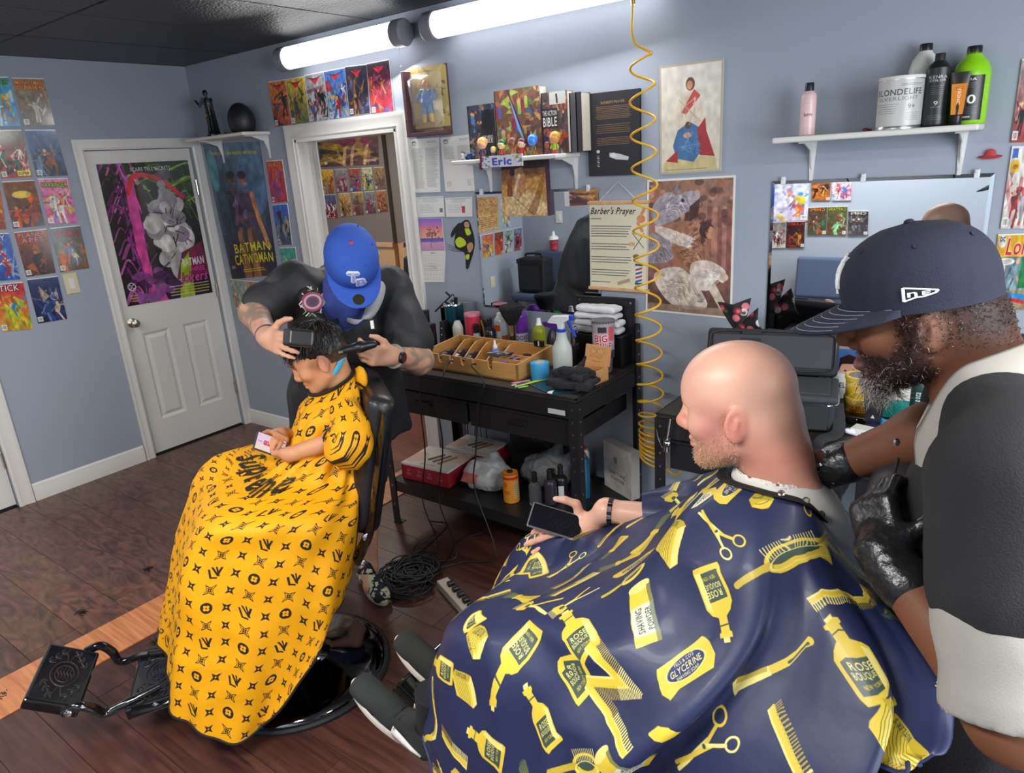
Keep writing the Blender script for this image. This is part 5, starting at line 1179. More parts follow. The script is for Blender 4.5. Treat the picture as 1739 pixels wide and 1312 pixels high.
vessel('lotion_bottle','white bottle with a golden picture in front of the disinfectant jar','bottle',c,[(.026,0),(.028,.003),(.028,h*.78),(.02,h*.92),(.014,h)],mat('cream_plastic','d8dcd4',.3),[('cap',[(.03,.0),(.0305,.002),(.0305,h*.1)],mat('amber','b88a40',.3))],(.0285,h*.1,h*.8,img_mat('lab7',cv,.4),2.4))
c,h=P1(806,536,-.128)
vessel('wipes_tub','bright pink tub right of the disinfectant jar','tub',c,[(.036,0),(.039,.004),(.042,h),(.04,h+.002)],mat('hot_pink','d83a5c',.35),[('lid',[(.043,h),(.044,h+.012),(.042,h+.016),(0,h+.016)],mat('pale_pink_lid','e08a98',.35))])
c,h=P1(803,513,-.045)
vessel('clear_canister','clear ribbed canister behind the pink tub','canister',c,[(.033,0),(.034,.004),(.036,h),(.034,h)],mat('frosted_clear','c8d4dc',.2,trans=.7,ior=1.2))
c,h=P1(811,550,-.16)
vessel('spray_bottle','small grey spray bottle base left of the yellow-black clipper','bottle',c,[(.024,0),(.026,.003),(.026,h*.4),(.018,h*.62),(.012,h*.7)],mat('grey_lilac','a8a8b8',.35),[('trigger',[(.014,h*.68),(.016,h*.95),(.01,h)],M_blk)])
c,h=P1(824,540,-.085);t=thing('hair_clipper','black clipper with yellow highlights standing on the bench','clipper',c)
S=SDF((-.06,-.05,0),(.06,.05,h+.02),.004);S.chain([(.012,0,.03),(.0,0,h*.5),(-.012,0,h*.8),(-.026,0,h*.72)],[.02,.026,.022,.016],.012);V,F=S.mesh();mesh_obj('housing',V,F,M_blk,t)
MB().tube(catmull([(.03,-.012,.02),(.024,-.026,h*.35),(.018,-.026,h*.7),(.0,-.02,h*.96)],5),.006,6,flat=.6).build('trim',mat('acid_yellow','d8d838',.25),t);MB().sph((.02,-.026,h*.4),(.008,.004,.011),8).build('light',mat('violet_light','',.3),t)
c,h=P1(834,540,-.155)
vessel('barber_bottle','dark bottle with a pale ring label and spray top','bottle',c,[(.028,0),(.03,.003),(.03,h*.64),(.02,h*.72),(.012,h*.76)],mat('dark_brown_glass','2a2020',.2),[('cap',[(.013,h*.74),(.014,h*.98),(.01,h)],M_blk)],(.0304,h*.1,h*.55,img_mat('lab8',tcan(80,80,'2a2020',[('8',.5,.4,.4,.5,'d8c8b8')],[(.1,.7,.9,.9,3,'a8988a')]),.4),2.))
c,h=P1(853,530,-.085);cv=Canvas(120,180,'d8dcdc');cv.rect(0,.1,.45,.32,'d8602c');cv.rect(.5,.48,1,1,'d8602c');cv.text('COOL',.25,.6,.4,.12,'4a4a50');cv.text('CARE',.25,.8,.36,.1,'7a2a20')
vessel('aerosol_can','white and orange aerosol can behind the neck brush','can',c,[(.033,0),(.035,.003),(.035,h*.78),(.033,h*.82),(.02,h*.9)],mat('white_can','d8dcdc',.25,.2),[('cap',[(.02,h*.88),(.018,h*.98),(.01,h)],mat('white_plastic','',.3))],(.0354,h*.03,h*.77,img_mat('lab9',cv,.3),2.8))
c,h=P1(885,525,-.068);cv=Canvas(100,170,'7a3ab0');cv.rect(.05,.45,.95,.85,'e4e0e8');cv.text('LOOSE',.5,.57,.8,.12,'6a2a9a');cv.text('NEWT',.5,.73,.7,.12,'6a2a9a')
vessel('aerosol_can','purple can with a white lettered label behind the neck brush','can',c,[(.04,0),(.042,.003),(.042,h*.8),(.03,h*.93),(.02,h)],mat('purple_plastic','7a3ab0',.3),[],(.0424,h*.0,h*.85,img_mat('lab10',cv,.3),2.4))
c,h=P1(872,568,-.16)
vessel('pomade_jar','low jar with a bright green lid under the neck brush','jar',c,[(.04,0),(.052,.004),(.052,.022),(.05,.026)],mat('teal_plastic','2a6a6a',.3),[('lid',[(.054,.026),(.055,.048),(.05,.052),(0,.052)],mat('bright_green','3fa83f',.3))])
t=thing('neck_brush','black bristled neck brush standing on the green jar','brush',c+[0,0,.052]);z1=on(872,519,1,-.16)[2]-c[2]-.052
MB().lathe([(.022,0),(.024,.006),(.02,.012)],n=18).build('foot',M_blk,t);MB().lathe([(.019,.012),(.017,.03),(.018,z1*.5),(.02,z1*.55)],n=18).build('handle',M_chrome,t)
MB().lathe([(.02,z1*.53),(.032,z1*.62),(.05,z1*.78),(.062,z1*.95),(.055,z1*1.01),(0,z1*1.03)],n=28).build('bristles',mat('bristle_black','1a1a1d',.9,bump=.8,bscale=180),t)
c,h=P1(917,540,-.155)
vessel('spray_can','yellow-green clear spray bottle right of the neck brush','bottle',c,[(.033,0),(.035,.003),(.035,h*.68),(.033,h*.74),(.02,h*.84)],mat('lime_glass','b8c03a',.1,trans=.5,ior=1.3),[('cap',[(.018,h*.82),(.012,h*.9),(.009,h)],mat('white_plastic','',.3)),('band',[(.0355,h*.04),(.0355,h*.16)],mat('olive_band','6a6a20',.4))])
c,h=P1(940,543,-.085);t=thing('spray_bottle','dark spray bottle with a purple trigger behind the white one','bottle',c)
MB().lathe([(.03,0),(.032,.003),(.032,h*.5),(.02,h*.7),(.013,h*.76)],n=18).build('body',mat('smoke_plastic','3a3440',.3),t)
MB().prism([(.03,-.01,h),(-.07,-.01,h*.9),(-.065,-.01,h*.84),(-.01,-.01,h*.78),(.02,-.01,h*.72)],(0,.02,0)).build('trigger',mat('deep_purple','5a2a8a',.3),t,smooth=0,bevel=.003)
c,h=place(957,645,535,-.36,TZ)
M_milk=mat('milky_clear','dfe6df',.25,trans=.25,ior=1.3)
t=vessel('spray_bottle','white trigger spray bottle with blue collar, front of the workbench','bottle',c,[(.041,0),(.044,.004),(.044,h*.45),(.042,h*.5),(.026,h*.62),(.022,h*.72),(.024,h*.74)],M_milk,[('collar',[(.021,h*.74),(.022,h*.78),(.017,h*.785)],mat('royal_blue','2a4ac0',.3))])
ca=math.atan2(-.35,-1.);R3=rotz(0)
MB().prism([(-.068,-.013,h*.87),(-.04,-.013,h*.98),(.02,-.013,h),(.046,-.013,h),(.046,-.013,h*.94),(.016,-.013,h*.88),(.012,-.013,h*.78),(-.012,-.013,h*.78),(-.016,-.013,h*.86),(-.05,-.013,h*.86)],(0,.026,0)).build('spray_head',mat('white_plastic','',.3),t,smooth=0,bevel=.004)
MB().box((.056,0,h*.97),(.022,.018,.022)).build('nozzle',mat('royal_blue','',.3),t,smooth=0,bevel=.003)
MB().prism([(.03,-.006,h*.92),(.044,-.006,h*.92),(.075,-.006,h*.68),(.068,-.006,h*.67)],(0,.012,0)).build('trigger',mat('royal_blue','',.3),t,smooth=0,bevel=.002)
a,b=on(966,600,1,-.16),on(1052,600,1,-.16);zt=on(1005,570,1,-.16)[2]-TZ
t=thing('towel_stand','black metal stand holding folded white towels at the workbench back','stand',((a[0]+b[0])/2,-.09,TZ));w=b[0]-a[0]
MB().box((0,0,zt/2),(w,.1,zt)).build('box',M_blk,t,smooth=0,bevel=.003)
zb=on(1005,503,1,-.05)[2]-TZ;MB().box((0,.052,zb/2),(w*1.12,.01,zb)).box((0,.046,zb-.004),(w*1.12,.02,.008)).build('back_panel',M_steel,t,smooth=0)
MB().cyl((-w*.5,.047,zb-.02),(-w*.5,.042,zb-.02),.005,n=8).cyl((w*.5,.047,zb-.02),(w*.5,.042,zb-.02),.005,n=8).build('bolt',M_bolt,t)
def soft_slab(name,c,half,seed,amp=.004,rad=.012,R=None,m=None,parent=None,h=.006,folds=0):
 c=np.array(c,float);hf=np.array(half,float);pad=.03
 S=SDF(c-np.linalg.norm(hf)-pad,c+np.linalg.norm(hf)+pad,h);S.rbox(c,hf,R,rad,0);V,F=S.mesh();V=relax(V,F,1)
 N=S.grad(V);V=V+N*(amp*vnoise(V,22,seed)+amp*.6*vnoise(V,55,seed+1))[:,None]
 return mesh_obj(name,V,F,m,parent)
M_towel=mat('white_towel','e2e2e6',.9,bump=.3,bscale=400)
for k in range(4):
 zc=TZ+zt+.019+k*.0325
 o=soft_slab('folded_towel',(t.location[0]-.008+.006*(k%2),-.095,zc),(w*.46-.006*k,.042,.0135),30+k,.004,.011,rotz(.03*(k%3-1)),M_towel,None)
 tag(o,['lowest','second','third','topmost'][k]+' folded white towel on the black stand','towel','folded white towels on the stand')
t=thing('scissors','bundle holder of steel scissors left of the towels','scissors',on(975,590,1,-.2)*[1,1,0]+[0,0,TZ]);h=on(975,552,1,-.2)[2]-TZ
mb=MB()
for s in(-1,1):mb.tube([(s*.012+.014*math.cos(q),0,h-.02+.017*math.sin(q))for q in np.linspace(0,2*PI,15)[:-1]],.003,6,closed=True).tube([(s*.006,0,h-.036),(0,0,.02)],.004,6)
mb.build('handles',M_chrome,t);MB().lathe([(.022,0),(.024,.003),(.024,h*.55),(.02,h*.55)],n=14).build('cup',M_blkm,t)
c,h=place(1026,628,543,-.2,TZ)
cv=Canvas(170,170,'9a949c');cv.grad('a89aa2','8a8490');cv.rect(.3,.1,.62,.26,'3a3438');cv.rect(.0,.28,1,.62,'d8a8ac',.5);cv.text('BIG',.4,.42,.5,.2,'b82030',edge='e8e2e0',ew=.08);cv.text('GULP',.5,.64,.66,.2,'b82030',edge='e8e2e0',ew=.08);cv.rect(.7,.1,.95,.5,'c84a50',.8);cv.rect(0,.78,1,1,'3a343a')
vessel('drink_cup','tall clear drink cup lettered BIG GULP beside the cigar box','cup',c,[(.036,0),(.038,.004),(.052,h-.004),(.054,h),(.05,h-.002)],mat('smoke_clear','8a848c',.12,trans=.45,ior=1.2),[('dark_drink',[(.035,.004),(.044,h*.5),(0,h*.5)],mat('cola','2a1a18',.2))],(.0515,h*.3,h*.97,img_mat('cuplab',cv,.25),2.4))
t_c=c
A,B_=on(985,642,2,TZ),on(1022,648,2,TZ);w=.135;ang=math.atan2(B_[1]-A[1],B_[0]-A[0])-.1
t=thing('cigar_box','small open wooden cigar box between the spray bottle and the cup','box',A+[-.02,-.04,0],None,ang)
M_ced=mat('cedar','cf9a62',.55,var=.12,vscale=20,stretch=(1,6,6));hh=.058;dd=.092
MB().box((w/2,dd/2,.003),(w,dd,.006)).build('base',M_ced,t,smooth=0)
for q in(((w/2,.003,hh/2),(w,.006,hh)),((w/2,dd-.003,hh/2),(w,.006,hh)),((.003,dd/2,hh/2),(.006,dd,hh)),((w-.003,dd/2,hh/2),(.006,dd,hh))):MB().box(*q).build('side',M_ced,t,smooth=0,bevel=.001)
cv=Canvas(150,110,'cf9a62');cv.noise(.08,30,1);cv.ell(.32,.3,.14,.12,'a86a3c',ring=.12);cv.ell(.62,.3,.16,.12,'a86a3c',ring=.12);cv.text('ROMEO',.45,.58,.5,.1,'a0622f',0);cv.line([(.1,.5),(.9,.5)],.008,'b8783c');cv.rect(.3,.8,.7,.86,'b8783c')
lw=.082;q=[(0,dd+.002,hh),(w,dd+.002,hh),(w,dd+.018,hh+lw),(0,dd+.018,hh+lw)]
MB().prism([q[3],q[2],q[1],q[0]],(0,.008,0),mi=1,mi_front=0,uv=[(0,1),(1,1),(1,0),(0,0)]).build('lid',[img_mat('cigarlid',cv,.5),M_ced],t,smooth=0,fix=False)
c,h=place(918,643,615,-.42,TZ)
t=thing('tape_roll','wide roll of bright blue tape on the workbench','tape',c);MB().lathe([(.022,0),(.041,0),(.042,.002),(.042,h-.002),(.041,h),(.022,h),(.022,0)],n=28).build('roll',mat('cyan_tape','3f9fd8',.4),t);MB().lathe([(.019,.001),(.0219,.001),(.0219,h+.001),(.019,h+.001),(.019,.001)],n=24).build('core',mat('cardboard_core','d8cbb4',.8),t)
tag(MB().prism([on(x,y,2,TZ+.002)for x,y in((897,652),(948,640),(1000,662),(936,670))],(0,0,-.0015)).build('plastic_sheet',mat('dark_teal','1f3f48',.3),None,smooth=0),'dark teal plastic sheet under the tape and the black towel','sheet')
tag(MB().prism([on(x,y,2,TZ+.004)for x,y in((932,664),(941,662),(937,668),(929,667))],(0,0,-.0012)).build('paper_scrap',PAPER,None,smooth=0),'white scrap of paper at the workbench front edge','paper')
sticks=[((872,654),(930,642),'a8d838'),((875,656),(938,641),'d8e04a'),((871,651),(900,645),'c8a8d8'),((869,654),(892,650),'e8e4e8'),((873,658),(893,655),'4a4a8a'),((880,658),(897,655),'8ad06a'),((868,650),(886,647),'c84a4a'),((877,653),(906,648),'3a3a48')]
for(a,b,cl),nm in zip(sticks,('lime','yellow-green','lilac','white','navy','green','red','dark')):
 tag(MB().bar(on(*a,2,TZ+.006),on(*b,2,TZ+.006),.007,.004,mi=0).build('comb_stick',mat('stick_'+cl,cl,.35),None,smooth=0,bevel=.001),nm+' thin stick in the fan of coloured sticks before the organizer','stick','coloured sticks on the workbench')
M_btow=mat('black_towel','26262a',.95,bump=.5,bscale=300)
t=thing('hand_towel','crumpled black towel folded on the front corner of the workbench','towel',on(972,660,2,TZ));c=np.array([0,0,0.])
soft_slab('lower_fold',(0,.01,.031),(.105,.065,.018),70,.007,.012,rotz(.1),M_btow,t);soft_slab('upper_fold',(-.005,.02,.062),(.085,.052,.016),72,.009,.012,rotz(-.12),M_btow,t)
S=SDF((-.12,-.08,.04),(.12,.12,.15),.005);S.chain([(-.07,.0,.07),(-.02,-.02,.085),(.04,.0,.085),(.07,.03,.08)],[.014,.018,.016,.01],.012).chain([(.01,.02,.08),(.03,.035,.1),(.045,.045,.135)],[.014,.011,.005],.01);V,F=S.mesh();V=V+S.grad(V)*(.004*vnoise(V,40,5))[:,None];mesh_obj('rolled_edge',V,F,M_btow,t)
# ================================================================== second bench, lower shelf, hose, cords, waiting seats
LZ_=.251
M_nylon=mat('black_nylon','202226',.75,bump=.3,bscale=500)
M_nylon2=mat('charcoal_lining','33363a',.7,bump=.15,bscale=300)
c=np.array([4.10,-.43,TZ]);Wc,Dc,Hc=.46,.22,.13
cr=on(1416,738,2,TZ);RZC=.22;c=np.array([cr[0],cr[1],TZ])+rotz(RZC)@np.array([-Wc/2,Dc/2,0]);rc_=rotz(RZC)
t=thing('tool_case','open black soft-sided barber case with a raised lid on the right workbench','case',c,None,RZC)
MB().box((0,0,Hc*.5),(Wc,Dc,Hc*.96)).build('body',M_nylon,t,smooth=0,bevel=.018,bseg=4)
MB().box((0,0,Hc-.012),(Wc+.012,Dc+.012,.022)).build('rim',mat('charcoal_lining','',.7),t,smooth=0,bevel=.008,bseg=3)
MB().box((0,0,Hc+.001),(Wc-.04,Dc-.04,.006)).build('inner_tray',M_nylon2,t,smooth=0,bevel=.002)
MB().box((0,-Dc/2-.003,Hc*.45),(Wc*.9,.01,.09)).build('front_pocket',M_nylon,t,smooth=0,bevel=.004);
zp=np.linspace(0,2*PI,49)[:-1];sq=lambda a,e:(abs(math.cos(a))**e*np.sign(math.cos(a)),abs(math.sin(a))**e*np.sign(math.sin(a)))
MB().tube([((Wc/2+.008)*sq(a,.25)[0],(Dc/2+.008)*sq(a,.25)[1],Hc-.03)for a in zp],.0028,6,closed=True).build('zipper',M_chrome,t)
lt=on(1411,561,1,c[1]+Dc/2+.03)[2]-TZ-Hc;lh=.165;ty_=math.radians(24)
lu=np.array([0,math.sin(ty_),math.cos(ty_)]);ln=np.array([0,-math.cos(ty_),math.sin(ty_)]);lc=np.array([0,Dc/2+.002,Hc+.004])
B=np.stack([np.array([1.,0,0]),ln,lu],1)
lid=MB().box(lc+lu*lh/2-ln*.02,(Wc,.04,lh),B).build('lid',M_nylon,t,smooth=0,bevel=.016,bseg=4)
mb=MB().box(lc+lu*lh/2+ln*.0022,(Wc-.045,.004,lh-.05),B);mb.build('lid_panel',M_nylon2,lid,smooth=0,bevel=.004)
MB().tube([lc+B@np.array([(Wc/2-.012)*sq(a,.25)[0],.003,lh/2+(lh/2-.012)*sq(a,.25)[1]])for a in zp],.003,6,closed=True).build('lid_piping',M_blk,lid)
for k in range(4):MB().box(lc+B@np.array([-.07,.006,.05+k*.033]),(.07,.006,.02),B).build('elastic_loop',M_nylon,lid,smooth=0,bevel=.002)
MB().box((.06,-Dc/2+.045,Hc+.006),(.045,.014,.004)).build('name_tab',mat('silver_tab','d0d0cc',.3,.5),t,smooth=0,bevel=.001)
tag(soft_slab('patterned_cloth',c+rc_@np.array([-.02,-.02,Hc+.013]),(.085,.03,.008),12,.006,.007,rotz(-.2),mat('grey_pattern_cloth','8a8a94',.8,var=.6,vscale=90),None,.004),'grey patterned cloth crumpled inside the open case','cloth')
pts=[c+rc_@np.array([Wc/2+.005,-.05,.09]),c+rc_@np.array([Wc/2+.012,-.13,.02]),[c[0]+Wc/2-.005,-.602,TZ+.004],[c[0]+Wc/2-.015,-.61,TZ-.05],[c[0]+Wc/2-.05,-.612,TZ-.2]]
tag(MB().tube(catmull(pts,6),.019,8,flat=.12).build('shoulder_strap',M_nylon,None),'black webbing shoulder strap of the case hanging over the bench front','strap')
x0,x1=on(1303,560,1,-.16)[0],on(1398,560,1,-.16)[0];zt=on(1360,547,1,-.16)[2]-TZ
t=thing('drawer_chest','low black drawer chest behind the open case','chest',((x0+x1)/2,-.105,TZ));MB().box((0,0,.1),(x1-x0,.15,.2)).build('body',M_blk,t,smooth=0,bevel=.004)
MB().box((0,-.078,.06),(x1-x0-.02,.008,.08)).box((0,-.078,.15),(x1-x0-.02,.008,.08)).build('drawer_front',M_blkm,t,smooth=0,bevel=.002)
hc=on(1388,566,1,-.13);t=thing('straw_hat','cream woven straw hat peeping over the open case lid','hat',[hc[0],-.1,TZ+.2])
M_straw=mat('straw','cfc39c',.8,bump=.6,bscale=150)
MB().lathe([(.06,0),(.075,.004),(.058,.012),(.057,.035),(.05,.055),(.03,.066),(0,.07)],n=28,sy=.85).build('crown',M_straw,t)
bc=on(1258,560,1,-.2);t=thing('fabric_bow','black fabric bow printed with red roses at the left of the open case','bow',bc)
cv=Canvas(160,160,'1e1b20');rr=random.Random(2)
for k in range(26):
 x,y=rr.random(),rr.random();cl=rr.choice(['b0323c','c8505a','8a2430','d8707a','d8d0d0']if k%5 else['d8d0d0']);cv.ell(x,y,.05,.05,cl);cv.ell(x+.01,y,.025,.025,'e08088',al=.7)
 if k%3==0:cv.ell(x+.07,y+.03,.03,.02,'2a5a3a')
M_rose=img_mat('rose_cloth',cv,.8)
for a,s,L_ in((1.75,1,.125),(.35,1,.1),(-1.9,1,.11),(-.9,1,.06)):
 n1,n2=9,9;P=np.zeros((n1,n2,3));U=np.zeros((n1,n2,2));ca,sa=math.cos(a),math.sin(a)
 for i in range(n1):
  r=i/(n1-1);w=.012+.055*r**.8
  for j in range(n2):
   q=(j/(n2-1)-.5)*2;l=L_*r*(1-.12*(1-abs(q))*r);P[i,j]=(ca*l-sa*q*w,-.02-.012*math.sin(q*4+a)*r-.012*r,sa*l+ca*q*w);U[i,j]=(.5+P[i,j][0]*3.4,.5+P[i,j][2]*3.4)
 MB().grid(P,0,U).build('bow_loop',M_rose,t,smooth=180,solid=.003)
MB().sph((0,-.03,.0),(.018,.014,.02),10).build('knot',M_blkm,t);MB().box((0,-.005,-.06),(.03,.02,.09)).build('clip',M_blk,t,smooth=0,bevel=.003)
A,B_,Cc,Dd=[on(x,y,1,-.13)for x,y in((1411,589),(1482,592),(1478,660),(1409,660))]
cv=Canvas(120,130,'31569a');cv.grad('4a72b0','2a3f78');cv.poly([(.2,1),(.28,.82),(.72,.82),(.85,1)],'6a6a60');cv.ell(.48,.58,.24,.3,'d8a88c');cv.ell(.25,.6,.04,.07,'c89478');cv.ell(.71,.6,.04,.07,'c89478')
cv.poly([(.22,.52),(.24,.26),(.45,.16),(.7,.24),(.74,.52),(.66,.4),(.3,.4)],'2f1f1c');cv.ell(.38,.56,.035,.022,'3a2620');cv.ell(.58,.56,.035,.022,'3a2620');cv.poly([(.36,.7),(.6,.7),(.48,.77)],'e8dcd4');cv.line([(.48,.56),(.46,.65)],.02,'b88468')
pf=thing('photo_frame','framed portrait photo of a dark-haired boy on a blue ground behind the yellow tub','photo',(A+B_+Cc+Dd)/4)
child(print_panel('picture',None,None,[A,B_,Cc,Dd],(0,-1,0),.003,img_mat('boy',cv,.3,.4),M_blackedge),pf)
mb=MB();cc=[A,B_,Cc,Dd]
for k in range(4):mb.bar(cc[k]+[0,-.004,0],cc[(k+1)%4]+[0,-.004,0],.008,.006,(0,1,0))
child(mb.build('frame',mat('silver_tab','',.3),None,smooth=0),pf)
c=on(1453,716,2,TZ);d_=c-CAM_C
def P2(px,py):return on(px,py,2,TZ)
r1=.047;c=P2(1452,712)+[0,.04,0];h1=.055
t=vessel('amber_jar','amber jar lettered GOURMET BUTTER with a yellow lid, under the yellow tub','jar',c,[(r1*.9,0),(r1,.004),(r1,h1),(r1*.96,h1+.004)],mat('amber_gel','9a6a2a',.15,trans=.3),[('lid',[(r1*1.06,h1),(r1*1.08,h1+.018),(r1*1.03,h1+.022),(0,h1+.022)],mat('yellow_lid','e0c040',.35))],(r1*1.012,h1*.5,h1+.0,img_mat('gb',tcan(160,50,'e8b83a',[('GOURMET',.5,.38,.9,.5,'c8502a'),('BUTTER',.52,.8,.5,.25,'5a2a1a')]),.35),2.6))
c2=c+[0,0,h1+.023];h2=.062
vessel('yellow_tub','bright yellow tub with a printed round lid, on top of the amber jar','tub',c2,[(r1*.94,0),(r1*.97,.004),(r1*1.02,h2)],mat('tub_yellow','e0b818',.35),[('lid',[(r1*1.08,h2-.002),(r1*1.1,h2+.01),(r1*1.02,h2+.014),(r1*.9,h2+.011),(0,h2+.011)],mat('yellow_lid','',.35)),('lid_label',[(r1*.84,h2+.0112),(0,h2+.0122)],mat('plum_label','7a6a76',.4,var=.3,vscale=60))])
c=P2(1418,680)+[.0,.06,0]
vessel('paper_cup','white lettered cup wedged behind the case','cup',c,[(.03,0),(.036,.1),(.034,.1)],mat('white_plastic','',.3),[],(.0352,.02,.09,img_mat('cup2',tcan(60,60,'dcdcd8',[('GEL',.5,.5,.7,.3,'2a2a2a')]),.4),1.6))
c=P2(1482,728);t=thing('clipper_stand','black tapered clipper charging stand with a blue lit button','stand',c);hh=on(1482,676,1,c[1])[2]-TZ
rows=[[(x*w,y*w*.8,z)for x,y in((-1,-1),(1,-1),(1,1),(-1,1))]for w,z in((.036,0),(.034,.012),(.021,.02),(.025,hh*.6),(.031,hh))]
MB().grid(np.array(rows),closed=True).add([(x*.031,y*.025,hh)for x,y in((-1,-1),(1,-1),(1,1),(-1,1))],[(0,1,2,3)]).build('holder',M_blk,t,smooth=0,bevel=.002)
MB().lathe([(.007,0),(.006,.003),(0,.004)],(0,-.031,.012),(0,-.8,.6),12).build('lit_button',mat('blue_led','3a3aff',.3,emit=6.),t)
MB().add([(-.006,-.0215,hh*.42),(.006,-.0215,hh*.42),(0,-.0222,hh*.54)],[(0,1,2)]).build('emblem',mat('emblem_grey','b8b8bc',.4),t,smooth=0)
A=P2(1446,737);B_=P2(1487,746);t=thing('product_box','flat white product box with a small A mark before the charging stand','box',(A+B_)/2+[0,.02,0],None,math.atan2(B_[1]-A[1],B_[0]-A[0]))
L_=np.linalg.norm(B_-A);MB().box((0,0,.012),(L_,.05,.024)).build('carton',mat('white_carton','dfe0da',.4),t,smooth=0,bevel=.001);MB().box((L_/2+.02,.0,.012),(.04,.05,.023)).build('clear_end',mat('pale_green_clear','a8c8c0',.15,trans=.3),t,smooth=0,bevel=.001)
MB().add([(-.005,-.0252,.007),(.005,-.0252,.007),(0,-.0252,.017)],[(0,1,2)]).build('mark',M_blk,t,smooth=0)
c=P2(1440,738);tag(soft_slab('tissue',c+[0,.01,.012],(.018,.012,.01),3,.008,.006,rotz(.4),mat('tissue_white','d4d6e0',.8),None,.003),'small crumpled white tissue by the sunglasses','tissue')
t=thing('sunglasses','folded dark sunglasses lying beside the charging stand','sunglasses',P2(1458,722)+[0,.0,.012]);mb=MB()
for s in(-1,1):mb.sph((s*.026,0,.004),(.024,.006,.016),12,R=rotz(.1*s))
mb.build('lens',mat('dark_lens','0f1012',.05,coat=1.),t);MB().tube(catmull([(-.052,.0,.01),(-.03,.02,.006),(.03,.022,.004)],5),.0025,6).tube(catmull([(.052,.0,.01),(.03,.028,.006),(-.03,.03,.004)],5),.0025,6).tube([(-.05,-.002,.014),(0,-.004,.016),(.05,-.002,.014)],.003,6).build('frame',M_blk,t)
c=P2(1520,712)+[0,.06,0];t=thing('teal_bin','open teal plastic bin with a white card in it','bin',c);M_tl=mat('teal_bin_plastic','1f8a80',.35);h=.085
for q in(((0,0,.003),(.12,.1,.006)),((0,-.048,h*.4),(.12,.005,h*.8)),((0,.048,h*.5),(.12,.005,h)),((-.058,0,h*.45),(.005,.1,h*.9)),((.058,0,h*.45),(.005,.1,h*.9))):MB().box(*q).build('wall' if q[0][2]>.01 else 'bottom',M_tl,t,smooth=0,bevel=.002)
B=np.array(Matrix.Rotation(.5,3,'X'));tag(MB().box(c+[.01,0,h*.8],(.085,.1,.012),B).build('card_box',mat('white_carton','',.4),None,smooth=0,bevel=.001),'white card box tilted in the teal bin','box')
c=P2(1549,738)+[.01,.0,0];hh=on(1552,648,1,c[1])[2]-TZ;cv=Canvas(60,200,'1c3a3a');cv.text('THE BARBER',.5,.3,1.8,.2,'b8c8c8',rot=-PI/2);cv.lines(.2,.65,.8,.95,7,'b8c8c8',.03)
t=vessel('product_bottle','tall dark green bottle with vertical pale lettering beside the glove','bottle',c,[(.026,0),(.028,.003),(.028,hh*.94),(.024,hh)],mat('bottle_green','1c3a3a',.4),[],(.0284,.01,hh*.9,img_mat('gbt',cv,.4),1.4))
S=SDF((-.06,-.05,-.01),(.07,.05,.06),.003);S.ell((0,0,.018),(.03,.022,.016),k=.01)
for k in range(5):S.cap((-.01+.008*k,-.01,.02),(.025+.01*k,-.022+.012*k,.012+.004*(k%2)),.007,.005,.006)
S.cap((-.02,.01,.02),(-.04,.018,.024),.014,.016,.008);V,F=S.mesh();V=V+S.grad(V)*(.0045*vnoise(V,70,4))[:,None]
c=P2(1508,731);o=mesh_obj('rubber_glove',V*1.05,F,mat('glove_blue','3aa0e0',.35));o.location=c;tag(o,'crumpled bright blue rubber glove on the right workbench','glove')
def SP(px,py):return on(px,py,2,LZ_)
def carton(label,A,B_,D,h,seed):
 ex=B_-A;ang=math.atan2(ex[1],ex[0]);w=np.linalg.norm(ex);t=thing('massager_box',label,'box',A,'red and white cartons on the lower shelf',ang)
 MB().box((w/2,D/2,h/2-.002),(w,D,h-.004)).build('tray',mat('carton_red','9c2430',.4),t,smooth=0,bevel=.002)
 cv=Canvas(200,140,'ddd6cc');cv.ell(.12,.6,.2,.2,'e0a080',al=.5);cv.ell(.85,.35,.2,.15,'e0a890',al=.5)
 for k,cl in enumerate(('3a3a34','8a3038','8a7a3a')):cv.poly([(.34+k*.13,.62+k*.05),(.5+k*.13,.25),(.56+k*.13,.3),(.42+k*.13,.68+k*.05)],cl)
 cv.lines(.5,.05,.95,.1,1,'a86a60',.02);cv.text('PULSE',.5,.86,.3,.06,'b05048',0)
 MB().prism([(0,D,h+.006),(w,D,h+.006),(w,0,h+.006),(0,0,h+.006)],(0,0,-.01),mi=1,mi_front=0,uv=[(0,1),(1,1),(1,0),(0,0)]).build('lid',[img_mat('carton%d'%seed,cv,.35),mat('carton_white','ddd6cc',.4)],t,smooth=0,fix=False)
 cv=Canvas(180,50,'9c2430')
 for k in range(4):cv.ell(.15+k*.23,.3,.025,.025,'d8b0b0',ring=.3);cv.lines(.1+k*.23,.5,.2+k*.23,.7,2,'d8b8b8',.012)
 MB().prism([(0.004,-.0012,h-.008),(w-.004,-.0012,h-.008),(w-.004,-.0012,.006),(.004,-.0012,.006)],(0,.0012,0),mi=0,uv=[(0,1),(1,1),(1,0),(0,0)]).build('front_print',img_mat('cartonf%d'%seed,cv,.4),t,smooth=0,fix=False)
 return t
A,B_=SP(684,811),SP(763,829);carton('nearer red and white carton with three bars on its lid',A,B_,.24,.085,1)
A2,B2=SP(758,784),SP(828,800);carton('farther red and white carton partly behind the plastic bag',A2,B2,.2,.085,2)
M_bagw=mat('white_plastic_bag','d4d6d8',.25,trans=.25,bump=.6,bscale=30,var=.1,vscale=14)
M_bagc=mat('grey_clear_bag','8d9094',.14,trans=.45,bump=.8,bscale=35,ior=1.2)
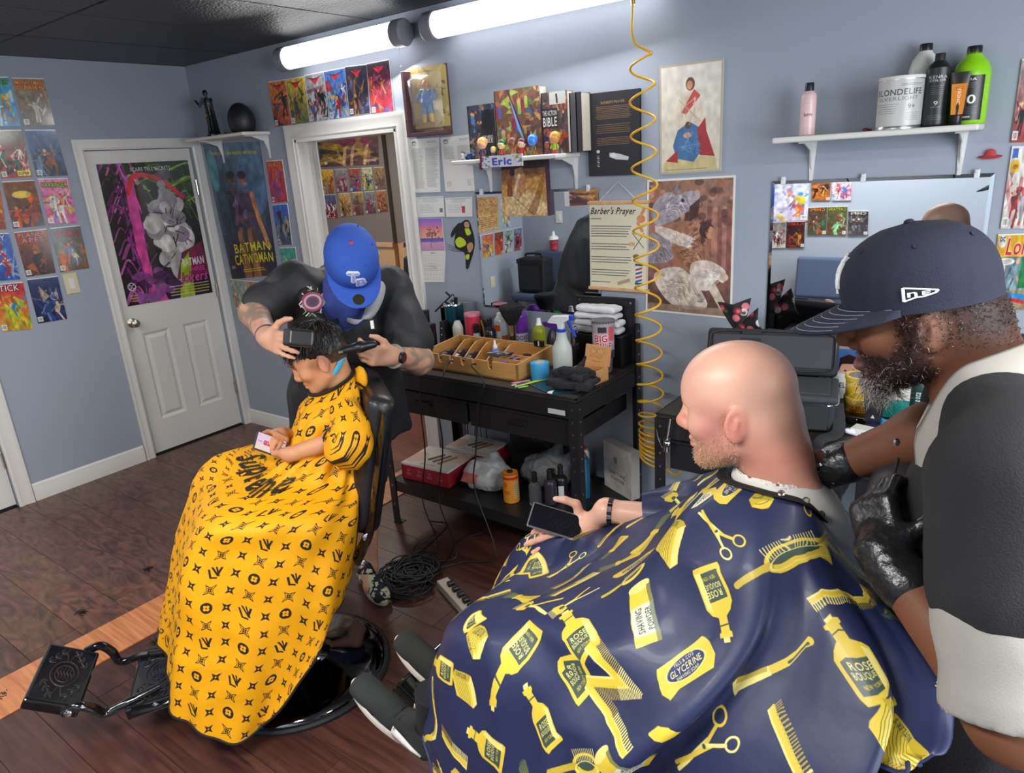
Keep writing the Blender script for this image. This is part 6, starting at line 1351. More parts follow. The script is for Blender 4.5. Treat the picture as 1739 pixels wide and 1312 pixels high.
def bag(name,label,c,r,seed,m,peaks):
 c=np.array(c,float);S=SDF(c-[r[0]*1.6,r[1]*1.6,.02],c+[r[0]*1.6,r[1]*1.6,r[2]*3],.007)
 S.ell(c+[0,0,r[2]*.7],r,k=.02)
 for p,q in peaks:S.cap(c+np.array(p)*[.6,.6,.6],c+np.array(p),q,q*.35,.04)
 S.cut(c,(0,0,-1));V,F=S.mesh();N=S.grad(V);n=vnoise(V,14,seed);V=V+N*(.012*(1-2*np.abs(n))+.006*(1-2*np.abs(vnoise(V,34,seed+1))))[:,None];V[:,2]=np.maximum(V[:,2],c[2]+.001)
 return tag(mesh_obj(name,V,F,m),label,'bag')
c=SP(812,838)+[-.02,.11,0];bag('plastic_bag','white printed plastic bag slumped between carton and orange can',c,(.12,.1,.075),4,M_bagw,[((.02,.03,.15),.05)])
o=thing('bag_print','red and green print paper showing through the white bag','paper',c+[-.02,-.1,.08])
MB().box((0,-.02,0),(.09,.002,.05),np.array(Matrix.Rotation(-.7,3,'X'))).build('sheet',mat('bag_print_red','b86a5a',.5,var=.4,vscale=30),o,smooth=0)
c=SP(882,838)+[.04,.2,0];bag('plastic_bag','crumpled clear grey plastic bag behind the orange can',c,(.13,.1,.08),9,M_bagc,[((.03,.05,.17),.05),((.1,.04,.13),.04),((-.1,-.06,.05),.04)])
c=SP(863,853);h=on(863,806,1,c[1])[2]-LZ_;cv=Canvas(160,120,'d88a28');cv.rect(0,0,1,.1,'b83028');cv.rect(0,.9,1,1,'d0903a');cv.ell(.25,.3,.1,.08,'b86a20');cv.text('TIGER',.3,.6,.3,.12,'8a3a14');cv.rect(.6,.2,.95,.85,'c0a868');cv.lines(.62,.25,.93,.8,7,'6a5a3a',.012)
vessel('powder_can','orange cardboard can with a red rim at the lower shelf edge','can',c+[0,.03,0],[(.038,0),(.039,.003),(.039,h-.003),(.038,h)],mat('can_orange','d88a28',.4),[('lid',[(.0385,h-.012),(.0392,h),(.036,h+.001),(.033,h-.003),(0,h-.003)],mat('can_red','b83a30',.35)),('cap',[(.014,h-.003),(.014,h+.008),(0,h+.008)],M_blkm)],(.0394,.003,h-.013,img_mat('tiger',cv,.4),3.))
for px,py0,py1,lab,m,r in((904,860,800,'clear glass spray bottle right of the orange can',mat('clear_glass','c8ccd0',.04,trans=.85,ior=1.3),.03),(930,858,795,'dark glass bottle with black sprayer on the lower shelf',mat('smoke_plastic','',.3),.03),(948,850,788,'black bottle with a white label beside the bench leg',M_blk,.033)):
 c=SP(px,py0)+[0,.03,0];h=on(px,py1,1,c[1])[2]-LZ_
 vessel('spray_bottle',lab,'bottle',c,bottle_prof(r,h*.72,.012,.8),m,[('sprayer',[(.013,h*.7),(.015,h*.8),(.012,h*.84),(.014,h*.96),(.008,h)],M_blk)],(r+.0006,h*.08,h*.45,mat('white_label','c8cacc',.5),.8)if 'label' in lab else None)
c=SP(985,850)+[.0,.05,0];h=on(985,766,1,c[1])[2]-LZ_
vessel('gel_bottle','tall blue gel bottle half hidden behind the bench leg','bottle',c,[(.024,0),(.026,.004),(.026,h*.82),(.02,h*.88),(.012,h*.92)],mat('blue_gel','3a8fc0',.1,trans=.5),[('cap',[(.014,h*.9),(.012,h*.95),(.006,h)],mat('red_nozzle','a83a3a',.3))])
c=SP(1004,806)+[0,.0,0];c[1]=min(c[1],-.1);h=on(1004,750,1,c[1])[2]-LZ_
vessel('glue_bottle','white glue bottle with a red nozzle cap behind the bench leg','bottle',c,[(.026,0),(.028,.003),(.028,h*.7),(.018,h*.78)],mat('white_plastic','',.3),[('cap',[(.017,h*.76),(.018,h*.84),(.008,h*.86),(.005,h),(0,h)],mat('red_nozzle','',.3))],(.0284,h*.1,h*.66,img_mat('glue',tcan(80,80,'e0e0e0',[('GLUE',.5,.3,.7,.25,'2a3a8a')],[(.1,.5,.9,.95,4,'55555a')]),.4),2.4))
A,B_=on(1026,797,1,-.1),on(1072,818,1,-.19);A[2]=B_[2]=LZ_;zt=on(1024,746,1,-.1)[2]
cv=Canvas(150,150,'d6d2cc');cv.noise(.1,8,2)
for k in range(12):cv.line([(random.random(),random.random()),(random.random(),random.random())],.008,'b0aaa4',.7)
cv.rect(.38,.25,.5,.38,'8a8478');cv.text('HAIR TONIC',.5,.6,.6,.08,'5a5650');cv.text('POWDER',.5,.72,.5,.07,'5a5650')
ex=B_-A;ang=math.atan2(ex[1],ex[0]);w=np.linalg.norm(ex);h=zt-LZ_
t=thing('product_box','square white marbled box standing at the right end of the lower shelf','box',A,None,ang);MB().prism([(0,0,h),(w,0,h),(w,0,0),(0,0,0)],(0,.05,0),mi=1,mi_front=0,uv=[(0,1),(1,1),(1,0),(0,0)]).build('carton',[img_mat('marble',cv,.4),mat('box_side','bcb8b2',.5)],t,smooth=0,fix=False)
A,B_=on(866,772,1,-.13),on(976,790,1,-.13);zt=on(900,692,1,-.13)[2];cv=Canvas(220,170,'1d1e21');rr=random.Random(7);pts=[(rr.uniform(0,1),rr.uniform(.25,.6))for _ in range(14)]
for i in range(13):cv.line([pts[i],pts[i+1]],.004,'8a8c90',.8);cv.line([pts[i],pts[(i+4)%14]],.003,'7a7c80',.6)
cv.text('3',.34,.16,.07,.13,'d8d8d8');cv.rect(.28,.27,.42,.29,'b8b8b8');cv.rect(.45,.13,.62,.27,'c4c4c0')
w=B_[0]-A[0];h=zt-LZ_;t=thing('clipper_case','black carton with grey lines and a 3 at the back of the lower shelf','box',(A[0],-.12,LZ_));MB().prism([(0,0,h),(w,0,h),(w,0,0),(0,0,0)],(0,.07,0),mi=1,mi_front=0,uv=[(0,1),(1,1),(1,0),(0,0)]).build('carton',[img_mat('linecase',cv,.35),M_blkm],t,smooth=0,fix=False)
c=SP(975,800)+[0,0,0];c[1]=-.17;t=thing('clip_tin','small gold topped jar in the shadow under the bench','jar',[c[0]+.02,-.27,LZ_]);MB().lathe([(.02,0),(.021,.06),(.016,.09)],n=16).build('body',M_blkm,t);MB().lathe([(.017,.088),(.017,.11),(0,.112)],n=16).build('lid',M_gold,t)
M_cord=mat('black_cord','141416',.5)
def cordpx(pts,r=.0035,n=8):return MB().tube(catmull(pts,n),r,7)
yv=-.612;hp=lambda x,y:on(x,y,1,yv)
tang=on(690,930,2,.02)
def hang(label,pix,end,start=None):
 P=[hp(*q)for q in pix]
 if start is not None:P=list(start)+P
 return tag(cordpx(P+[np.array(e,float)for e in end]).build('black_cable',M_cord,None),label,'cord','black clipper cords')
hang('black cord hanging closest to the barber, from the organizer left notch',[(715,628),(714,690),(722,770),(718,850)],[[2.62,-.7,.03],[2.63,-.82,.012]],[tl_(.07*L,.02,.05),tl_(.07*L,-.02,.05)])
hang('black cord hanging from the organizer second notch',[(752,640),(744,690),(752,760),(746,850)],[[2.74,-.7,.03],[2.68,-.8,.014]],[tl_(.335*L,.02,.05),tl_(.335*L,-.02,.05)])
hang('black cord hanging straight down before the right drawer',[(822,650),(812,690),(808,770),(806,830)],[[2.93,-.64,.05],[2.8,-.72,.012],[2.7,-.86,.012]],[tl_(.575*L,.02,.05),tl_(.575*L,-.02,.05)])
for k,(x,lab)in enumerate(((2.28,'leftmost'),(2.33,'second'),(2.38,'third'),(2.42,'fourth'))):
 hp_=[(x,-.014,.86),(x+.01,-.015,.7),(x+.02*math.sin(k*2),-.015,.5),(x-.012,-.015,.3),(x+.01,-.016,.15),(x+.012,-.0165,.118)]
 tag(cordpx(hp_,.003).build('black_cable',M_cord,None),lab+' thin cord hanging behind the bench against the office floor','cord','black clipper cords')
tag(cordpx([(2.5,-.012,.6),(2.53,-.012,.68),(2.57,-.013,.62),(2.52,-.014,.58),(2.55,-.02,.66),(2.66,-.012,.6),(2.8,-.012,.47),(3.05,-.012,.42)],.005).build('white_cable',mat('white_cord','',.5),None),'white coiled cable at the wall behind the bench','cable')
rr=random.Random(17);mb=MB()
for k in range(9):
 cx_,cy_=2.63+rr.gauss(0,.035),-.93+rr.gauss(0,.06);pts=[]
 for j in range(rr.randint(14,22)):
  a=j*1.15+k;r=.055+.04*rr.random();pts.append((cx_+r*math.cos(a)*1.2+j*.004,cy_+r*math.sin(a)*1.3-j*.002,.008+.005*(k%5)+.008*rr.random()))
 mb.tube(catmull(pts,5),.0042,6)
tag(mb.build('cord_tangle',M_cord,None),'heap of tangled black cords on the floor beside the barber shoe','cords',None,'stuff')
for k,pts in enumerate([[(2.45,-.55,.01),(2.52,-.62,.03),(2.5,-.75,.015),(2.6,-.85,.03)],[(2.38,-.5,.01),(2.5,-.5,.02),(2.55,-.7,.015),(2.58,-.9,.02)],[(2.7,-.45,.01),(2.66,-.6,.02),(2.72,-.75,.012),(2.75,-.92,.03),(2.84,-.97,.04)],[(2.6,-1.0,.012),(2.64,-1.08,.012),(2.69,-1.07,.012),(2.66,-1.0,.012),(2.63,-.96,.03)]]):
 tag(cordpx(pts,.0045).build('black_cable',M_cord,None),['cord running under the bench to the tangle','cord looping behind the barber leg','cord leading from the bench to the power strip','small cord loop nearest the barber shoe'][k],'cord')
A,B_=on(757,995,2,.02),on(803,1046,2,.02);t=thing('power_strip','beige power strip on the floor next to the cord tangle','power strip',(A+B_)/2*[1,1,0],None,math.atan2(B_[1]-A[1],B_[0]-A[0]))
MB().box((0,0,.02),(.34,.055,.04)).build('housing',mat('beige_plastic','b5aa98',.45),t,smooth=0,bevel=.004);mb=MB()
for k in range(5):MB().box((-.1+k*.05,.012,.046),(.026,.03,.022)).build('plug',M_blk,t,smooth=0,bevel=.003)
M_hose=mat('yellow_hose','e3b024',.35)
yh=-.19
ext=[92,147,207,262,318,370,420,468,515,560,602,640,670,697,716,730,740,749,757,764,771,778,785]
cxs=lambda y:1089+(y-92)*(1101-1089)/450 if y<560 else 1101+(y-560)*.035
pts=[on(1075,3,1,yh),on(1073.5,30,1,yh),on(1073,55,1,yh),on(1080,76,1,yh)]
for i in range(len(ext)-1):
 for j in range(12):
  f=j/12;y=ext[i]+(ext[i+1]-ext[i])*f;a=2*PI*f;k=min(1,(y-60)/60);rx=(20 if y>120 else 18)
  p=on(cxs(y),y,1,yh);q=on(cxs(y)+rx,y,1,yh);R=q[0]-p[0];tilt=max(0,(y-690)/95)
  pts.append(p+[R*math.cos(a),-R*math.sin(a)*.9,-.35*R*math.cos(a)*tilt*1.4])
e=pts[-1];g0=on(1131,770,1,-.25);pts+=[e+[.05,-.02,-.02],e+[.1,-.04,.03],on(1140,760,1,-.2)+[0,0,.0]]
t=thing('air_hose','yellow coiled air hose hanging from the ceiling down past the scroll','hose',pts[0])
child(MB().tube(catmull(pts,2),.0047,8).build('coil',M_hose,None),t)
child(MB().cyl(pts[0]+[0,0,.06],pts[0]+[0,0,-.01],.008,n=10).cyl(pts[0]+[0,0,.02],pts[0]+[0,0,.005],.011,n=6).build('brass_coupling',mat('brass','c8a85a',.3,1.),None),t)
p0,p1,p2=on(1138,712,1,-.62),on(1131,745,1,-.62),on(1131,770,1,-.62)
t=thing('blow_gun','steel blow gun hung on the corner of the right workbench','blow gun',p1)
child(MB().tube(catmull([p0+[.0,-.0,.0],p1+[.004,0,0],p1+[0,0,-.02]],5),[.004]*10+[.005],7).cyl(p1+[0,0,.0],p1+[0,0,-.05],.011,n=10).sph(p1+[.006,-.004,-.015],.016,10).build('barrel',M_chrome,None),t)
child(MB().tube(catmull([p1+[-.012,-.004,-.035],p1+[-.028,-.006,.0],p1+[-.036,-.006,.035]],5),.006,6,flat=.6).build('lever',M_blk,None),t)
rr=random.Random(5)
for px,py,lab in((250,965,'black hair tuft on the mottled boards right of the door'),(139,1038,'small hair tuft near the orange strip'),(3,1183,'hair tuft at the photo left edge'),(263,1090,'hair tuft beside the chair footrest')):
 c=on(px,py,2,.004);mb=MB()
 for k in range(26):
  a=rr.uniform(0,2*PI);q=c+[rr.gauss(0,.012),rr.gauss(0,.008),0];mb.tube([q,q+[.012*math.cos(a),.012*math.sin(a),.006*rr.random()],q+[.022*math.cos(a+.4),.022*math.sin(a+.4),0]],.0012,3)
 tag(mb.build('hair_tuft',mat('hair_black','0e0d0d',.6),None),lab,'hair',kind='stuff')
M_seat=mat('slate_blue_fabric','4c5872',.85,bump=.2,bscale=200);M_leg=mat('grey_leg','3a3c42',.4,.5)
def wait_chair(x,label,src=None):
 t=thing('waiting_chair',label,'chair',(x,-3.42,0),'waiting chairs')
 MB().box((0,.0,.4),(.49,.48,.08)).build('seat',M_seat,t,smooth=0,bevel=.03,bseg=4);MB().box((0,-.25,.66),(.48,.06,.36),np.array(Matrix.Rotation(.1,3,'X'))).build('backrest',M_seat,t,smooth=0,bevel=.028,bseg=4)
 for sx in(-1,1):
  for sy in(-1,1):MB().cyl((sx*.2,sy*.2,0),(sx*.2,sy*.19,.37),.012,n=10).build('leg',M_leg,t)
 return t
wait_chair(.46,'slate blue waiting chair holding the black equipment case');wait_chair(.98,'slate blue waiting chair with the white cap, seen in the mirror');wait_chair(1.5,'slate blue waiting chair beside the one with the white cap');wait_chair(3.3,'slate blue waiting chair at the bare stretch of wall behind')
t=thing('equipment_case','black hard equipment case standing on a waiting chair','case',(.44,-3.36,.44));MB().box((0,0,.19),(.34,.2,.36)).build('shell',M_blkm,t,smooth=0,bevel=.02,bseg=3);MB().box((0,.105,.17),(.26,.02,.26)).build('rib_panel',M_blk,t,smooth=0,bevel=.008)
MB().tube(catmull([(-.1,.02,.36),(-.09,.02,.41),(.09,.02,.41),(.1,.02,.36)],5),.012,8).build('handle',M_blk,t);mb=MB()
for x in(-.14,.14):MB().box((x,.1,.34),(.05,.03,.05)).build('latch',M_blk,t,smooth=0,bevel=.004)
t=thing('trucker_cap','white and pale blue cap resting on a waiting chair','cap',(.9,-3.3,.4475));
S=SDF((-.14,-.12,-.005),(.14,.2,.2),.005);S.ell((0,0,.02),(.1,.11,.13),k=.01).cut((0,0,.0),(0,0,-1));V,F=S.mesh();mesh_obj('crown',V,F,mat('pale_blue_cloth','a8b4cc',.8),t)
MB().lathe([(.09,.0),(.125,.004),(.12,.012),(.09,.02)],(0,.04,.0),n=28).build('brim',mat('white_cloth','d6d8e2',.8),t);MB().box((0,.108,.06),(.15,.012,.06)).build('front_panel',mat('white_cloth','',.8),t,smooth=0,bevel=.01);MB().sph((.03,-.02,.15),(.03,.03,.02),8).build('red_top',mat('red_cloth','c83a3a',.8),t)
t=thing('drink_bottle','red and white ornament standing on the waiting chair back','ornament',(.46,-3.71,.84));MB().lathe([(.03,0),(.045,.01),(.04,.06),(.05,.08),(.03,.1)],n=16).build('base',mat('red_plastic','b83a3c',.4),t);MB().lathe([(.03,.1),(.06,.12),(.05,.15),(.02,.16),(.015,.2),(0,.21)],n=16).build('top',mat('white_plastic','',.3),t)
t=thing('office_chair','black office chair behind the barber in the next room','chair',(.35,1.45,0));MB().box((0,0,.47),(.48,.46,.08)).build('seat',M_blkm,t,smooth=0,bevel=.03,bseg=3)
S=SDF((-.3,-.2,.5),(.3,.4,1.25),.012);S.rbox((0,.25,.8),(.22,.035,.25),np.array(Matrix.Rotation(-.12,3,'X')),.03,0).cap((-.1,.27,1.12),(.1,.27,1.12),.05,.05,.02);V,F=S.mesh();mesh_obj('backrest',V,F,M_blkm,t)
for s in(-1,1):MB().tube(catmull([(s*.25,.1,.46),(s*.3,.05,.62),(s*.29,-.12,.68),(s*.28,.16,.7)],5),.018,8).build('armrest',M_blk,t)
MB().cyl((0,0,.1),(0,0,.43),.03,n=12).build('column',M_chrome,t)
for k in range(5):
 a=k*2*PI/5;o=MB().bar((0,0,.11),(.3*math.cos(a),.3*math.sin(a),.07),.04,.03).build('base_arm',M_blk,t,smooth=0);MB().cyl((.3*math.cos(a),.3*math.sin(a)-.012,.028),(.3*math.cos(a),.3*math.sin(a)+.012,.028),.028,n=12).build('caster',M_blk,o)
 # ================================================================== barber chairs
M_leather=mat('black_leather','1b1b1d',.38,bump=.12,bscale=220,coat=.1)
M_leather2=mat('grey_black_leather','37383b',.4,bump=.12,bscale=220,coat=.1)
M_gloss=mat('gloss_black_enamel','0e0e10',.14,coat=.6)
M_chr2=mat('dark_chrome_base','6f7276',.08,1.)
def barber_chair(label,base,yaw,seat_z,lean,leather,foot_up,arm_z=.22,head=True,fx=.475,fz=.145):
 """local frame: +x forward, +y to the sitter's left"""
 t=thing('barber_chair',label,'chair',base,'black barber chairs',yaw)
 MB().lathe([(.34,0),(.342,.012),(.335,.02),(.31,.022)],n=56).build('rubber_rim',M_blkm,t)
 MB().lathe([(.325,.02),(.315,.034),(.28,.046),(.2,.062),(.13,.075),(.095,.09),(.08,.11),(.075,.16),(0,.16)],n=56).build('base',M_chr2,t)
 MB().cyl((0,0,.15),(0,0,seat_z-.15),.055,n=28).cyl((0,0,.15),(0,0,.24),.07,n=28).build('column',M_chrome,t)
 MB().tube(catmull([(-.05,-.03,.2),(-.14,-.14,.21),(-.24,-.2,.28)],5),.009,8).sph((-.25,-.205,.285),.018,10).build('pump_lever',M_chrome,t)
 MB().box((0,0,seat_z-.13),(.4,.44,.05)).build('seat_frame',M_gloss,t,smooth=0,bevel=.008)
 S=SDF((-.3,-.28,seat_z-.13),(.3,.28,seat_z+.05),.01);S.rbox((.0,0,seat_z-.05),(.26,.235,.06),None,.04,0);V,F=S.mesh();o=mesh_obj('seat_cushion',V,F,leather,t)
 u=np.array([-math.sin(lean),0,math.cos(lean)]);n=np.array([math.cos(lean),0,math.sin(lean)]);p0=np.array([-.255,0,seat_z-.03]);B=np.stack([n,np.array([0,1.,0]),u],1)
 S=SDF((-.62,-.28,seat_z-.1),(-.1,.28,seat_z+.75),.01);S.rbox(p0+u*.25-n*.045,(.05,.225,.25),B,.04,0).ell(p0+u*.2+n*.0,(.02,.17,.12),B,.03);V,F=S.mesh();bk=mesh_obj('backrest',V,F,leather,t)
 for s in(-1,1):
  rail=[p0-n*.05+u*q+np.array([0,s*.24,0])for q in(-.07,.03,.15,.3,.46)]
  rail[0]=rail[0]+[.03,0,0];r=MB().tube(catmull(rail,6),.042,10,flat=.35).build('side_rail',M_gloss,t)
  mb=MB()
  for q in(.02,-.08):mb.lathe([(.014,0),(.014,.006),(.006,.01),(0,.01)],p0-n*.04+u*q+np.array([0,s*.258,0]),(0,s,0),12)
  mb.build('rail_bolt',M_chrome,r)
  S=SDF((-.28,-.36,seat_z),(.3,.36,seat_z+.35),.009);S.rbox((-.02,s*.275,seat_z+arm_z),(.165,.036,.026),None,.024,0);V,F=S.mesh();a=mesh_obj('armrest',V,F,leather,t)
  MB().prism([(-.22,s*.262,seat_z-.14),(.08,s*.262,seat_z-.14),(.13,s*.262,seat_z+arm_z-.04),(.11,s*.262,seat_z+arm_z-.02),(.1,s*.262,seat_z+arm_z-.06),(-.1,s*.262,seat_z+arm_z-.06),(-.2,s*.262,seat_z+arm_z-.02)],(0,s*.026,0)).build('arm_frame',M_gloss,a,smooth=0,bevel=.006)
  MB().lathe([(.013,0),(.013,.005),(.005,.009),(0,.009)],(.09,s*.289,seat_z+arm_z-.07),(0,s,0),12).build('arm_bolt',M_chrome,a)
 if head:
  S=SDF((-.8,-.2,seat_z+.3),(-.15,.2,seat_z+1.0),.009);hp_=p0+u*.67+n*.0;S.chain([hp_+[0,-.11,0],hp_+[0,.11,0]],[.051,.051],.01).rbox(hp_-n*.012,(.04,.125,.05),B,.035,.02);V,F=S.mesh();hd=mesh_obj('headrest',V,F,leather,t)
  MB().box(p0+u*.56-n*.04,(.012,.05,.16),B).build('headrest_post',M_chrome,hd,smooth=0)
 def tread(name,c,w,l,tau,th,parent):
  f=np.array([math.cos(tau),0,math.sin(tau)]);up=np.array([-math.sin(tau),0,math.cos(tau)]);lat=np.array([0,1.,0]);c=np.array(c,float);Bt=np.stack([f,lat,up],1)
  o=MB().box(c-up*th/2,(l,w,th),Bt).build(name,M_gloss,parent,smooth=0,bevel=.008,bseg=3);m=mat('cast_iron_relief','2b2b2d',.42,.3)
  mb=MB();K=lambda a,b:c+f*a*l/2+lat*b*w/2+up*.0005;rl=.0028
  sqr=[(q[0]*.9,q[1]*.92)for q in((-1,-1),(1,-1),(1,1),(-1,1))];mb.tube([K(*q)for q in sqr],rl,5,closed=True)
  mb.tube([K(.5*math.cos(q),.42*math.sin(q))for q in np.linspace(0,2*PI,25)[:-1]],rl,5,closed=True).tube([K(.34*math.cos(q),.28*math.sin(q))for q in np.linspace(0,2*PI,21)[:-1]],rl*.8,5,closed=True)
  for sx in(-1,1):
   for sy in(-1,1):
    for k in range(3):
     a0=.25+.22*k;sp=[K(sx*(.12+a0*.75-.18*(1-q/2.2)*math.cos(q*2.2)),sy*(.86-.18*k-.2*(q/5)-.13*(1-q/6)*math.sin(q*2.2)))for q in np.linspace(0,4.2,14)];mb.tube(sp,rl,5)
    mb.tube([K(sx*(.05+.1*q),sy*(.45+.14*math.sin(q*1.4)+.1*q))for q in np.linspace(0,3,10)],rl,5)
  for k in range(5):mb.tube([K(-.25+.12*k+.06*math.sin(q),-.18+.36*q/6)for q in np.linspace(0,6,10)],rl*.9,5)
  mb.build('scroll_relief',m,o);return o
 for s in(-1,1):MB().tube(catmull([(.2,s*.13,seat_z-.14),(.3,s*.15,seat_z-.3),(fx-.1,s*.165,fz+.06),(fx-.06,s*.165,fz-.01),(fx+.07,s*.165,fz-.015)],6),.018,8,flat=.6).build('footrest_bar',M_gloss,t)
 t1=tread('footplate',(fx,.0,fz),.33,.19,-.1,.045,t);t2=tread('flip_footplate',(fx+.29,0,fz+.08+foot_up),.307,.17,.549,.04,t)
 for s in(-1,1):
  P=catmull([(fx-.015,s*.1,fz+.005),(fx+.085,s*.13,fz-.005),(fx+.155,s*.14,fz-.015),(fx+.18,s*.155,fz+.025+foot_up*.6),(fx+.215,s*.165,fz+.055+foot_up),(fx+.265,s*.166,fz+.045+foot_up)],6);MB().tube(P,.016,9).build('hinge_arm',M_gloss,t)
  mb=MB();mb.lathe([(.012,0),(.012,.006),(.005,.01),(0,.01)],(fx+.245,s*.178,fz+.05+foot_up),(0,s,0),12).lathe([(.013,0),(.013,.006),(0,.01)],(fx-.005,s*.168,fz-.015),(0,s,0),12);mb.build('hinge_bolt',M_chrome,t)
 return t
YAW1=math.radians(-125);BASE1=np.array([2.735,-1.62,0.])
CH1=barber_chair('barber chair with glossy black side rails under the boy in the yellow cape',BASE1,YAW1,.66,math.radians(14),M_leather,0.,.09,head=False)
YAW2=math.radians(185);BASE2=np.array([4.175,-1.59,0.])
CH2=barber_chair('barber chair with a grey-black headrest under the bald man',BASE2,YAW2,.6,math.radians(22),M_leather2,.03,.2,fx=.33,fz=.25)
# ================================================================== people
def nrm(v):v=np.array(v,float);return v/np.linalg.norm(v)
def frame(f,u=(0,0,1)):
 f=nrm(f);l=nrm(np.cross(u,f));return np.stack([f,l,np.cross(f,l)],1)
def rotax(v,a,t):
 a=nrm(a);v=np.array(v,float);return v*math.cos(t)+np.cross(a,v)*math.sin(t)+a*(a@v)*(1-math.cos(t))
def skin(name,c,rough=.5,spec=.4):return mat(name,c,rough,attr='tint',bump=.06,bscale=260,spec=spec,sss=.12)
def head(S,c,B,k=1.,jaw=1.,nose=1.,ear=True,hair=0.):
 """skull, jaw, brow, eyes, nose, lips, ears in a local frame (forward, left, up)"""
 c=np.array(c,float);P=lambda f,l,u:c+B@np.array([f,l,u])*k;e=lambda p,r,kk=.012,sub=False,R=None:S.ell(P(*p),np.array(r)*k,B if R is None else B@R,kk*k,sub)
 e((-.014,0,.035),(.1+hair,.077+hair,.088+hair),.01);e((.018,0,.03),(.078,.068,.075),.03);e((.028,0,-.04),(.062,.06*jaw,.07),.03);e((-.03,0,-.01),(.07,.064,.06),.03)
 S.cap(P(-.005,.05*jaw,-.062),P(.062,.018,-.1),.022*k,.018*k,.03*k).cap(P(-.005,-.05*jaw,-.062),P(.062,-.018,-.1),.022*k,.018*k,.03*k);e((.068,0,-.1),(.018,.022,.017),.02)
 S.cap(P(.078,-.034,.02),P(.078,.034,.02),.011*k,.011*k,.012*k)
 for s in(-1,1):
  e((.09,s*.031,.002),(.018,.019,.012),.012,True);e((.0705,s*.031,.001),(.0125,.0135,.0125),.003);S.cap(P(.0795,s*.02,.007),P(.078,s*.042,.006),.0042*k,.004*k,.004*k)
  e((.058,s*.046,-.026),(.022,.018,.018),.025);e((.093,s*.0125,-.036),(.011,.0085,.0085),.006)
  if ear:
   R=np.array(Euler((0,-.25,s*.5)).to_matrix());q=np.array([-.014,s*.082,-.012]);e(q,(.022,.0085,.035),.006,R=R);e(q+[-.001,s*.0075,.004],(.0125,.005,.0205),.004,True,R);e(q+[.011,s*.003,-.004],(.006,.005,.008),.004);e(q+[-.002,s*.0055,-.0005],(.005,.004,.016),.004,R=R);e(q+[.003,s*.001,-.028],(.009,.005,.008),.005)
 S.cap(P(.086,0,.008),P(.108*nose,0,-.026),.0085*k,.0115*k,.012*k);e((.107*nose,0,-.03),(.0125,.0125,.011),.008)
 e((.0865,0,-.0605),(.0105,.023,.0065),.006);e((.086,0,-.0735),(.0105,.02,.0075),.006);e((.1,0,-.0665),(.016,.026,.0017),.003,True)
 return P
def hand(S,w,d,n,t,curls=(.4,)*4,sc=1.,thumb=None,fan=.06,k=.007):
 """palm plus four unequal fingers and a thumb; d towards the knuckles, n out of the palm, t towards the thumb"""
 w=np.array(w,float);d=nrm(d);n=nrm(np.array(n)-d*(np.array(n)@d));t0=np.cross(d,n);t0=t0*(1 if t0@np.array(t)>0 else-1);R=np.stack([t0,d,n],1)
 S.rbox(w+d*.052*sc,np.array([.041,.05,.0145])*sc,R,.0135*sc,.012).cap(w-d*.03*sc,w+d*.02*sc,.026*sc,.028*sc,.02);tips=[]
 for i in range(4):
  f=(.98,1.08,1.,.8)[i];p=w+d*(.096,.1,.096,.086)[i]*sc+t0*(.031-.0205*i)*sc;a=0;dd=rotax(d,n,0);sp=(1.5-i)*fan;dd=nrm(d+t0*sp)
  ax=nrm(np.cross(dd,n));r=np.array([.0098,.0088,.0082,.0072])*sc*(.88 if i==3 else 1)
  for j,L_ in enumerate((.044,.027,.021)):
   a+=curls[i]*(1,1.15,.75)[j];q=p+rotax(dd,ax,a)*L_*f*sc;S.cap(p,q,r[j],r[j+1],k if j else.01);p=q
  tips.append(p)
 td=thumb or((.45,.8,.25),(.8,.35,.3),(.95,.1,.3));p=w+d*.022*sc+t0*.026*sc;rr_=np.array([.0155,.0125,.0108,.0085])*sc
 for j,L_ in enumerate((.045,.034,.027)):
  v=nrm(d*td[j][0]+t0*td[j][1]+n*td[j][2]);q=p+v*L_*sc;S.cap(p,q,rr_[j],rr_[j+1],.012 if j==0 else.005);p=q
 return tips+[p]
def sdf_obj(S,name,m,parent,color=None,it=1,wr=None):
 V,F=S.mesh();V=relax(V,F,it)
 if wr is not None:V=V+S.grad(V)*wr(V)[:,None]
 c=None
 if color is not None:
  c=np.tile(np.array(lin(color[0]if isinstance(color,(list,tuple))else color)),(len(V),1))
  if isinstance(color,(list,tuple)):
   for fn,cl,al in color[1]:
    w=np.clip(fn(V),0,1)[:,None]*al;c=c*(1-w)+np.array(lin(cl))*w
 return mesh_obj(name,V,F,m,parent,c)
def near(p,r):
 p=np.array(p,float);return lambda V:np.clip(1.6-1.6*np.linalg.norm((V-p)/r,axis=1),0,1)
def wrinkle(amp,sc,seed=0,dirn=None,st=2.5):
 def f(V):
  Q=V.copy()
  if dirn is not None:d=nrm(dirn);Q=Q-np.outer(Q@d,d)*(1-1/st)
  return amp*(1-2*np.abs(vnoise(Q,sc,seed)))+amp*.5*(1-2*np.abs(vnoise(Q,sc*2.3,seed+3)))
 return f
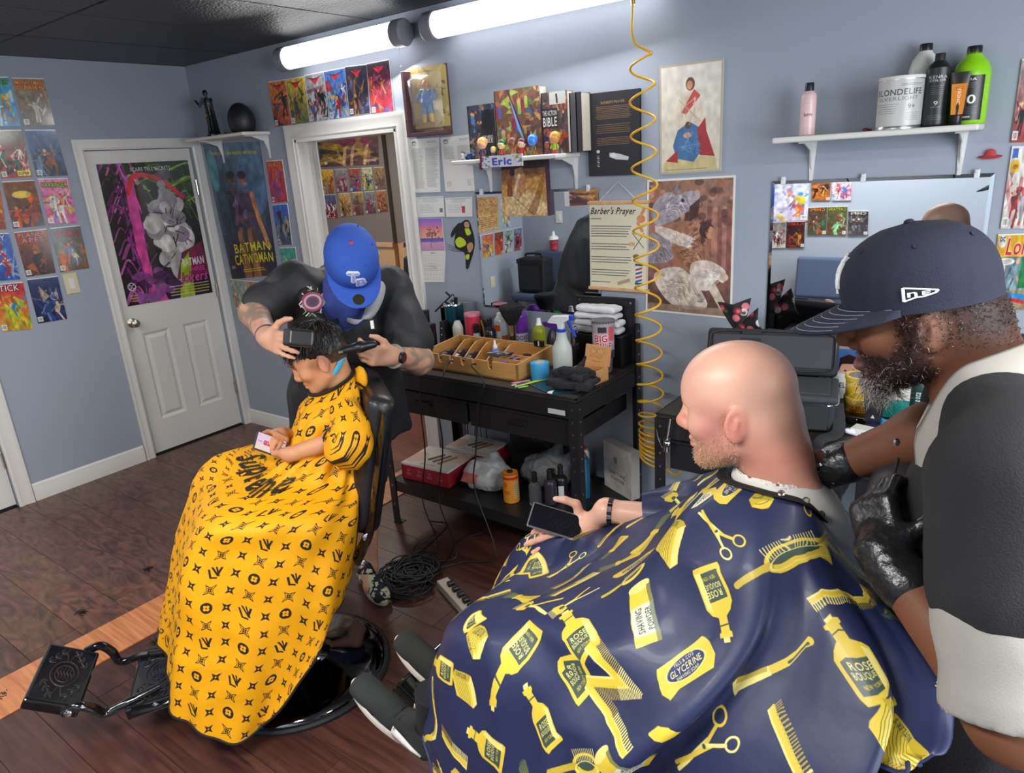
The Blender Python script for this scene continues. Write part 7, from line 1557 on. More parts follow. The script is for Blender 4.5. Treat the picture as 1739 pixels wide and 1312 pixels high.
def strands(name,roots,dirs,L,w,m,parent,cols,curl=0.,seed=0,seg=4,droop=0.):
 """thin tapering hair strands joined into one part"""
 r=np.random.RandomState(seed);N=len(roots);P=np.zeros((N,seg+1,3));D=dirs/np.linalg.norm(dirs,axis=1)[:,None];P[:,0]=roots;Ls=L*r.uniform(.6,1.15,(N,1));T=r.randn(N,3)
 for j in range(seg):
  if curl:D=D+curl*np.cross(D,T)+curl*.35*r.randn(N,3)
  D=D+[0,0,-droop];D/=np.linalg.norm(D,axis=1)[:,None];P[:,j+1]=P[:,j]+D*Ls/seg
 side=np.cross(D,r.randn(N,3));side/=np.linalg.norm(side,axis=1)[:,None]+1e-9;V=np.zeros((N,seg+1,2,3));ww=w*np.linspace(1,.35,seg+1)
 for j in range(seg+1):V[:,j,0]=P[:,j]-side*ww[j];V[:,j,1]=P[:,j]+side*ww[j]
 b=(np.arange(N)*(seg+1)*2)[:,None]+(np.arange(seg)*2)[None];F=np.stack([b,b+1,b+3,b+2],-1).reshape(-1,4)
 return tag(mesh_obj(name,V.reshape(-1,3),F,m,parent,np.repeat(cols,(seg+1)*2,0)),kind='stuff')
def cap_crown(c,B,a,b,h,n=72,rows=16,z0=-.012):
 c=np.array(c,float)
 def pt(ph,t,o=0.):
  r=(1-t**2.7)**(1/2.1)*(1-.013*math.exp(-(math.sin(3*ph)/.1)**2)*min(1,6*(1-t)));fr=max(0,math.cos(ph));r*=1+.05*fr**2*math.sin(PI*min(1,t*1.15));
  return c+B@np.array([(a+o)*r*math.cos(ph),(b+o)*r*math.sin(ph),z0+(h+o)*t*(1+.05*fr*(1-t))])
 P=np.array([[pt(2*PI*j/n,min(i/rows,.9995))for j in range(n)]for i in range(rows+1)]);return pt,P
def cap_logo(pt,T,ph0,t0,sph,st,off=.0035,flip=1.):
 """lettering triangles laid on the crown: x across, y up (both about -.5 .. .5)"""
 mb=MB()
 for t in T:
  for o in(off,):mb.add([pt(ph0+flip*p[0]*sph,t0+p[1]*st,o)for p in t],[(0,1,2)])
  for k in range(3):
   p,q=t[k],t[(k+1)%3];mb.add([pt(ph0+flip*p[0]*sph,t0+p[1]*st,off),pt(ph0+flip*q[0]*sph,t0+q[1]*st,off),pt(ph0+flip*q[0]*sph,t0+q[1]*st,-.001),pt(ph0+flip*p[0]*sph,t0+p[1]*st,-.001)],[(0,1,2,3)])
 return mb
def unit_text(s,bold=1,x0=-.5,x1=.5,y0=-.5,y1=.5):
 T,L_=text_tris(s,bold);T=T.copy();T[...,0]=x0+T[...,0]/L_*(x1-x0);T[...,1]=y0+T[...,1]/.72*(y1-y0);return T
def ball_cap(parent,c,B,a,b,h,m,logo=None,brim=.078,name='cap',tilt=.0,button=None,under=None):
 cp=bpy.data.objects.new(name,None);link(cp,parent);pt,P=cap_crown(c,B,a,b,h);MB().grid(P,closed=True).build('crown',m,cp,smooth=180)
 MB().grid(np.array([[pt(2*PI*j/72,.0,o)-B[:,2]*dz for j in range(72)]for o,dz in((0,0),(.001,.012),(-.006,.014),(-.008,0))]),closed=True).build('sweatband',m,cp,smooth=60)
 R=[];nj=29
 for i in range(7):
  q=i/6;row=[]
  for j in range(nj):
   ph=(j/(nj-1)-.5)*2*1.32;e=math.cos(ph/1.32*PI/2)**.55;base=B.T@(pt(ph,.02)-np.array(c));row.append(np.array(c)+B@(base+np.array([brim*e*q,base[1]*.1*q*e,-.006-tilt*q*e-.012*(base[1]/b)**2*q-.0])))
  R.append(row)
 o=MB().grid(np.array(R)).build('brim',m,cp,smooth=180,solid=.005);mb=MB()
 for q in range(1,7):mb.tube([np.array(R[q-1][j])+B[:,2]*.0028+(np.array(R[q][j])-np.array(R[q-1][j]))*.5 for j in range(1,nj-1)],.0006,4)
 tag(mb.build('stitching',mat('stitch_'+m.name,'8a90a8' if 'navy' in m.name else '3a5ac8',.6),o),kind='stuff')
 MB().sph(pt(0,.9995),(.008,.008,.005),12,R=B).build('button',button or m,cp);mb=MB()
 for k in range(6):
  ph=(k+.5)*PI/3;p=pt(ph,.74,.0005);mb.lathe([(.0045,0),(.004,.0012),(.0022,.0006)],p,p-np.array(c)-B[:,2]*h*.25,10)
 tag(mb.build('eyelet',m,cp),kind='stuff');return cp,pt,R
def tube_uv(pts,rads,n=28,m=10):
 """loft of round rings along a line, with metric uv"""
 p=catmull(pts,m);r=np.interp(np.linspace(0,len(rads)-1,len(p)),np.arange(len(rads)),rads);t=np.gradient(p,axis=0);t/=np.linalg.norm(t,axis=1)[:,None];u=basis(t[0])[:,0];P=[];U=[];s=0
 for i in range(len(p)):
  if i:s+=np.linalg.norm(p[i]-p[i-1])
  u=u-t[i]*(u@t[i]);u/=np.linalg.norm(u);w=np.cross(t[i],u);a=np.linspace(0,2*PI,n);wob=1+.05*np.sin(5*a+i*.3)+.03*np.sin(9*a-i*.5)
  P.append(p[i]+(r[i]*wob)[:,None]*(np.cos(a)[:,None]*u+np.sin(a)[:,None]*w));U.append(np.stack([a*.11,np.full(n,-s)],1))
 return np.array(P),np.array(U)
def drape(rings,to_world,n=160,sub=9,folds=None):
 """sheet hung through closed rings of control points -> points, metric uv"""
 K=np.array([catmull(r,n//len(r),True)for r in rings]);nn=K.shape[1];P=np.stack([catmull(K[:,j],sub)for j in range(nn)],1)
 if folds is not None:P=folds(P)
 W=np.array([[to_world(*q)for q in row]for row in P]);j0=0
 W=np.concatenate([W,W[:,:1]],1);du=np.concatenate([np.zeros((len(W),1)),np.cumsum(np.linalg.norm(np.diff(W,axis=1),axis=2),1)],1);dv=np.concatenate([np.zeros((1,nn+1)),np.cumsum(np.linalg.norm(np.diff(W,axis=0),axis=2),0)],0)
 return W,np.stack([du,-dv],-1)
def flatten_uv(W,it=1600,k=4):
 """lay the hung sheet flat: springs along rows, columns and diagonals, started from a polar layout round the neck"""
 full=W.shape;X=W[::k,:-1:k];Rn,Cn=X.shape[:2];r=np.concatenate([[0],np.cumsum(np.linalg.norm(np.diff(X,axis=0),axis=2).mean(1))])+.12;a=np.arange(Cn)/Cn*2*PI;Q=r[:,None,None]*np.stack([np.cos(a),np.sin(a)],1)[None]
 E=[(0,1),(1,0),(1,1),(1,-1),(0,2),(2,0)];Ls=[np.linalg.norm(np.roll(X,-dc,1)[dr:]-X[:Rn-dr],axis=2)for dr,dc in E]
 for _ in range(it):
  A=np.zeros_like(Q);n=np.zeros((Rn,Cn,1))
  for(dr,dc),L_ in zip(E,Ls):
   d=np.roll(Q,-dc,1)[dr:]-Q[:Rn-dr];m=np.linalg.norm(d,axis=2)+1e-9;c=(d*(.5*(1-L_/m))[...,None]);A[:Rn-dr]+=c;n[:Rn-dr]+=1;A[dr:]-=np.roll(c,dc,1);n[dr:]+=1
  Q=Q+1.5*A/n
 Q=np.concatenate([Q,Q[:,:1]],1);ri=np.minimum(np.arange(full[0])/k,Rn-1.0001);ci=np.minimum(np.arange(full[1])/k,Cn-.0001);i,j=ri.astype(int),ci.astype(int);f,g=(ri-i)[:,None,None],(ci-j)[None,:,None]
 return Q[i][:,j]*(1-f)*(1-g)+Q[i+1][:,j]*f*(1-g)+Q[i][:,j+1]*(1-f)*g+Q[i+1][:,j+1]*f*g
M_trim=mat('black_cape_trim','18181b',.6)
def rel(o,par):return o
def person(label,c):return thing('person',label,'person',c)
F1=np.array([math.cos(YAW1),math.sin(YAW1),0]);L1=np.array([-F1[1],F1[0],0]);B1=lambda s,o,z:BASE1+F1*s+L1*o+np.array([0,0,z])
boy=person('boy with black hair in a yellow patterned cape, looking down at a phone',B1(-.2,0,0));bp_=np.array(boy.location)
W0=lambda q:np.array(q)-bp_
hc=B1(-.235,0,1.215);Bh=frame(F1*math.cos(.42)+np.array([0,0,-math.sin(.42)]));kh=.93
S=SDF(W0(B1(0,0,0))-[.62,.68,-.5],W0(B1(0,0,0))+[.5,.75,1.42],.005)
P=head(S,W0(hc),Bh,kh,.95,.92);b1=lambda*q:W0(B1(*q))
S.chain([P(-.035,0,-.06),b1(-.315,0,1.06)],[.05,.052],.02).ell(b1(-.3,0,.96),(.1,.1,.12),k=.04).ell(b1(-.28,0,.8),(.11,.11,.12),k=.05)
for s in(-1,1):S.chain([b1(-.25,s*.07,.74),b1(.1,s*.1,.76),b1(.2,s*.1,.5)],[.075,.06,.045],.03)
hw=on(497,771,0,0);pn=at(492,771,2.36);pf=at(477,738,2.52);en=at(586,742,2.37)
S.chain([b1(-.3,.12,1.0),W0(en),W0(pn)],[.045,.036,.024],.02).chain([b1(-.3,-.12,1.0),b1(-.18,-.17,.86),W0(pf)],[.045,.036,.024],.02)
Xp=nrm([.74,.42,.0]);cphone=at(459,755.5,2.41);Np=nrm(nrm(CAM_C-cphone)*.75+F1*-.45+np.array([0,0,.25]));Xp=nrm(Xp-Np*(Xp@Np));Yp=np.cross(Np,Xp)
hand(S,W0(pn),W0(cphone+Xp*.03-Yp*.028)-W0(pn),-np.cross(nrm(cphone-pn),Xp)*0+Yp*.6+Np*-.4+[0,0,.2],Yp+Np*.3,(.45,.5,.5,.5),.72,k=.006)
hand(S,W0(pf),W0(cphone+Xp*.03+Yp*.04)-W0(pf),-Yp*.4-Np*.6,[0,0,1.],(.5,.5,.55,.6),.72,k=.006)
hairz=lambda V:np.clip(((V-W0(hc))@Bh[:,2]/kh+.1*((V-W0(hc))@Bh[:,0]/kh<-.0)-.03+.0)*30,0,1)
sdf_obj(S,'body',skin('boy_skin','c48c66'),boy,('c48c66',[(near(P(.085,0,-.067),.016*kh),'9a5a4a',.6),(near(P(.08,.033,.022),np.array([.02,.02,.006])),'2a1a14',.8),(near(P(.02,.075,-.005),.03),'5a3f30',.5),(near(P(-.012,.08,-.012),.035),'b5735a',.5),(near(P(.03,.055,-.03),.03),'c87f62',.4)]))
S=SDF(W0(hc)-.17,W0(hc)+.17,.004);S.ell(P(-.016,0,.05),np.array([.109,.085,.086])*kh,Bh,.01).ell(P(-.05,0,.0),np.array([.07,.074,.07])*kh,Bh,.02).cut(P(.062,0,.02),Bh@nrm([1,0,-.55])).cut(P(-.03,0,-.028),Bh@nrm([.25,0,-1]))
S.ell(P(.03,.085,-.03),np.array([.04,.03,.034])*kh,Bh,.01,True).ell(P(-.012,.09,-.03),np.array([.03,.026,.04])*kh,Bh,.006,True)
M_hair=mat('boy_hair','14110f',.38,attr='tint');hl=lambda V:(V-W0(hc))@Bh[:,2]/kh
sdf_obj(S,'hair',M_hair,boy,('16120f',[(lambda V:np.clip((.02-hl(V))*18,0,1),'6a4a38',.75)]),wr=wrinkle(.0012,90,2))
r=np.random.RandomState(5);N=3200;ph=r.uniform(0,2*PI,N);cz=r.uniform(.18,1,N);q=np.stack([np.sqrt(1-cz**2)*np.cos(ph),np.sqrt(1-cz**2)*np.sin(ph),cz],1);ok=(q[:,0]<.86);q=q[ok]
rt=W0(hc)+((q*[.109,.085,.088]+[-.016,0,.05])*kh)@Bh.T;whorl=np.array([-.45,0,.75]);dl=(q-whorl);dl=dl-q*(dl*q).sum(1)[:,None];dl/=np.linalg.norm(dl,axis=1)[:,None]+.05;dl=dl+q*.1+[.12,0,0];dl=dl@Bh.T
strands('hair_strands',rt,dl,.04,.0012,M_hair,boy,np.tile(lin('1a1614'),(len(q),1))*r.uniform(.6,1.9,(len(q),1)),.05,3,5,.1)
fr_=np.stack([np.full(260,.078),r.uniform(-.06,.06,260),r.uniform(.05,.085,260)],1);strands('fringe',W0(hc)+(fr_*kh)@Bh.T,np.tile(Bh@np.array([.35,0,-.85]),(260,1))+r.randn(260,3)*.12,.034,.0012,M_hair,boy,np.tile(lin('171310'),(260,1)),.1,8,5,.15)
nb=[P(-.04+.062*math.cos(a),.062*math.sin(a),-.062-.035*math.cos(a)+.0)for a in np.linspace(0,2*PI,25)[:-1]]
MB().tube(nb,.012,8,closed=True,flat=.35).build('neck_strip',mat('neck_strip_blue','4fb0d0',.6),boy)
t=thing('phone','phone with a lit pale game screen in the boy hands','phone',cphone);Bp=np.stack([Xp,Yp,Np],1)
MB().box((0,0,0),(.112,.068,.009),Bp).build('case',mat('phone_case','3a3436',.4),t,smooth=0,bevel=.004,bseg=3)
cv=Canvas(120,74,'b5a4b8');cv.grad('b8a2c0','bfb0a8');cv.text('GOLAZO',.5,.5,.5,.26,'c03a5a',edge='7a2a4a',ew=.06);cv.rect(.05,.46,.2,.52,'8a7a90');cv.rect(.78,.44,.95,.52,'7a6a80');m_=img_mat('phone_screen1',cv,.2);nt=m_.node_tree;nt.links.new(nt.nodes['Image Texture'].outputs['Color'],nt.nodes['Principled BSDF'].inputs['Emission Color']);nt.nodes['Principled BSDF'].inputs['Emission Strength'].default_value=.35
MB().add([Bp@np.array([x*.051,y*.03,.0049])for x,y in((-1,-1),(1,-1),(1,1),(-1,1))],[(0,1,2,3)],0,[[(0,0),(1,0),(1,1),(0,1)]]).build('screen',m_,t,smooth=0,fix=False)
cv=Canvas(512,512,'e39f0a');K_c='26211c'
def star(x,y,r,hole,ring=False):
 pts=[]
 for k in range(8):
  a=k*PI/4;rr_=r*(1.38 if k%2 else.5);pts.append((x+rr_*math.cos(a),y+rr_*math.sin(a)))
 cv.poly(pts,K_c)
 if ring:
  cv.poly([(x+(px_-x)*.76,y+(py_-y)*.7)for px_,py_ in pts],'e39f0a');star(x,y,r*.48,hole);return
 if hole:cv.ell(x,y,r*.2,r*.2,'e39f0a')
for j in range(4):
 for i in range(4):
  x,y=(i+.5)/4,(j+.5)/4;i2=(i+(2 if j==2 else 0))%4
  if j%2==0:
   if i2==0:
    cv.ell(x,y,.078,.078,K_c)
    for k in range(4):cv.ell(x+.028*math.cos(PI/4+k*PI/2),y+.028*math.sin(PI/4+k*PI/2),.021,.021,'e39f0a')
    cv.ell(x,y,.011,.011,K_c)
   elif i2==2:
    cv.text('L',x-.035,y+.022,.11,.13,K_c,1,shear=-.45);cv.text('V',x+.025,y-.012,.15,.13,K_c,1,shear=-.3);cv.line([(x-.005,y-.075),(x+.055,y+.05)],.02,K_c)
   else:star(x,y,.062,True)
  else:star(x,y,.078 if i%2==0 else.058,True,i%2==0)
M_yel=img_mat('yellow_cape',cv,.62,0,.12,60,(1/.24,1/.24),.3)
rings1=[[(-.20,0,1.09),(-.23,.05,1.1),(-.28,.066,1.12),(-.335,.05,1.145),(-.35,0,1.155),(-.335,-.05,1.145),(-.28,-.066,1.12),(-.23,-.05,1.1)],[(-.16,0,1.04),(-.17,.1,1.03),(-.27,.16,1.05),(-.345,.1,1.07),(-.355,0,1.08),(-.345,-.1,1.07),(-.27,-.16,1.05),(-.17,-.1,1.03)],[(-.11,0,.93),(-.12,.11,.91),(-.25,.165,.93),(-.33,.12,.93),(-.335,0,.94),(-.33,-.14,.93),(-.25,-.2,.93),(-.12,-.13,.91)],[(-.03,0,.86),(-.02,.165,.85),(-.2,.2,.83),(-.3,.16,.8),(-.315,0,.8),(-.3,-.16,.8),(-.2,-.25,.84),(-.02,-.17,.87)],[(.1,0,.85),(.13,.3,.815),(-.12,.35,.78),(-.27,.25,.69),(-.285,0,.67),(-.28,-.18,.68),(-.1,-.215,.83),(.1,-.16,.88)],[(.2,0,.8),(.21,.29,.74),(-.06,.36,.67),(-.23,.29,.58),(-.26,0,.54),(-.26,-.2,.56),(-.05,-.225,.76),(.2,-.17,.83)],[(.28,0,.66),(.27,.295,.6),(-.01,.37,.52),(-.2,.31,.49),(-.24,0,.47),(-.24,-.2,.47),(0,-.24,.63),(.29,-.18,.68)],[(.35,0,.48),(.29,.31,.46),(.04,.375,.36),(-.18,.32,.45),(-.22,0,.44),(-.22,-.2,.44),(.06,-.29,.5),(.37,-.2,.48)],[(.41,0,.33),(.33,.33,.3),(.09,.38,.2),(-.165,.335,.43),(-.21,0,.43),(-.21,-.2,.43),(.1,-.31,.42),(.43,-.2,.32)],[(.44,.02,.24),(.36,.34,.17),(.14,.385,.09),(-.15,.345,.415),(-.205,0,.42),(-.205,-.2,.42),(.12,-.31,.38),(.46,-.2,.24)]]
def folds1(Pq):
 Q=Pq.copy();R_n,C_n=Q.shape[:2];a=np.arange(C_n)/C_n*2*PI;g=np.linspace(0,1,R_n)[:,None];ctr=Q.mean(1,keepdims=True);d=Q-ctr;d[...,2]=0;d/=np.linalg.norm(d,axis=2)[...,None]+1e-6
 am=.016*np.clip(g-.35,0,1)*(np.sin(9*a+2.5*g)+.7*np.sin(17*a-3*g)*g)+.011*(1-2*np.abs(vnoise(Q,9,4)))*np.clip(1.25-g,.3,1)*np.clip(g*6,0,1);am=am+.012*np.exp(-((g-.3)/.16)**2)*np.sin(13*a+9*g)
 return Q+d*am[...,None]
W,U=drape(rings1,b1,160,9,folds1)
cape1=MB().grid(W,0,U).build('cape',M_yel,boy,smooth=180,fix=False);cape1['label']='yellow cape with black monogram pattern and black edging'
MB().tube(W[-1][:-1],.0045,6,closed=True).build('hem_trim',M_trim,cape1);MB().tube(W[1][:-1]*.5+W[0][:-1]*.5+[0,0,.004],.013,8,closed=True,flat=.5).build('collar',M_trim,cape1)
sp_=[b1(-.29,.1,1.06),b1(-.3,.175,1.0),b1(-.285,.215,.955),W0(at(566,742,2.395))];sp_[3]=sp_[3]*.55+W0(en)*.45+(W0(en)-sp_[2])*.0
Pv,Uv=tube_uv([sp_[0],sp_[1],sp_[2],W0(at(578,738,2.365))],[.05,.076,.08,.06]);sl=MB().grid(Pv,0,Uv).build('sleeve',M_yel,cape1,smooth=180,fix=False);MB().tube(Pv[-1][:-1],.005,6,closed=True).build('cuff',M_trim,cape1)
MB().sph(b1(-.37,.035,1.13),(.028,.02,.045),10).build('gathered_tail',M_yel,cape1);MB().tube(catmull([b1(-.33,.055,1.125),b1(-.36,.05,1.115),b1(-.385,.045,1.08),b1(-.37,.06,1.05)],5),.012,6,flat=.4).build('tie',M_trim,cape1)
def on_sheet(W,r,c):
 r=min(max(r,0),len(W)-1.001);c=c%(W.shape[1]-1);i,j=int(r),int(c);f,g=r-i,c-j;return W[i,j]*(1-f)*(1-g)+W[i+1,j]*f*(1-g)+W[i,j+1]*(1-f)*g+W[i+1,j+1]*f*g
def print_on(name,T,W,fn,m,parent,off=.004,div=3):
 mb=MB()
 for t in T:
  A_,B_,C_=t
  for i in range(div):
   for j in range(div-i):
    q=lambda x,y:A_+(B_-A_)*x/div+(C_-A_)*y/div;tr=[[q(i,j),q(i+1,j),q(i,j+1)]]
    if i+j<div-1:tr.append([q(i+1,j),q(i+1,j+1),q(i,j+1)])
    for tt in tr:
     pts=[on_sheet(W,*fn(*p))for p in tt];n_=np.cross(pts[1]-pts[0],pts[2]-pts[0]);n_=n_/(np.linalg.norm(n_)+1e-12);c_=CAM_C-bp_-pts[0];n_=n_ if n_@c_>0 else-n_;mb.add([p+n_*off for p in pts],[(0,1,2)])
 return mb.build(name,m,parent,smooth=0,fix=False)
print_on('lettering',unit_text('Supreme',1),W,lambda x,y:(28.5-x*7-y*6.5,9+x*38),mat('cape_black_print','211d1a',.6),cape1)
F2=np.array([math.cos(YAW2),math.sin(YAW2),0]);L2=np.array([-F2[1],F2[0],0]);B2=lambda s,o,z:np.array([4.3,-1.57,0])+F2*s+L2*o+np.array([0,0,z])
man=person('seated bald man with a stubble beard under a navy cape printed with barber tools',B2(0,0,0));bp_=np.array(man.location);b2=lambda*q:B2(*q)-bp_
def shoe(parent,toe,heel,up,cu,cs,label,mark=None,lace=None):
 toe,heel=np.array(toe,float),np.array(heel,float);f=nrm(toe-heel);L_=np.linalg.norm(toe-heel);l=nrm(np.cross(up,f));u=np.cross(f,l);B=np.stack([f,l,u],1);Q=lambda x,y,z:heel+B@np.array([x*L_,y,z])
 r=bpy.data.objects.new('shoe',None);link(r,parent);r['label']=label
 def outl(z,k):return[Q(.5+.5*math.cos(a)*k,(.036+.011*math.cos(a)-.004*math.cos(2*a))*math.sin(a)*k*(1.06 if abs(math.sin(a))>.3 else 1.25),z)for a in np.linspace(0,2*PI,41)[:-1]]
 MB().grid(np.array([outl(0,.97),outl(.004,1),outl(.024,1),outl(.028,.97)]),closed=True).add(outl(0,.97),[tuple(range(40))]).build('sole',cs,r,smooth=50)
 c=heel+f*L_*.5;S=SDF(c-.24,c+.24,.0045)
 S.rbox(Q(.5,0,.03),(L_*.46,.036,.016),B,.015,.01).ell(Q(.8,0,.036),(L_*.17,.037,.028),B,.02).ell(Q(.55,0,.05),(L_*.2,.032,.033),B,.03).ell(Q(.22,0,.055),(L_*.19,.033,.045),B,.03).ell(Q(.2,0,.105),(L_*.15,.026,.035),B,.012,True)
 S.cap(Q(.36,0,.075),Q(.3,0,.098),.022,.02,.02);V,F=S.mesh();V=relax(V,F,1);mesh_obj('upper',V,F,cu,r)
 mb=MB()
 for k in range(5):x=.4+.055*k;z=.088-.006*k;mb.tube(catmull([Q(x-.02,-.026,z-.014),Q(x,0,z+.004),Q(x+.02,.026,z-.014)],4),.0028,5)
 mb.build('laces',lace or M_blkm,r)
 for s in(-1,1):
  if mark:MB().grid(np.array([[Q(x,s*(.0385+.006*math.sin(x*3)-.0+t),z0*(1-q)+z1*q)for x,z0,z1 in((.1,.04,.041),(.2,.032,.046),(.3,.029,.056),(.38,.03,.062),(.42,.036,.066),(.42,.05,.067))[:6]]for q,t in((0,.002),(.5,.0015),(1,-.002))])).build('side_mark',mark,r,smooth=60,solid=.003)
 return r
hm=np.array([4.378,-1.562,1.322])-bp_;Bm=frame(np.array([math.cos(math.radians(189)),math.sin(math.radians(189)),-.14]));km=1.06
S=SDF((-.5,-.55,.15),(.95,.5,1.52),.0043);P=head(S,hm,Bm,km,1.04,.98)
S.ell(P(-.05,0,-.04),(.07,.066,.07),Bm,.03).chain([P(-.045,0,-.04),P(-.06,0,-.1),b2(-.2,0,1.1)],[.066,.064,.075],.03).ell(b2(-.2,0,.98),(.11,.17,.13),k=.08).ell(b2(-.12,0,.76),(.13,.16,.16),k=.08)
for s,o in((-1,-.12),(1,.14)):S.chain([b2(-.02,.1*s,.67),b2(.48,o*1.02,.68),b2(.6,.25 if s>0 else.06-.0,.42)],[.085,.066,.045],.04)
ra=[np.array(q)-bp_ for q in((4.45,-1.39,1.08),(4.21,-1.33,.9),(3.985,-1.41,.912))];S.chain(ra,[.05,.042,.03],.03).chain([b2(-.16,.19,1.06),b2(-.06,.23,.84),b2(.17,.12,.76)],[.05,.042,.032],.03)
pc=np.array([3.86,-1.468,.872]);pX,pY,pN=[nrm(q)for q in((.87,.4,-.28),(-.15,.77,.62),(.46,-.5,.74))]
wr_=pc+pX*.095+pY*.028-pN*.012;S.cap(ra[2],wr_-bp_,.03,.028,.02)
hand(S,wr_-bp_,-pX*.68-pY*.5-pN*.22,pN+pX*.25,pY,(.12,.18,.22,.3),.98,((-.1,.8,.5),(.72,.62,.25),(.85,.45,.1)),.1)
red=lambda q,r:near(P(*q),np.array(r)*km)
stub=lambda V:np.clip(((-.048-((V-hm)@Bm[:,2])/km)*30),0,1)*np.clip((((V-hm)@Bm[:,0])/km-.0)*30,0,1)*np.clip((.14+((V-hm)@Bm[:,2])/km)*40,0,1)
sdf_obj(S,'body',skin('man_skin','e0aa90',.36,.5),man,('e6b199',[(lambda V:np.clip(.9-np.abs(((V-hm)@Bm[:,2])/km+.09)/.1,0,1),'d0806c',.75),(red((.02,.07,-.02),(.07,.05,.06)),'d0807a',.5),(red((-.012,.085,-.012),(.035,.025,.05)),'d27a6c',.6),(red((.105,0,-.03),(.03,.03,.03)),'cf7a68',.6),(stub,'b98e76',.55),(red((.088,0,-.067),(.016,.026,.014)),'b5605a',.7),(red((.082,.031,.024),(.016,.024,.007)),'a8785a',.7),(red((.0835,.031,.001),(.01,.012,.006)),'4a4038',.8),(lambda V:(V[:,0]<.28)*(V[:,0]>-.5)*np.clip((.9-V[:,2])*20,0,1)*(np.linalg.norm(V-(pc-bp_),axis=1)>.42),'2a3348',1.)]))
r=np.random.RandomState(2);N=5200;q=np.stack([r.uniform(-.01,.088,N),r.uniform(-.066,.072,N),r.uniform(-.122,-.05,N)],1);cc=np.array([.02,0,-.06]);dd=q-cc
dd[:,1]*=1.1;dd/=np.linalg.norm(dd,axis=1)[:,None];rt=[]
i0=np.clip(np.round((hm-S.lo)/S.h).astype(int),0,S.n-1)
def surf(S,c,D,R=.13):
 """walk outwards from c along D and return where the surface is left"""
 out=np.zeros_like(D);ok=np.zeros(len(D),bool);t=np.full(len(D),R)
 for k in range(60):
  p=c+D*t[:,None];ii=np.clip(((p-S.lo)/S.h).round().astype(int),0,S.n-1);d=S.d[ii[:,0],ii[:,1],ii[:,2]];hit=(d<0)&~ok;out[hit]=p[hit];ok|=hit;t=t-R/60
 return out,ok
def jaw_hair(name,S,hm,Bm,km,parent,n,sel,L_,w,cols,curl,m,seed,droop=.25,cen=(.02,0,-.05)):
 r=np.random.RandomState(seed);a=r.uniform(-2.2,2.2,n);b=r.uniform(-1.3,.75,n);D0=np.stack([np.cos(a)*np.cos(b),np.sin(a)*np.cos(b),np.sin(b)],1);p,ok=surf(S,hm+Bm@np.array(cen)*km,D0@Bm.T);l_=((p-hm)@Bm)/km;ok&=sel(l_,r)
 p,D0,l_=p[ok],D0[ok],l_[ok];return strands(name,p,D0@Bm.T+Bm[:,0]*.15,L_,w,m,parent,cols(l_,r),curl,seed,4,droop)
beardz=lambda l,r:(l[:,2]<-.045+.05*(l[:,0]<.02)+.012*r.rand(len(l)))&(l[:,2]>-.128)&(l[:,0]>-.018+.01*r.rand(len(l)))&~((np.abs(l[:,1])<.027)&(l[:,2]>-.082)&(l[:,2]<-.052)&(l[:,0]>.07))&~((l[:,2]>-.05)&(l[:,0]>.035))
M_beard=mat('beard_hair','b09a80',.65,attr='tint',spec=.15)
jaw_hair('stubble',S,hm,Bm,km,man,9000,beardz,.006,.0004,lambda l,r:np.array(lin('c9ac8c'))*r.uniform(.7,1.5,(len(l),1)),.3,M_beard,4,.1)
S=SDF((-.15,-.5,.7),(.5,.45,1.3),.0055);S.chain([b2(-.155,.0,1.165),b2(-.2,0,1.07)],[.08,.095],.03).ell(b2(-.195,0,1.1),(.078,.14,.07),k=.04).ell(b2(-.19,0,.98),(.115,.175,.14),k=.06).ell(b2(-.14,0,.8),(.13,.15,.14),k=.06)
for s in(-1,1):S.chain([b2(-.17,.12*s,1.095),b2(-.16,.18*s,1.05)],[.062,.058],.05)
S.chain([P(-.04,0,-.03),P(-.055,0,-.09),b2(-.16,0,1.185)],[.075,.071,.069],.004,True)
M_white_t=mat('white_tshirt','dedcd6',.85,bump=.1,bscale=300);sdf_obj(S,'t_shirt',M_white_t,man,None,2,lambda V:wrinkle(.0035,9,3,(0,.3,1))(V)*np.clip((1.15-V[:,2])/.05,0,1))
cv=Canvas(1000,1000,'20274a',2);G1,G2,G3,G4='d6ba3a','e3d479','3a4a44','b8a02c';rr=random.Random(21)
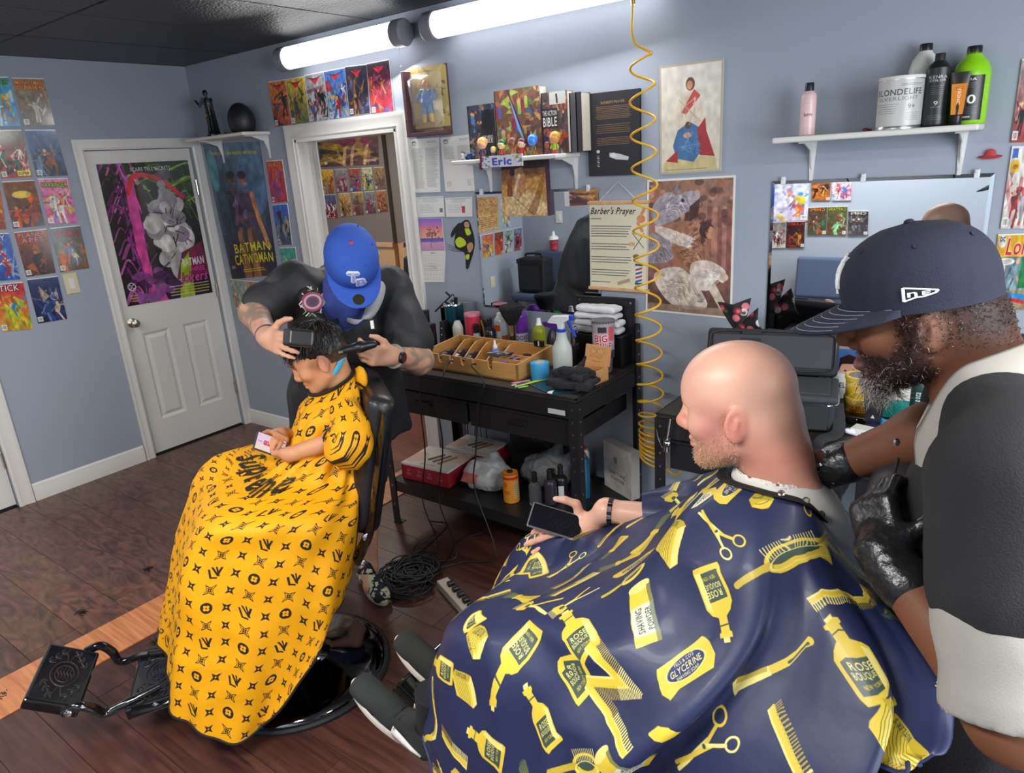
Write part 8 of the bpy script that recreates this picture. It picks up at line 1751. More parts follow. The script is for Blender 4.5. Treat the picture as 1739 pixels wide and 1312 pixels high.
def motif(kind,x,y,a,s):
 co,si=math.cos(a),math.sin(a);T=lambda pts:[(x+(p*co-q*si)*s,y+(p*si+q*co)*s)for p,q in pts];PL=lambda pts,c,al=1.:cv.poly(T(pts),c,al);LN=lambda pts,w,c:cv.line(T(pts),w*s,c);EL=lambda p,q,rx,ry,c,ring=None:cv.ell(*T([(p,q)])[0],rx*s,ry*s,c,a,1.,ring)
 TX=lambda t,p,q,w,h,c:cv.text(t,*T([(p,q)])[0],w*s,h*s,c,1,0,a)
 if kind==0:
  b=[(-.2,.5),(.2,.5),(.22,.44),(.22,-.02),(.16,-.12),(.07,-.18),(.07,-.36),(.1,-.38),(.1,-.44),(-.1,-.44),(-.1,-.38),(-.07,-.36),(-.07,-.18),(-.16,-.12),(-.22,-.02),(-.22,.44)];PL(b,G1);PL([(-.17,.42),(.17,.42),(.17,.04),(-.17,.04)],G3);PL([(.1,.44),(.2,.44),(.2,0),(.13,-.08)],G2);TX('ROSE',0,.13,.24,.09,G2);TX('BOUQUET',0,.23,.28,.07,G2);TX('NEW YORK',0,.34,.22,.05,G1);PL([(-.05,-.44),(.05,-.44),(.05,-.5),(-.05,-.5)],G2);LN([(-.07,-.28),(.07,-.28)],.02,G3)
 elif kind==1:
  PL([(-.5,-.1),(.5,-.1),(.52,.0),(.5,.02),(-.5,.02)],G1);PL([(-.5,-.1),(.5,-.1),(.5,-.07),(-.5,-.07)],G2)
  for k in range(34):f=-.49+k*.0297;LN([(f,.0),(f,.12)],.017 if k<15 else.012,G2 if k<15 else G4)
 elif kind==2:
  LN([(-.12,.03),(.5,-.04)],.045,G2);LN([(-.12,-.03),(.5,.02)],.045,G1);LN([(-.3,.1),(-.05,.0)],.04,G1);LN([(-.3,-.1),(-.05,.0)],.04,G2);EL(-.38,.14,.11,.08,G1,.3);EL(-.38,-.13,.11,.08,G2,.3);EL(-.02,0,.025,.025,G3)
 elif kind==3:
  PL([(-.45,-.14),(-.4,-.17),(-.2,-.09),(-.05,-.07),(0,-.11),(.06,-.08),(.06,.08),(0,.11),(-.05,.07),(-.2,.09),(-.4,.17),(-.45,.14)],G1);PL([(-.42,.0),(-.05,.0),(0,.08),(-.2,.07),(-.4,.14)],G4);PL([(.06,-.08),(.3,-.14),(.38,-.06),(.38,.06),(.3,.14),(.06,.08)],G3)
  for k in range(9):LN([(.07,-.07+k*.0175),(.34,-.12+k*.03)],.008,G4 if k%2 else '5a6a50')
 elif kind==4:
  LN([(-.5,.08),(-.2,.02),(.05,.0)],.09,G1);LN([(-.48,.06),(-.2,.01)],.03,G3);PL([(.02,-.05),(.5,-.1),(.5,.0),(.42,.03),(.02,.05)],G2);PL([(.05,.0),(.45,-.02),(.42,.03),(.04,.05)],G4)
 elif kind==5:
  PL([(-.42,-.17),(.35,-.17),(.42,-.1),(.42,.1),(.35,.17),(-.42,.17)],G1);EL(.37,0,.07,.17,G2);PL([(-.3,-.16),(.1,-.16),(.1,.16),(-.3,.16)],'d8d2b8');TX('SHAVING',-.1,-.06,.34,.09,G3);TX('POWDER',-.1,.07,.3,.08,G3);PL([(-.42,.11),(.34,.11),(.34,.17),(-.42,.17)],G3,.6)
 elif kind==6:
  PL([(-.36,-.2),(.36,-.2),(.42,-.08),(.42,.1),(.34,.22),(-.34,.22),(-.42,.1),(-.42,-.08)],G1);EL(0,0,.31,.15,'25306a');EL(0,0,.31,.15,G2,.08);TX("FELS & CO'S",0,-.09,.3,.05,G2);TX('GLYCERINE',0,.0,.48,.09,G2);TX('SHAVING SOAP',0,.09,.34,.05,G2)
 elif kind==7:
  LN([(-.45,.2),(-.1,.03),(.16,.0)],.05,G1);LN([(-.5,-.16),(-.1,-.02),(.16,.0)],.05,G2);PL([(.1,-.12),(.24,-.16),(.3,-.12),(.3,.12),(.24,.16),(.1,.1)],G1);
  for k in range(9):LN([(.3,-.12+k*.03),(.38,-.12+k*.03)],.012,G2)
  EL(.15,0,.05,.05,G3)
 elif kind==8:
  PL([(-.4,-.05),(.1,-.22),(.42,.02),(-.02,.24)],G1);PL([(-.4,-.05),(-.02,.24),(-.04,.4),(-.42,.1)],G2);PL([(-.02,.24),(.42,.02),(.4,.18),(-.04,.4)],G4);cv.text("BUTLER'S",*T([(.2,.2)])[0],.3*s,.08*s,G3,1,0,a-.45)
  for k in range(7):LN([(-.3+k*.05,-.07-k*.017),(.06+k*.05,.2-k*.025)],.008,G3)
 else:
  EL(-.2,0,.28,.15,G1);LN([(.02,0),(.48,.03)],.08,G4);EL(-.2,.03,.2,.08,G3);EL(-.2,-.03,.25,.08,G2,.12)
  for k in range(12):LN([(-.4+k*.036,.05),(-.4+k*.036,.2)],.012,G2)
pts=[];k_=0
for tr in range(4000):
 x,y=rr.random(),rr.random();s=rr.uniform(.13,.185)
 if all(min(abs(x-a),1-abs(x-a))**2+min(abs(y-b),1-abs(y-b))**2>(.37*(s+c))**2 for a,b,c in pts):pts.append((x,y,s))
for i,(x,y,s)in enumerate(pts):
 a=rr.choice((-.6,-.6,.5,-1.0,2.3,.9))+rr.uniform(-.3,.3);kd=[0,1,2,3,0,4,5,6,3,7,8,9,2,1,0,5][i%16]
 for dx in(-1,0,1):
  for dy in(-1,0,1):
   if-.12<x+dx<1.12 and-.12<y+dy<1.12:motif(kd,x+dx,y+dy,a,s*(1.0 if kd!=2 else 1.08))
for q in range(3):
 pass
M_navy=img_mat('navy_cape',cv,.5,.05,.08,40,(1/.86,1/.86),.4)
Z=lambda s,o,z:(s,o,z)
rings2=[[(-.065,0,1.175),(-.09,.08,1.195),(-.165,.122,1.205),(-.235,.11,1.192),(-.262,.02,1.115),(-.26,-.09,1.1),(-.16,-.12,1.15),(-.08,-.08,1.17)],[(.0,0,1.1),(-.02,.14,1.11),(-.17,.215,1.135),(-.30,.17,1.105),(-.32,.05,1.05),(-.31,-.13,1.04),(-.13,-.235,1.07),(-.0,-.14,1.09)],[(.1,0,.96),(.08,.2,.97),(-.15,.31,1.0),(-.385,.25,1.06),(-.4,.1,1.0),(-.36,-.17,.95),(-.06,-.29,.93),(.11,-.18,.97)],[(.24,0,.86),(.24,.25,.885),(-.06,.375,.88),(-.43,.31,1.01),(-.45,.15,.95),(-.38,-.2,.85),(.02,-.31,.8),(.25,-.19,.88)],[(.39,0,.8),(.38,.28,.82),(.05,.41,.76),(-.425,.36,.965),(-.455,.2,.92),(-.37,-.22,.8),(.12,-.32,.72),(.4,-.17,.83)],[(.5,0,.76),(.49,.28,.755),(.14,.43,.6),(-.41,.39,.94),(-.45,.24,.9),(-.36,-.22,.75),(.2,-.32,.58),(.505,-.16,.8)],[(.585,.02,.62),(.56,.29,.6),(.22,.435,.45),(-.39,.4,.925),(-.44,.26,.89),(-.35,-.22,.72),(.27,-.3,.45),(.595,-.15,.65)],[(.6,.05,.53),(.58,.29,.5),(.29,.44,.36),(-.375,.405,.91),(-.435,.27,.88),(-.34,-.22,.7),(.3,-.28,.38),(.62,-.13,.52)],[(.605,.07,.45),(.59,.3,.41),(.34,.44,.26),(-.36,.41,.9),(-.43,.28,.87),(-.335,-.22,.69),(.32,-.28,.33),(.625,-.12,.43)]]
def folds2(Pq):
 Q=Pq.copy();R_n,C_n=Q.shape[:2];a=np.arange(C_n)/C_n*2*PI;g=np.linspace(0,1,R_n)[:,None];ctr=Q.mean(1,keepdims=True);d=Q-ctr;d[...,2]=0;d/=np.linalg.norm(d,axis=2)[...,None]+1e-6
 side=np.exp(-((a-2.15)/.55)**2)[None];sh=lambda x:np.sign(np.sin(x))*np.abs(np.sin(x))**.55;am=.052*side*sh(12*a+1.1*g+.6)*np.clip((g-.1)*4,0,1)+.022*side*np.sin(24*a-1.5*g)*np.clip((g-.15)*3,0,1)
 am=am+.014*np.clip(g-.3,0,1)*np.sin(8*a+3*g)+.009*(1-2*np.abs(vnoise(Q,6.5,8)))*np.clip(g*6,0,1)
 crease=.02*np.exp(-((g-.36-.03*np.sin(3*a))/.045)**2)*np.cos(a*.9)-.016*np.exp(-((g-.43)/.04)**2)*np.cos(a*.9)
 return Q+d*(am+crease*(np.cos(a)>0))[...,None]
W2,U2_=drape(rings2,b2,192,12,folds2)
U2_=flatten_uv(W2)
cape2=MB().grid(W2,0,U2_).build('cape',M_navy,man,smooth=180,fix=False);cape2['label']='navy cape printed with yellow combs, bottles and scissors, black neck edge with snaps'
MB().tube(W2[-1][:-1],.004,6,closed=True).build('hem_trim',mat('navy_hem','202850',.6),cape2);e0=(W2[0]*.75+W2[2]*.25)[:-1]+[0,0,.002];MB().tube(e0,.0135,8,closed=True,flat=.3).build('neck_edge',M_trim,cape2)
for j in(58,72,86):p=e0[j];n_=nrm(p-b2(-.17,0,1.1));MB().lathe([(.0065,0),(.0065,.002),(.004,.003),(.004,.0015),(0,.0015)],p+n_*.004+[0,0,.004],n_+[0,0,.6],12).build('snap',M_brass,cape2)
Pv,Uv=tube_uv([b2(-.13,-.17,1.06),b2(-.02,-.235,.98),b2(.08,-.245,.925),np.array([4.085,-1.375,.905])-bp_],[.085,.09,.084,.066],32);sl=MB().grid(Pv,0,Uv).build('sleeve',M_navy,cape2,smooth=180,fix=False)
wn=nrm(ra[2]-ra[1]);Bw=basis(wn);wc=ra[2]-wn*.012;br=bpy.data.objects.new('bracelet',None);link(br,man);
for k in range(20):a=k*2*PI/20;MB().box(wc+Bw@np.array([.0335*math.cos(a),.0335*math.sin(a),0]),(.004,.0098,.013),Bw@rotz(a)).build('link',M_chrome if k%4==0 else mat('gunmetal','3a3a3e',.25,.9),br,smooth=0,bevel=.001)
t=thing('phone','dark phone in a clear case held out by the bald man','phone',pc);Bp=np.stack([pX,pY,pN],1);MB().box((0,0,0),(.149,.073,.009),Bp).build('case',mat('clear_case','8a8a90',.15,trans=.4),t,smooth=0,bevel=.004,bseg=3);MB().box(pN*.0042,(.141,.066,.003),Bp).build('screen',mat('dark_screen','0d0b14',.06,coat=1.,spec=.7),t,smooth=0,bevel=.0012)
M_suede=mat('black_suede','242725',.9,bump=.2,bscale=200);M_sole=mat('white_rubber','d8d2c4',.6,var=.06,vscale=30);M_mk=mat('white_mark','e6e2dc',.5)
up_=nrm([.42,-.05,.9]);T_=lambda*q:np.array(q)-bp_
shoe(man,T_(3.437,-1.9,.455),T_(3.715,-1.875,.315),up_,M_suede,M_sole,'left black sneaker with white curved side mark',M_mk)
shoe(man,T_(3.405,-1.70,.455),T_(3.685,-1.69,.315),up_,M_suede,M_sole,'right black sneaker, partly behind the cape',M_mk)
for y in(-1.872,-1.69):MB().tube([T_(3.705,y,.42),T_(3.715,y,.47),T_(3.73,y,.54)],[.036,.04,.048],12).build('sock',mat('black_sock','1c1c20',.9),man)
cm=person('bearded barber in a navy cap, black vest and grey polo, hands in black gloves',(4.84,-1.66,0));bp_=np.array(cm.location);Wc_=lambda*q:np.array(q)-bp_+[-.02,.05,0]
hq=at(1556,531,1.15)-bp_;Bq=frame(np.array([math.cos(math.radians(190)),math.sin(math.radians(190)),-.2]));kq=1.0
S=SDF(Wc_(4.4,-2.08,.72),Wc_(5.1,-1.28,1.7),.0044);P=head(S,hq,Bq,kq,1.05,1.03)
for s in(-1,1):S.ell(P(.092,s*.019,-.036),np.array([.013,.0105,.0095])*kq,Bq,.005)
S.ell(P(.09,0,-.075),np.array([.013,.022,.01])*kq,Bq,.005)
S.ell(P(-.06,0,-.035),(.068,.066,.075),Bq,.03).chain([P(-.05,0,-.04),P(-.075,0,-.11),Wc_(4.83,-1.67,1.37)],[.066,.066,.085],.03).ell(Wc_(4.87,-1.66,1.22),(.13,.19,.17),k=.08).ell(Wc_(4.87,-1.64,.98),(.14,.18,.2),k=.08)
na=[Wc_(4.86,-1.87,1.36),Wc_(4.905,-1.985,1.085),Wc_(4.735,-1.86,1.19)];fa=[Wc_(4.85,-1.46,1.37),at(1570,738,1.3)-bp_,at(1400,797,1.42)-bp_]
S.chain(na,[.058,.05,.034],.03).chain(fa,[.058,.05,.033],.03);pass
lq=lambda V:((V-hq)@Bq)/kq;SK='6f4732'
bz=lambda V:np.clip((-.035+.05*(lq(V)[:,0]<.025)-lq(V)[:,2])*40,0,1)*np.clip((lq(V)[:,0]+.02)*40,0,1)*np.clip((lq(V)[:,2]+.14)*40,0,1)
sdf_obj(S,'body',skin('barber_skin_dark','6f4732',.55,.25),cm,(SK,[(bz,'33262a',.75),(near(P(-.085,.03,-.0),.11),'241b1a',.95),(near(P(.03,.06,.02),.03),'2e211e',.6),(near(P(.1,0,-.03),.035),'8a5a40',.5),(near(P(.05,.05,-.02),.035),'825540',.5),(near(P(.092,0,-.075),np.array([.016,.026,.01])),'9a6458',.85),(near(P(.09,0,-.058),np.array([.014,.026,.006])),'5a3530',.7),(near(P(.0835,.031,.001),np.array([.01,.012,.005])*kq),'1c1210',.8),(near(P(.083,.034,.022),np.array([.014,.022,.005])),'241815',.7),(near(na[2],.09),'5d3a28',.4)]))
bd=lambda l,r:(l[:,2]<-.04+.055*(l[:,0]<.03)+.012*r.rand(len(l)))&(l[:,2]>-.135)&(l[:,0]>-.02+.012*r.rand(len(l)))&~((np.abs(l[:,1])<.026)&(l[:,2]>-.088)&(l[:,2]<-.05)&(l[:,0]>.07))&~((l[:,2]>-.055)&(l[:,0]>.04)&(l[:,2]>-.05))
def bc(l,r):
 w=np.clip((l[:,0]-.035)*30,0,1)*np.clip((-.08-l[:,2])*40,0,1);w=(r.rand(len(l))<.09+.5*w)[:,None];return np.where(w,lin('b0aaa6'),lin('2c2424'))*r.uniform(.7,1.25,(len(l),1))
jaw_hair('beard',S,hq,Bq,kq,cm,14000,bd,.014,.00042,bc,.8,M_beard,3,.12)
jaw_hair('goatee',S,hq,Bq,kq,cm,6000,lambda l,r:(l[:,2]<-.092)&(l[:,0]>.035)&(np.abs(l[:,1])<.034),.04,.00045,lambda l,r:np.where((r.rand(len(l))<.6)[:,None],lin('b8b2ae'),lin('4a4242'))*r.uniform(.75,1.15,(len(l),1)),.45,M_beard,5,.45)
jaw_hair('moustache',S,hq,Bq,kq,cm,9000,lambda l,r:(l[:,2]<-.043)&(l[:,2]>-.054)&(l[:,0]>.066)&(np.abs(l[:,1])<.036),.007,.0005,lambda l,r:np.tile(lin('2a2020'),(len(l),1))*r.uniform(.7,1.6,(len(l),1)),.3,M_beard,6,.5)
r=np.random.RandomState(9);N=14000;a=r.uniform(0,2*PI,N);b=r.uniform(-.75,.55,N);D0=np.stack([np.cos(a)*np.cos(b),np.sin(a)*np.cos(b),np.sin(b)],1);p,ok=surf(S,hq+Bq@np.array([-.03,0,0])*kq,D0@Bq.T);l_=lq(p)
ok&=(l_[:,0]<-.035+.02*r.rand(N))&(l_[:,2]>-.06+.03*r.rand(N))|(ok&(np.abs(l_[:,0]-.02)<.014)&(l_[:,2]>-.02));ok&=l_[:,2]<.04
strands('hair',p[ok],D0[ok]@Bq.T,.006,.0005,M_beard,cm,np.where((r.rand(ok.sum())<.12)[:,None],lin('8a8480'),lin('2a2220'))*r.uniform(.7,1.3,(ok.sum(),1)),.8,3,4)
M_navycap=mat('navy_wool','191c2d',.85,bump=.25,bscale=500);cc=P(-.008,0,.042);Bcap=frame(Bq[:,0]+Bq[:,2]*.02,Bq[:,2]+Bq[:,0]*.0)
cp,pt,R_=ball_cap(cm,cc,Bcap,(.114),.09,.117,M_navycap,None,.082,tilt=.03)
M_wt=mat('white_embroidery','e4e4e4',.7)
cap_logo(pt,np.concatenate([unit_text('N',1,-.42,.42,-.34,.34),unit_text('Y',1,-.5,.5,-.52,.5)]),0,.43,.62,.5,.0045).build('front_logo',M_wt,cp,smooth=0,fix=False)
fl_=[(-.5,.42),(.5,.02),(.42,-.14),(.05,-.3),(-.12,-.28),(-.5,-.5)];T=[]
def strip(pts,w):
 for(xa,ya),(xb,yb)in zip(pts,pts[1:]+pts[:1]):
  d=np.array([xb-xa,yb-ya]);n_=np.array([-d[1],d[0]])/(np.linalg.norm(d)+1e-9)*w;a_,b_=np.array([xa,ya]),np.array([xb,yb]);T.append([a_-n_,b_-n_,b_+n_]);T.append([a_-n_,b_+n_,a_+n_])
strip(fl_,.045);T=np.concatenate([np.array(T),unit_text('n',1,-.42,-.08,-.24,.24),unit_text('E',1,.0,.3,-.18,.08)])
cap_logo(pt,T,PI/2+.0,.17,.4,.19,.002,flip=1.).build('side_logo',M_wt,cp,smooth=0,fix=False)
M_polo=mat('grey_polo','97948d',.85,bump=.12,bscale=400);M_vest=mat('black_vest','1d1d20',.88,bump=.3,bscale=350)
for a_,k in((na,.99),(fa,.7)):
 S=SDF(Wc_(4.6,-2.15,.85),Wc_(5.1,-1.2,1.6),.006);ce=a_[0]*(1-k)+a_[1]*k;S.chain([a_[0]*.7+a_[1]*.3,a_[0]*.4+a_[1]*.6,ce+nrm(a_[1]-a_[0])*.03],[.076,.082,.086],.03);S.cut(ce,a_[1]-a_[0])
 sdf_obj(S,'polo_sleeve',M_polo,cm,None,2,lambda V:wrinkle(.004,10,6,na[1]-na[0])(V)*np.clip(np.abs((V-ce)@nrm(a_[1]-a_[0]))/.03,0,1))
cb=[(P(-.07,0,-.1)+Bq@np.array([.0,0,0]))]
nc=Wc_(4.80,-1.672,1.44);nd=nrm(P(-.05,0,-.04)-Wc_(4.84,-1.67,1.37));Bn=frame(nrm(Bq[:,0]-nd*(Bq[:,0]@nd)),nd);rows=[]
for r0,h0 in((.082,-.02),(.079,.012),(.083,.034),(.094,.03),(.104,-.008),(.108,-.03)):rows.append([nc+Bn@np.array([r0*math.cos(a)*(1.05+.25*max(0,math.cos(a))**3),r0*math.sin(a),h0-.075*max(0,math.cos(a))**2*(1+.3*(r0>.09))])for a in np.linspace(.22,2*PI-.22,60)])
MB().grid(np.array(rows)).build('collar',M_polo,cm,smooth=180,solid=.004)
S=SDF(Wc_(4.6,-2.1,.5),Wc_(5.12,-1.2,1.56),.0065)
S.ell(Wc_(4.865,-1.66,1.22),(.15,.215,.2),k=.06).ell(Wc_(4.875,-1.64,1.0),(.165,.215,.24),k=.08).ell(Wc_(4.885,-1.63,.74),(.175,.22,.25),k=.08)
for s in(-1,1):S.chain([Wc_(4.83,-1.67+.08*s,1.42),Wc_(4.865,-1.665+.19*s,1.375)],[.062,.075],.06)
S.chain([na[0],na[0]*.55+na[1]*.45],[.094,.098],.05).chain([fa[0],fa[0]*.6+fa[1]*.4],[.09,.09],.05)
S.chain([Wc_(4.72,-1.672,1.36),Wc_(4.8,-1.672,1.43),Wc_(4.8,-1.672,1.56)],[.05,.078,.085],.02,True)
sdf_obj(S,'vest',M_vest,cm,None,1,wrinkle(.009,6,2,(.2,0,1)))
MB().tube([Wc_(4.705,-1.69,1.3),Wc_(4.70,-1.7,1.24),Wc_(4.7,-1.705,1.1)],.003,6).build('zip',mat('dark_zip','34343a',.4,.6),cm);MB().sph(Wc_(4.705,-1.735,1.345),(.006,.006,.007),8).build('zip_pull',M_chrome,cm)
S=SDF(Wc_(4.6,-1.95,-.01),Wc_(5.15,-1.3,.85),.012)
for s in(-1,1):S.chain([Wc_(4.9,-1.63+.1*s,.75),Wc_(4.89,-1.63+.11*s,.45),Wc_(4.9,-1.63+.12*s,.05)],[.12,.09,.07],.04)
sdf_obj(S,'jeans',mat('dark_denim','20242e',.85,bump=.2,bscale=300),cm,None,1,wrinkle(.008,8,4))
for s in(-1,1):shoe(cm,Wc_(4.7,-1.63+.14*s,.002),Wc_(4.99,-1.63+.12*s,.002),(0,0,1),M_suede,M_blkm,'black work shoe')
M_glove=mat('black_nitrile','18181a',.3,bump=.25,bscale=90,spec=.6)
def glove(w,d,n,t,curls,thumb,seed,fore):
 w=np.array(w);S=SDF(w-.2,w+.2,.0042);hand(S,w,d,n,t,curls,.97,thumb,.04,.008);S.cap(w+nrm(fore)*.05,w+nrm(fore)*-.01,.042,.037,.012)
 return sdf_obj(S,'glove',M_glove,cm,None,1,lambda V:.0035*(1-2*np.abs(vnoise(V,60,seed)))*np.clip(1-np.linalg.norm(V-w,axis=1)/.07,0,1)+.0012*vnoise(V,45,seed+2))
wn_=na[2]+nrm(na[2]-na[1])*.018;glove(wn_,Wc_(4.688,-1.795,1.262)-wn_,(.1,1,.15),(.0,.1,1),(.75,.85,.9,.95),((.35,.75,.3),(.55,.75,.25),(.75,.55,.3)),3,na[1]-na[2])
wf_=fa[2]+nrm(fa[2]-fa[1])*.005;glove(wf_,(-.55,.1,-.8),(.6,-.75,0),(-.6,-.7,.2),(.5,.6,.7,.7),((.5,.6,.4),(.7,.4,.4),(.9,.2,.3)),8,fa[1]-fa[2])
Bw=basis(nrm(fa[2]-fa[1]));wt=bpy.data.objects.new('watch',None);link(wt,cm);wq=fa[2]-nrm(fa[2]-fa[1])*.008
for k in range(16):a=k*2*PI/16;MB().box(wq+Bw@np.array([.0365*math.cos(a),.0365*math.sin(a),0]),(.004,.013,.016),Bw@rotz(a)).build('link',M_chrome,wt,smooth=0,bevel=.0015)
dv=nrm(np.array([-.3,-.6,.75]));dv=nrm(dv-Bw[:,2]*(dv@Bw[:,2]));MB().lathe([(.02,0),(.021,.004),(.018,.009),(0,.009)],wq+dv*.036,dv,20).build('watch_case',M_chrome,wt)
bb=person('barber with tattooed forearms in a blue cap and black smock cutting the boy hair',(2.5,-1.05,0));bp_=np.array(bb.location);Wb=lambda*q:np.array(q)-bp_;AT=lambda x,y,d:at(x,y,d)-bp_
Fb=nrm([.75,-.66,0]);Lb=np.array([-Fb[1],Fb[0],0]);hb_=AT(598,452,2.62);Bb=frame(Fb*math.cos(.95)+np.array([0,0,-math.sin(.95)])+Lb*.05);kb=1.04
S=SDF(Wb(2.0,-1.75,-.01),Wb(3.2,-.55,1.68),.0058);P=head(S,hb_,Bb,kb,1.1)
nk=AT(582,492,2.74);sr,sl_=AT(500,485,2.76),AT(658,490,2.86);S.chain([P(-.05,0,-.05),nk,(sr+sl_)/2-[0,0,.06]],[.066,.066,.1],.03)
pel=Wb(2.44,-.98,.88);ch=(sr+sl_)/2+[-.05,.03,-.14];S.ell(ch,(.15,.19,.2),frame(Fb),.08).ell(pel*.5+ch*.5,(.15,.18,.22),frame(Fb),.08).ell(pel,(.15,.18,.16),frame(Fb),.08)
lf=Wb(2.50,-1.045,.07);rf=Wb(2.3,-1.2,.07);S.chain([pel+Lb*.1,Wb(2.5,-1.0,.5),lf+Wb(*bp_)+[0,0,.02]],[.1,.068,.042],.03).chain([pel-Lb*.1,Wb(2.34,-1.13,.5),rf+[0,0,.02]],[.1,.068,.042],.03)
S.cap(lf,lf+Fb*.14-[0,0,.03],.04,.03,.03).cap(rf,rf+Fb*.14-[0,0,.03],.04,.03,.03)
ra_=[sr,AT(432,530,2.64),AT(456,574,2.42)];la_=[sl_,AT(712,612,2.76),AT(664,604,2.58)]
S.chain(ra_,[.06,.052,.034],.03).chain(la_,[.06,.052,.034],.03)
hand(S,ra_[2],AT(498,592,2.27)-ra_[2],nrm([.2,.85,-.3]),[0,0,1.],(.1,.14,.2,.34),.98,((.55,.75,.15),(.8,.5,.25),(.9,.3,.3)),.1)
hand(S,la_[2],AT(618,604,2.46)-la_[2],nrm([-.35,.8,-.1]),[0,0,1.],(.75,.8,.85,.9),.98,((.75,.6,.2),(.9,.3,.3),(1,.05,.35)),.03)
def tat(V):
 d=np.minimum(*[np.linalg.norm(V-(a*(1-t)+b*t),axis=1)for a,b,t in((ra_[1],ra_[2],.3),(la_[1],la_[2],.3))]);return np.clip((.15-d)*20,0,1)*np.clip((1-2.2*np.abs(vnoise(V,30,3)))*1.6,0,1)
sdf_obj(S,'body',skin('barber_skin','cb9a7e',.48),bb,('cb9a7e',[(tat,'5d6660',.62),(near(ra_[2]+(AT(498,592,2.27)-ra_[2])*1.6,.07),'d08f7c',.4),(near(P(.06,0,-.1),.06),'4a3428',.5)]))
M_smock=mat('black_smock','222326',.6,bump=.15,bscale=200);S=SDF(Wb(2.0,-1.75,.55),Wb(3.25,-.5,1.6),.0072);fr_b=frame(Fb)
S.ell(ch,(.175,.215,.22),fr_b,.08).ell(pel*.5+ch*.5,(.18,.215,.26),fr_b,.08).ell(pel+[0,0,-.02],(.18,.215,.2),fr_b,.08).chain([pel+Lb*.08,pel+Lb*.1-[0,0,.17]],[.16,.155],.05).chain([pel-Lb*.08,pel-Lb*.1-[0,0,.17]],[.16,.155],.05)
for q,s in((ra_,1),(la_,-1)):S.chain([nk*.35+q[0]*.65-[0,0,.02],q[0],q[0]*.25+q[1]*.75],[.075,.076,.08],.05)
S.cut(Wb(0,0,.70),(0,0,-1));vn=nrm(P(.04,0,-.14)-nk);S.chain([nk+Fb*.02+[0,0,.1],nk+Fb*.09-[0,0,.04],ch+Fb*.19+[0,0,.02]],[.088,.075,.02],.02,True)
sdf_obj(S,'smock',M_smock,bb,None,1,wrinkle(.011,7,5,(0,0,1)))
S=SDF(Wb(2.2,-1.5,.9),Wb(3.1,-.6,1.55),.007);S.ell(ch,(.16,.2,.205),fr_b,.05).chain([nk-[0,0,.05],nk],[.1,.078],.03);sdf_obj(S,'t_shirt',mat('royal_blue_cloth','3b4a94',.85,bump=.1,bscale=200),bb,None,1,wrinkle(.004,12,3))
cpts=lambda s:[nk+Lb*s*.085+[0,0,.03],nk+Lb*s*.1+Fb*.07+[0,0,-.01],nk+Lb*s*.05+Fb*.17-[0,0,.1],ch+Fb*.2+Lb*s*.01+[0,0,.03]]
for s in(-1,1):
 c_=catmull(cpts(s),6);o_=c_+Lb*s*np.linspace(.05,.045,len(c_))[:,None]*np.sin(np.linspace(.5,PI,len(c_)))[:,None]*1.3+[0,0,.012];mid=(c_+o_)/2+Fb*.012+[0,0,.012]
 MB().grid(np.array([c_,mid,o_])).build('collar',mat('silver_lining','9b9ea2',.6)if s>0 else M_smock,bb,smooth=180,solid=.004)
def on_body(x,y,d):return AT(x,y,d)
em=AT(531,512,2.5);en_=nrm(CAM_C-bp_-em);Be=basis(en_);sm=bpy.data.objects.new('chest_emblem',None);link(sm,bb)
for r0,c0,dz in((.04,'8a2a48',0),(.031,'9a9098',.0012),(.023,'6a2a40',.0022),(.014,'34384a',.003)):MB().lathe([(r0,0),(r0,.0012),(0,.0016)],em+en_*dz,en_,24,sx=.85).build('ring',mat('emblem_'+c0,c0,.7),sm)
rr=random.Random(3)
for k in range(22):a=rr.uniform(0,2*PI);q0=em+Be@np.array([.036*math.cos(a),.042*math.sin(a),.001]);MB().bar(q0,q0+Be@np.array([.014*math.cos(a+rr.uniform(-1.6,1.6)),.014*math.sin(a+rr.uniform(-1.6,1.6)),.0]),.003,.002,en_).build('splash',mat('splash_%d'%(k%3),('c8c8cc','8a9a8a','5a8a4a')[k%3],.7),sm,smooth=0)
pk=AT(632,551,2.56);MB().box(pk,(.012,.003,.03),frame(en_)[:,[1,0,2]]).build('logo_tab',M_wt,bb,smooth=0)
S=SDF(Wb(2.1,-1.4,.35),Wb(2.8,-.7,.85),.009)
S.chain([pel+Lb*.08-[0,0,.1],Wb(2.49,-1.01,.52)],[.13,.115],.05).chain([pel-Lb*.08-[0,0,.1],Wb(2.35,-1.11,.52)],[.13,.115],.05).cut(Wb(0,0,.46),(0,0,-1));sdf_obj(S,'shorts',mat('navy_shorts','1d2440',.85,bump=.15,bscale=200),bb,None,1,wrinkle(.008,8,9))
cv=Canvas(256,256,'20262e');rr=random.Random(4)
for k in range(90):x,y=rr.random(),rr.random();cv.ell(x,y,rr.uniform(.02,.055),rr.uniform(.015,.05),rr.choice(['cfc8a8','d8d2b8','20262e','2a3040','a8705a']),rr.uniform(0,3))
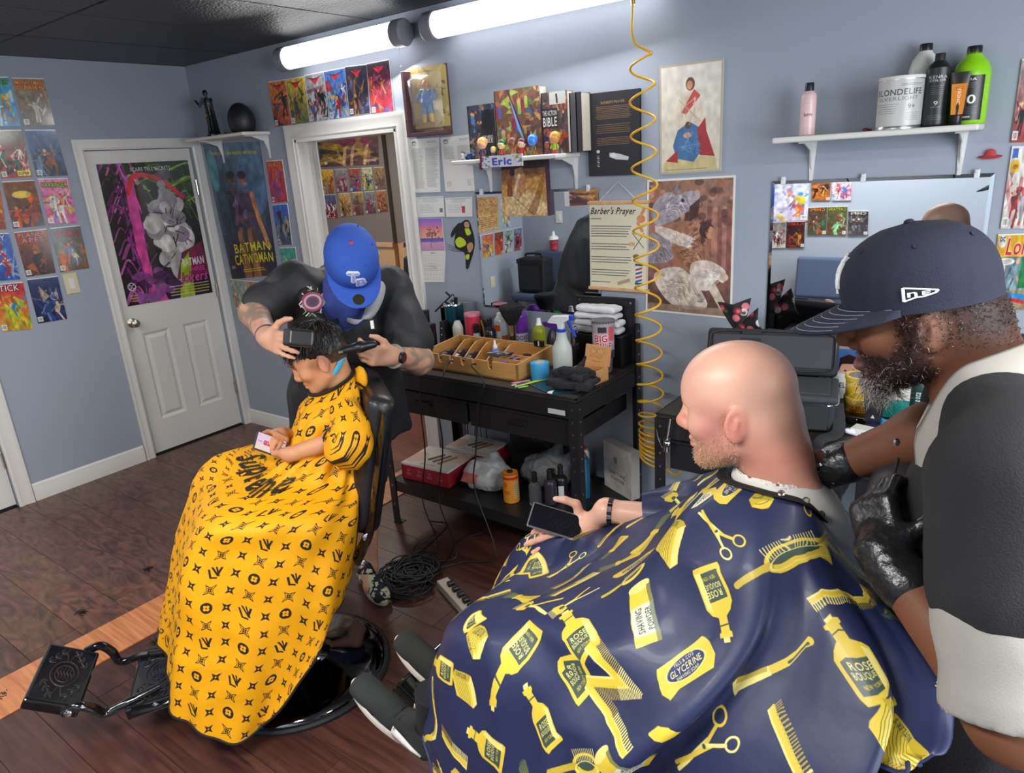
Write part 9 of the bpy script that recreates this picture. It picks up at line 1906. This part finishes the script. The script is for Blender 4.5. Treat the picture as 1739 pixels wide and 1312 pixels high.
M_flw=mat('floral_canvas','8a8878',.8);nt=M_flw.node_tree;tc=nt.nodes.new('ShaderNodeTexCoord');nz=nt.nodes.new('ShaderNodeTexNoise');nz.inputs['Scale'].default_value=34;cr_=nt.nodes.new('ShaderNodeValToRGB');cr_.color_ramp.interpolation='CONSTANT';cr_.color_ramp.elements[0].color=(*lin('1d2430'),1);cr_.color_ramp.elements[1].position=.53;cr_.color_ramp.elements[1].color=(*lin('cdc6a6'),1);nt.links.new(tc.outputs['Object'],nz.inputs['Vector']);nt.links.new(nz.outputs['Fac'],cr_.inputs['Fac']);nt.links.new(cr_.outputs['Color'],nt.nodes['Principled BSDF'].inputs['Base Color'])
M_cream=mat('cream_rubber','cfc8ae',.6);t1_,h1_=on(655,1030,2,0),on(606,963,2,0);dsh=nrm(t1_-h1_);shoe(bb,t1_-bp_+[0,0,.002],t1_-bp_-dsh*.29+[0,0,.002],(0,0,1),M_flw,M_cream,'left canvas shoe with dark and cream blotches');shoe(bb,rf+Fb*.19-[0,0,.068],rf-Fb*.1-[0,0,.068],(0,0,1),M_flw,M_cream,'right canvas shoe behind the chair')
M_bcap=mat('blue_cap_cloth','3158b4',.8,bump=.2,bscale=500);cp,pt,R_=ball_cap(bb,P(-.014,0,.042),Bb,.117*kb,.095*kb,.115*kb,M_bcap,None,.08,button=mat('cap_button_red','c83a50',.7))
red_=mat('red_embroidery','b8384a',.7);LT=np.concatenate([unit_text('T',1,-.5,.2,-.05,.5),unit_text('B',1,-.05,.5,-.5,.12)]);cap_logo(pt,np.concatenate([LT*1.06+[dx,dy]for dx,dy in((.05,0),(-.05,0),(0,.06),(0,-.06))]),0,.43,.66,.46,.0025).build('letter_edge',M_wt,cp,smooth=0,fix=False);cap_logo(pt,LT,0,.43,.66,.46,.0042).build('letters',mat('cap_letter_blue','8a9ad0',.7),cp,smooth=0,fix=False)
bc_=(np.array(R_[3][14])+np.array(R_[4][14]))/2;bn=nrm(np.cross(np.array(R_[4][14])-np.array(R_[3][14]),np.array(R_[3][16])-np.array(R_[3][12])));bn=bn if bn@Bb[:,2]>0 else-bn;MB().lathe([(.021,0),(.021,.001),(.016,.0012),(0,.0012)],bc_+bn*.003,bn,24).build('brim_sticker',mat('dark_gold_sticker','3d3a22',.3,.4,var=.3,vscale=120),cp)
for s,m in((1,M_wt),(-1,M_wt)):cap_logo(pt,unit_text('N',1,-.5,.5,-.5,.5),s*PI/2,.17,.2,.14,.002).build('side_patch',m,cp,smooth=0,fix=False)
MB().tube([ra_[2]-nrm(ra_[2]-ra_[1])*.03+basis(ra_[2]-ra_[1])@np.array([.037*math.cos(a),.037*math.sin(a),0])for a in np.linspace(0,2*PI,25)[:-1]],.0035,6,closed=True).build('wrist_band',mat('purple_band','5a3a68',.6),bb)
wn=nrm(la_[2]-la_[1]);Bw=basis(wn);wq=la_[2]-wn*.018;wt=bpy.data.objects.new('watch',None);link(wt,bb);MB().tube([wq+Bw@np.array([.037*math.cos(a),.037*math.sin(a),0])for a in np.linspace(0,2*PI,25)[:-1]],.009,8,closed=True,flat=.3).build('strap',mat('grey_strap','8a8a80',.6),wt)
dv=nrm(CAM_C-bp_-wq);dv=nrm(dv-wn*(dv@wn));MB().lathe([(.021,0),(.022,.006),(.018,.011),(0,.0115)],wq+dv*.034,dv,22).build('watch_case',M_blk,wt);MB().lathe([(.015,0),(0,.0006)],wq+dv*.0456,dv,20).build('watch_face',mat('watch_red','5a2a28',.3),wt)
cA=at(512,574,2.235);t=thing('hair_clipper','black boxy clipper in the barber hand above the boy forehead','clipper',cA);Bx=basis(nrm(CAM_C-cA+[0,0,.4]),(0,0,1));Bx=Bx@rotz(-.22)
MB().box((0,0,0),(.078,.055,.03),Bx).build('housing',M_blk,t,smooth=0,bevel=.009,bseg=3);MB().box(Bx@np.array([-.045,0,0]),(.02,.05,.024),Bx).build('blade_guard',M_blkm,t,smooth=0,bevel=.004)
cB=at(606,590,2.42);t=clipper('black and chrome clipper at the boy nape in the barber left hand',cB,at(588,598,2.42)-at(640,588,2.45),M_blk,M_chrome,.13,None,.018)
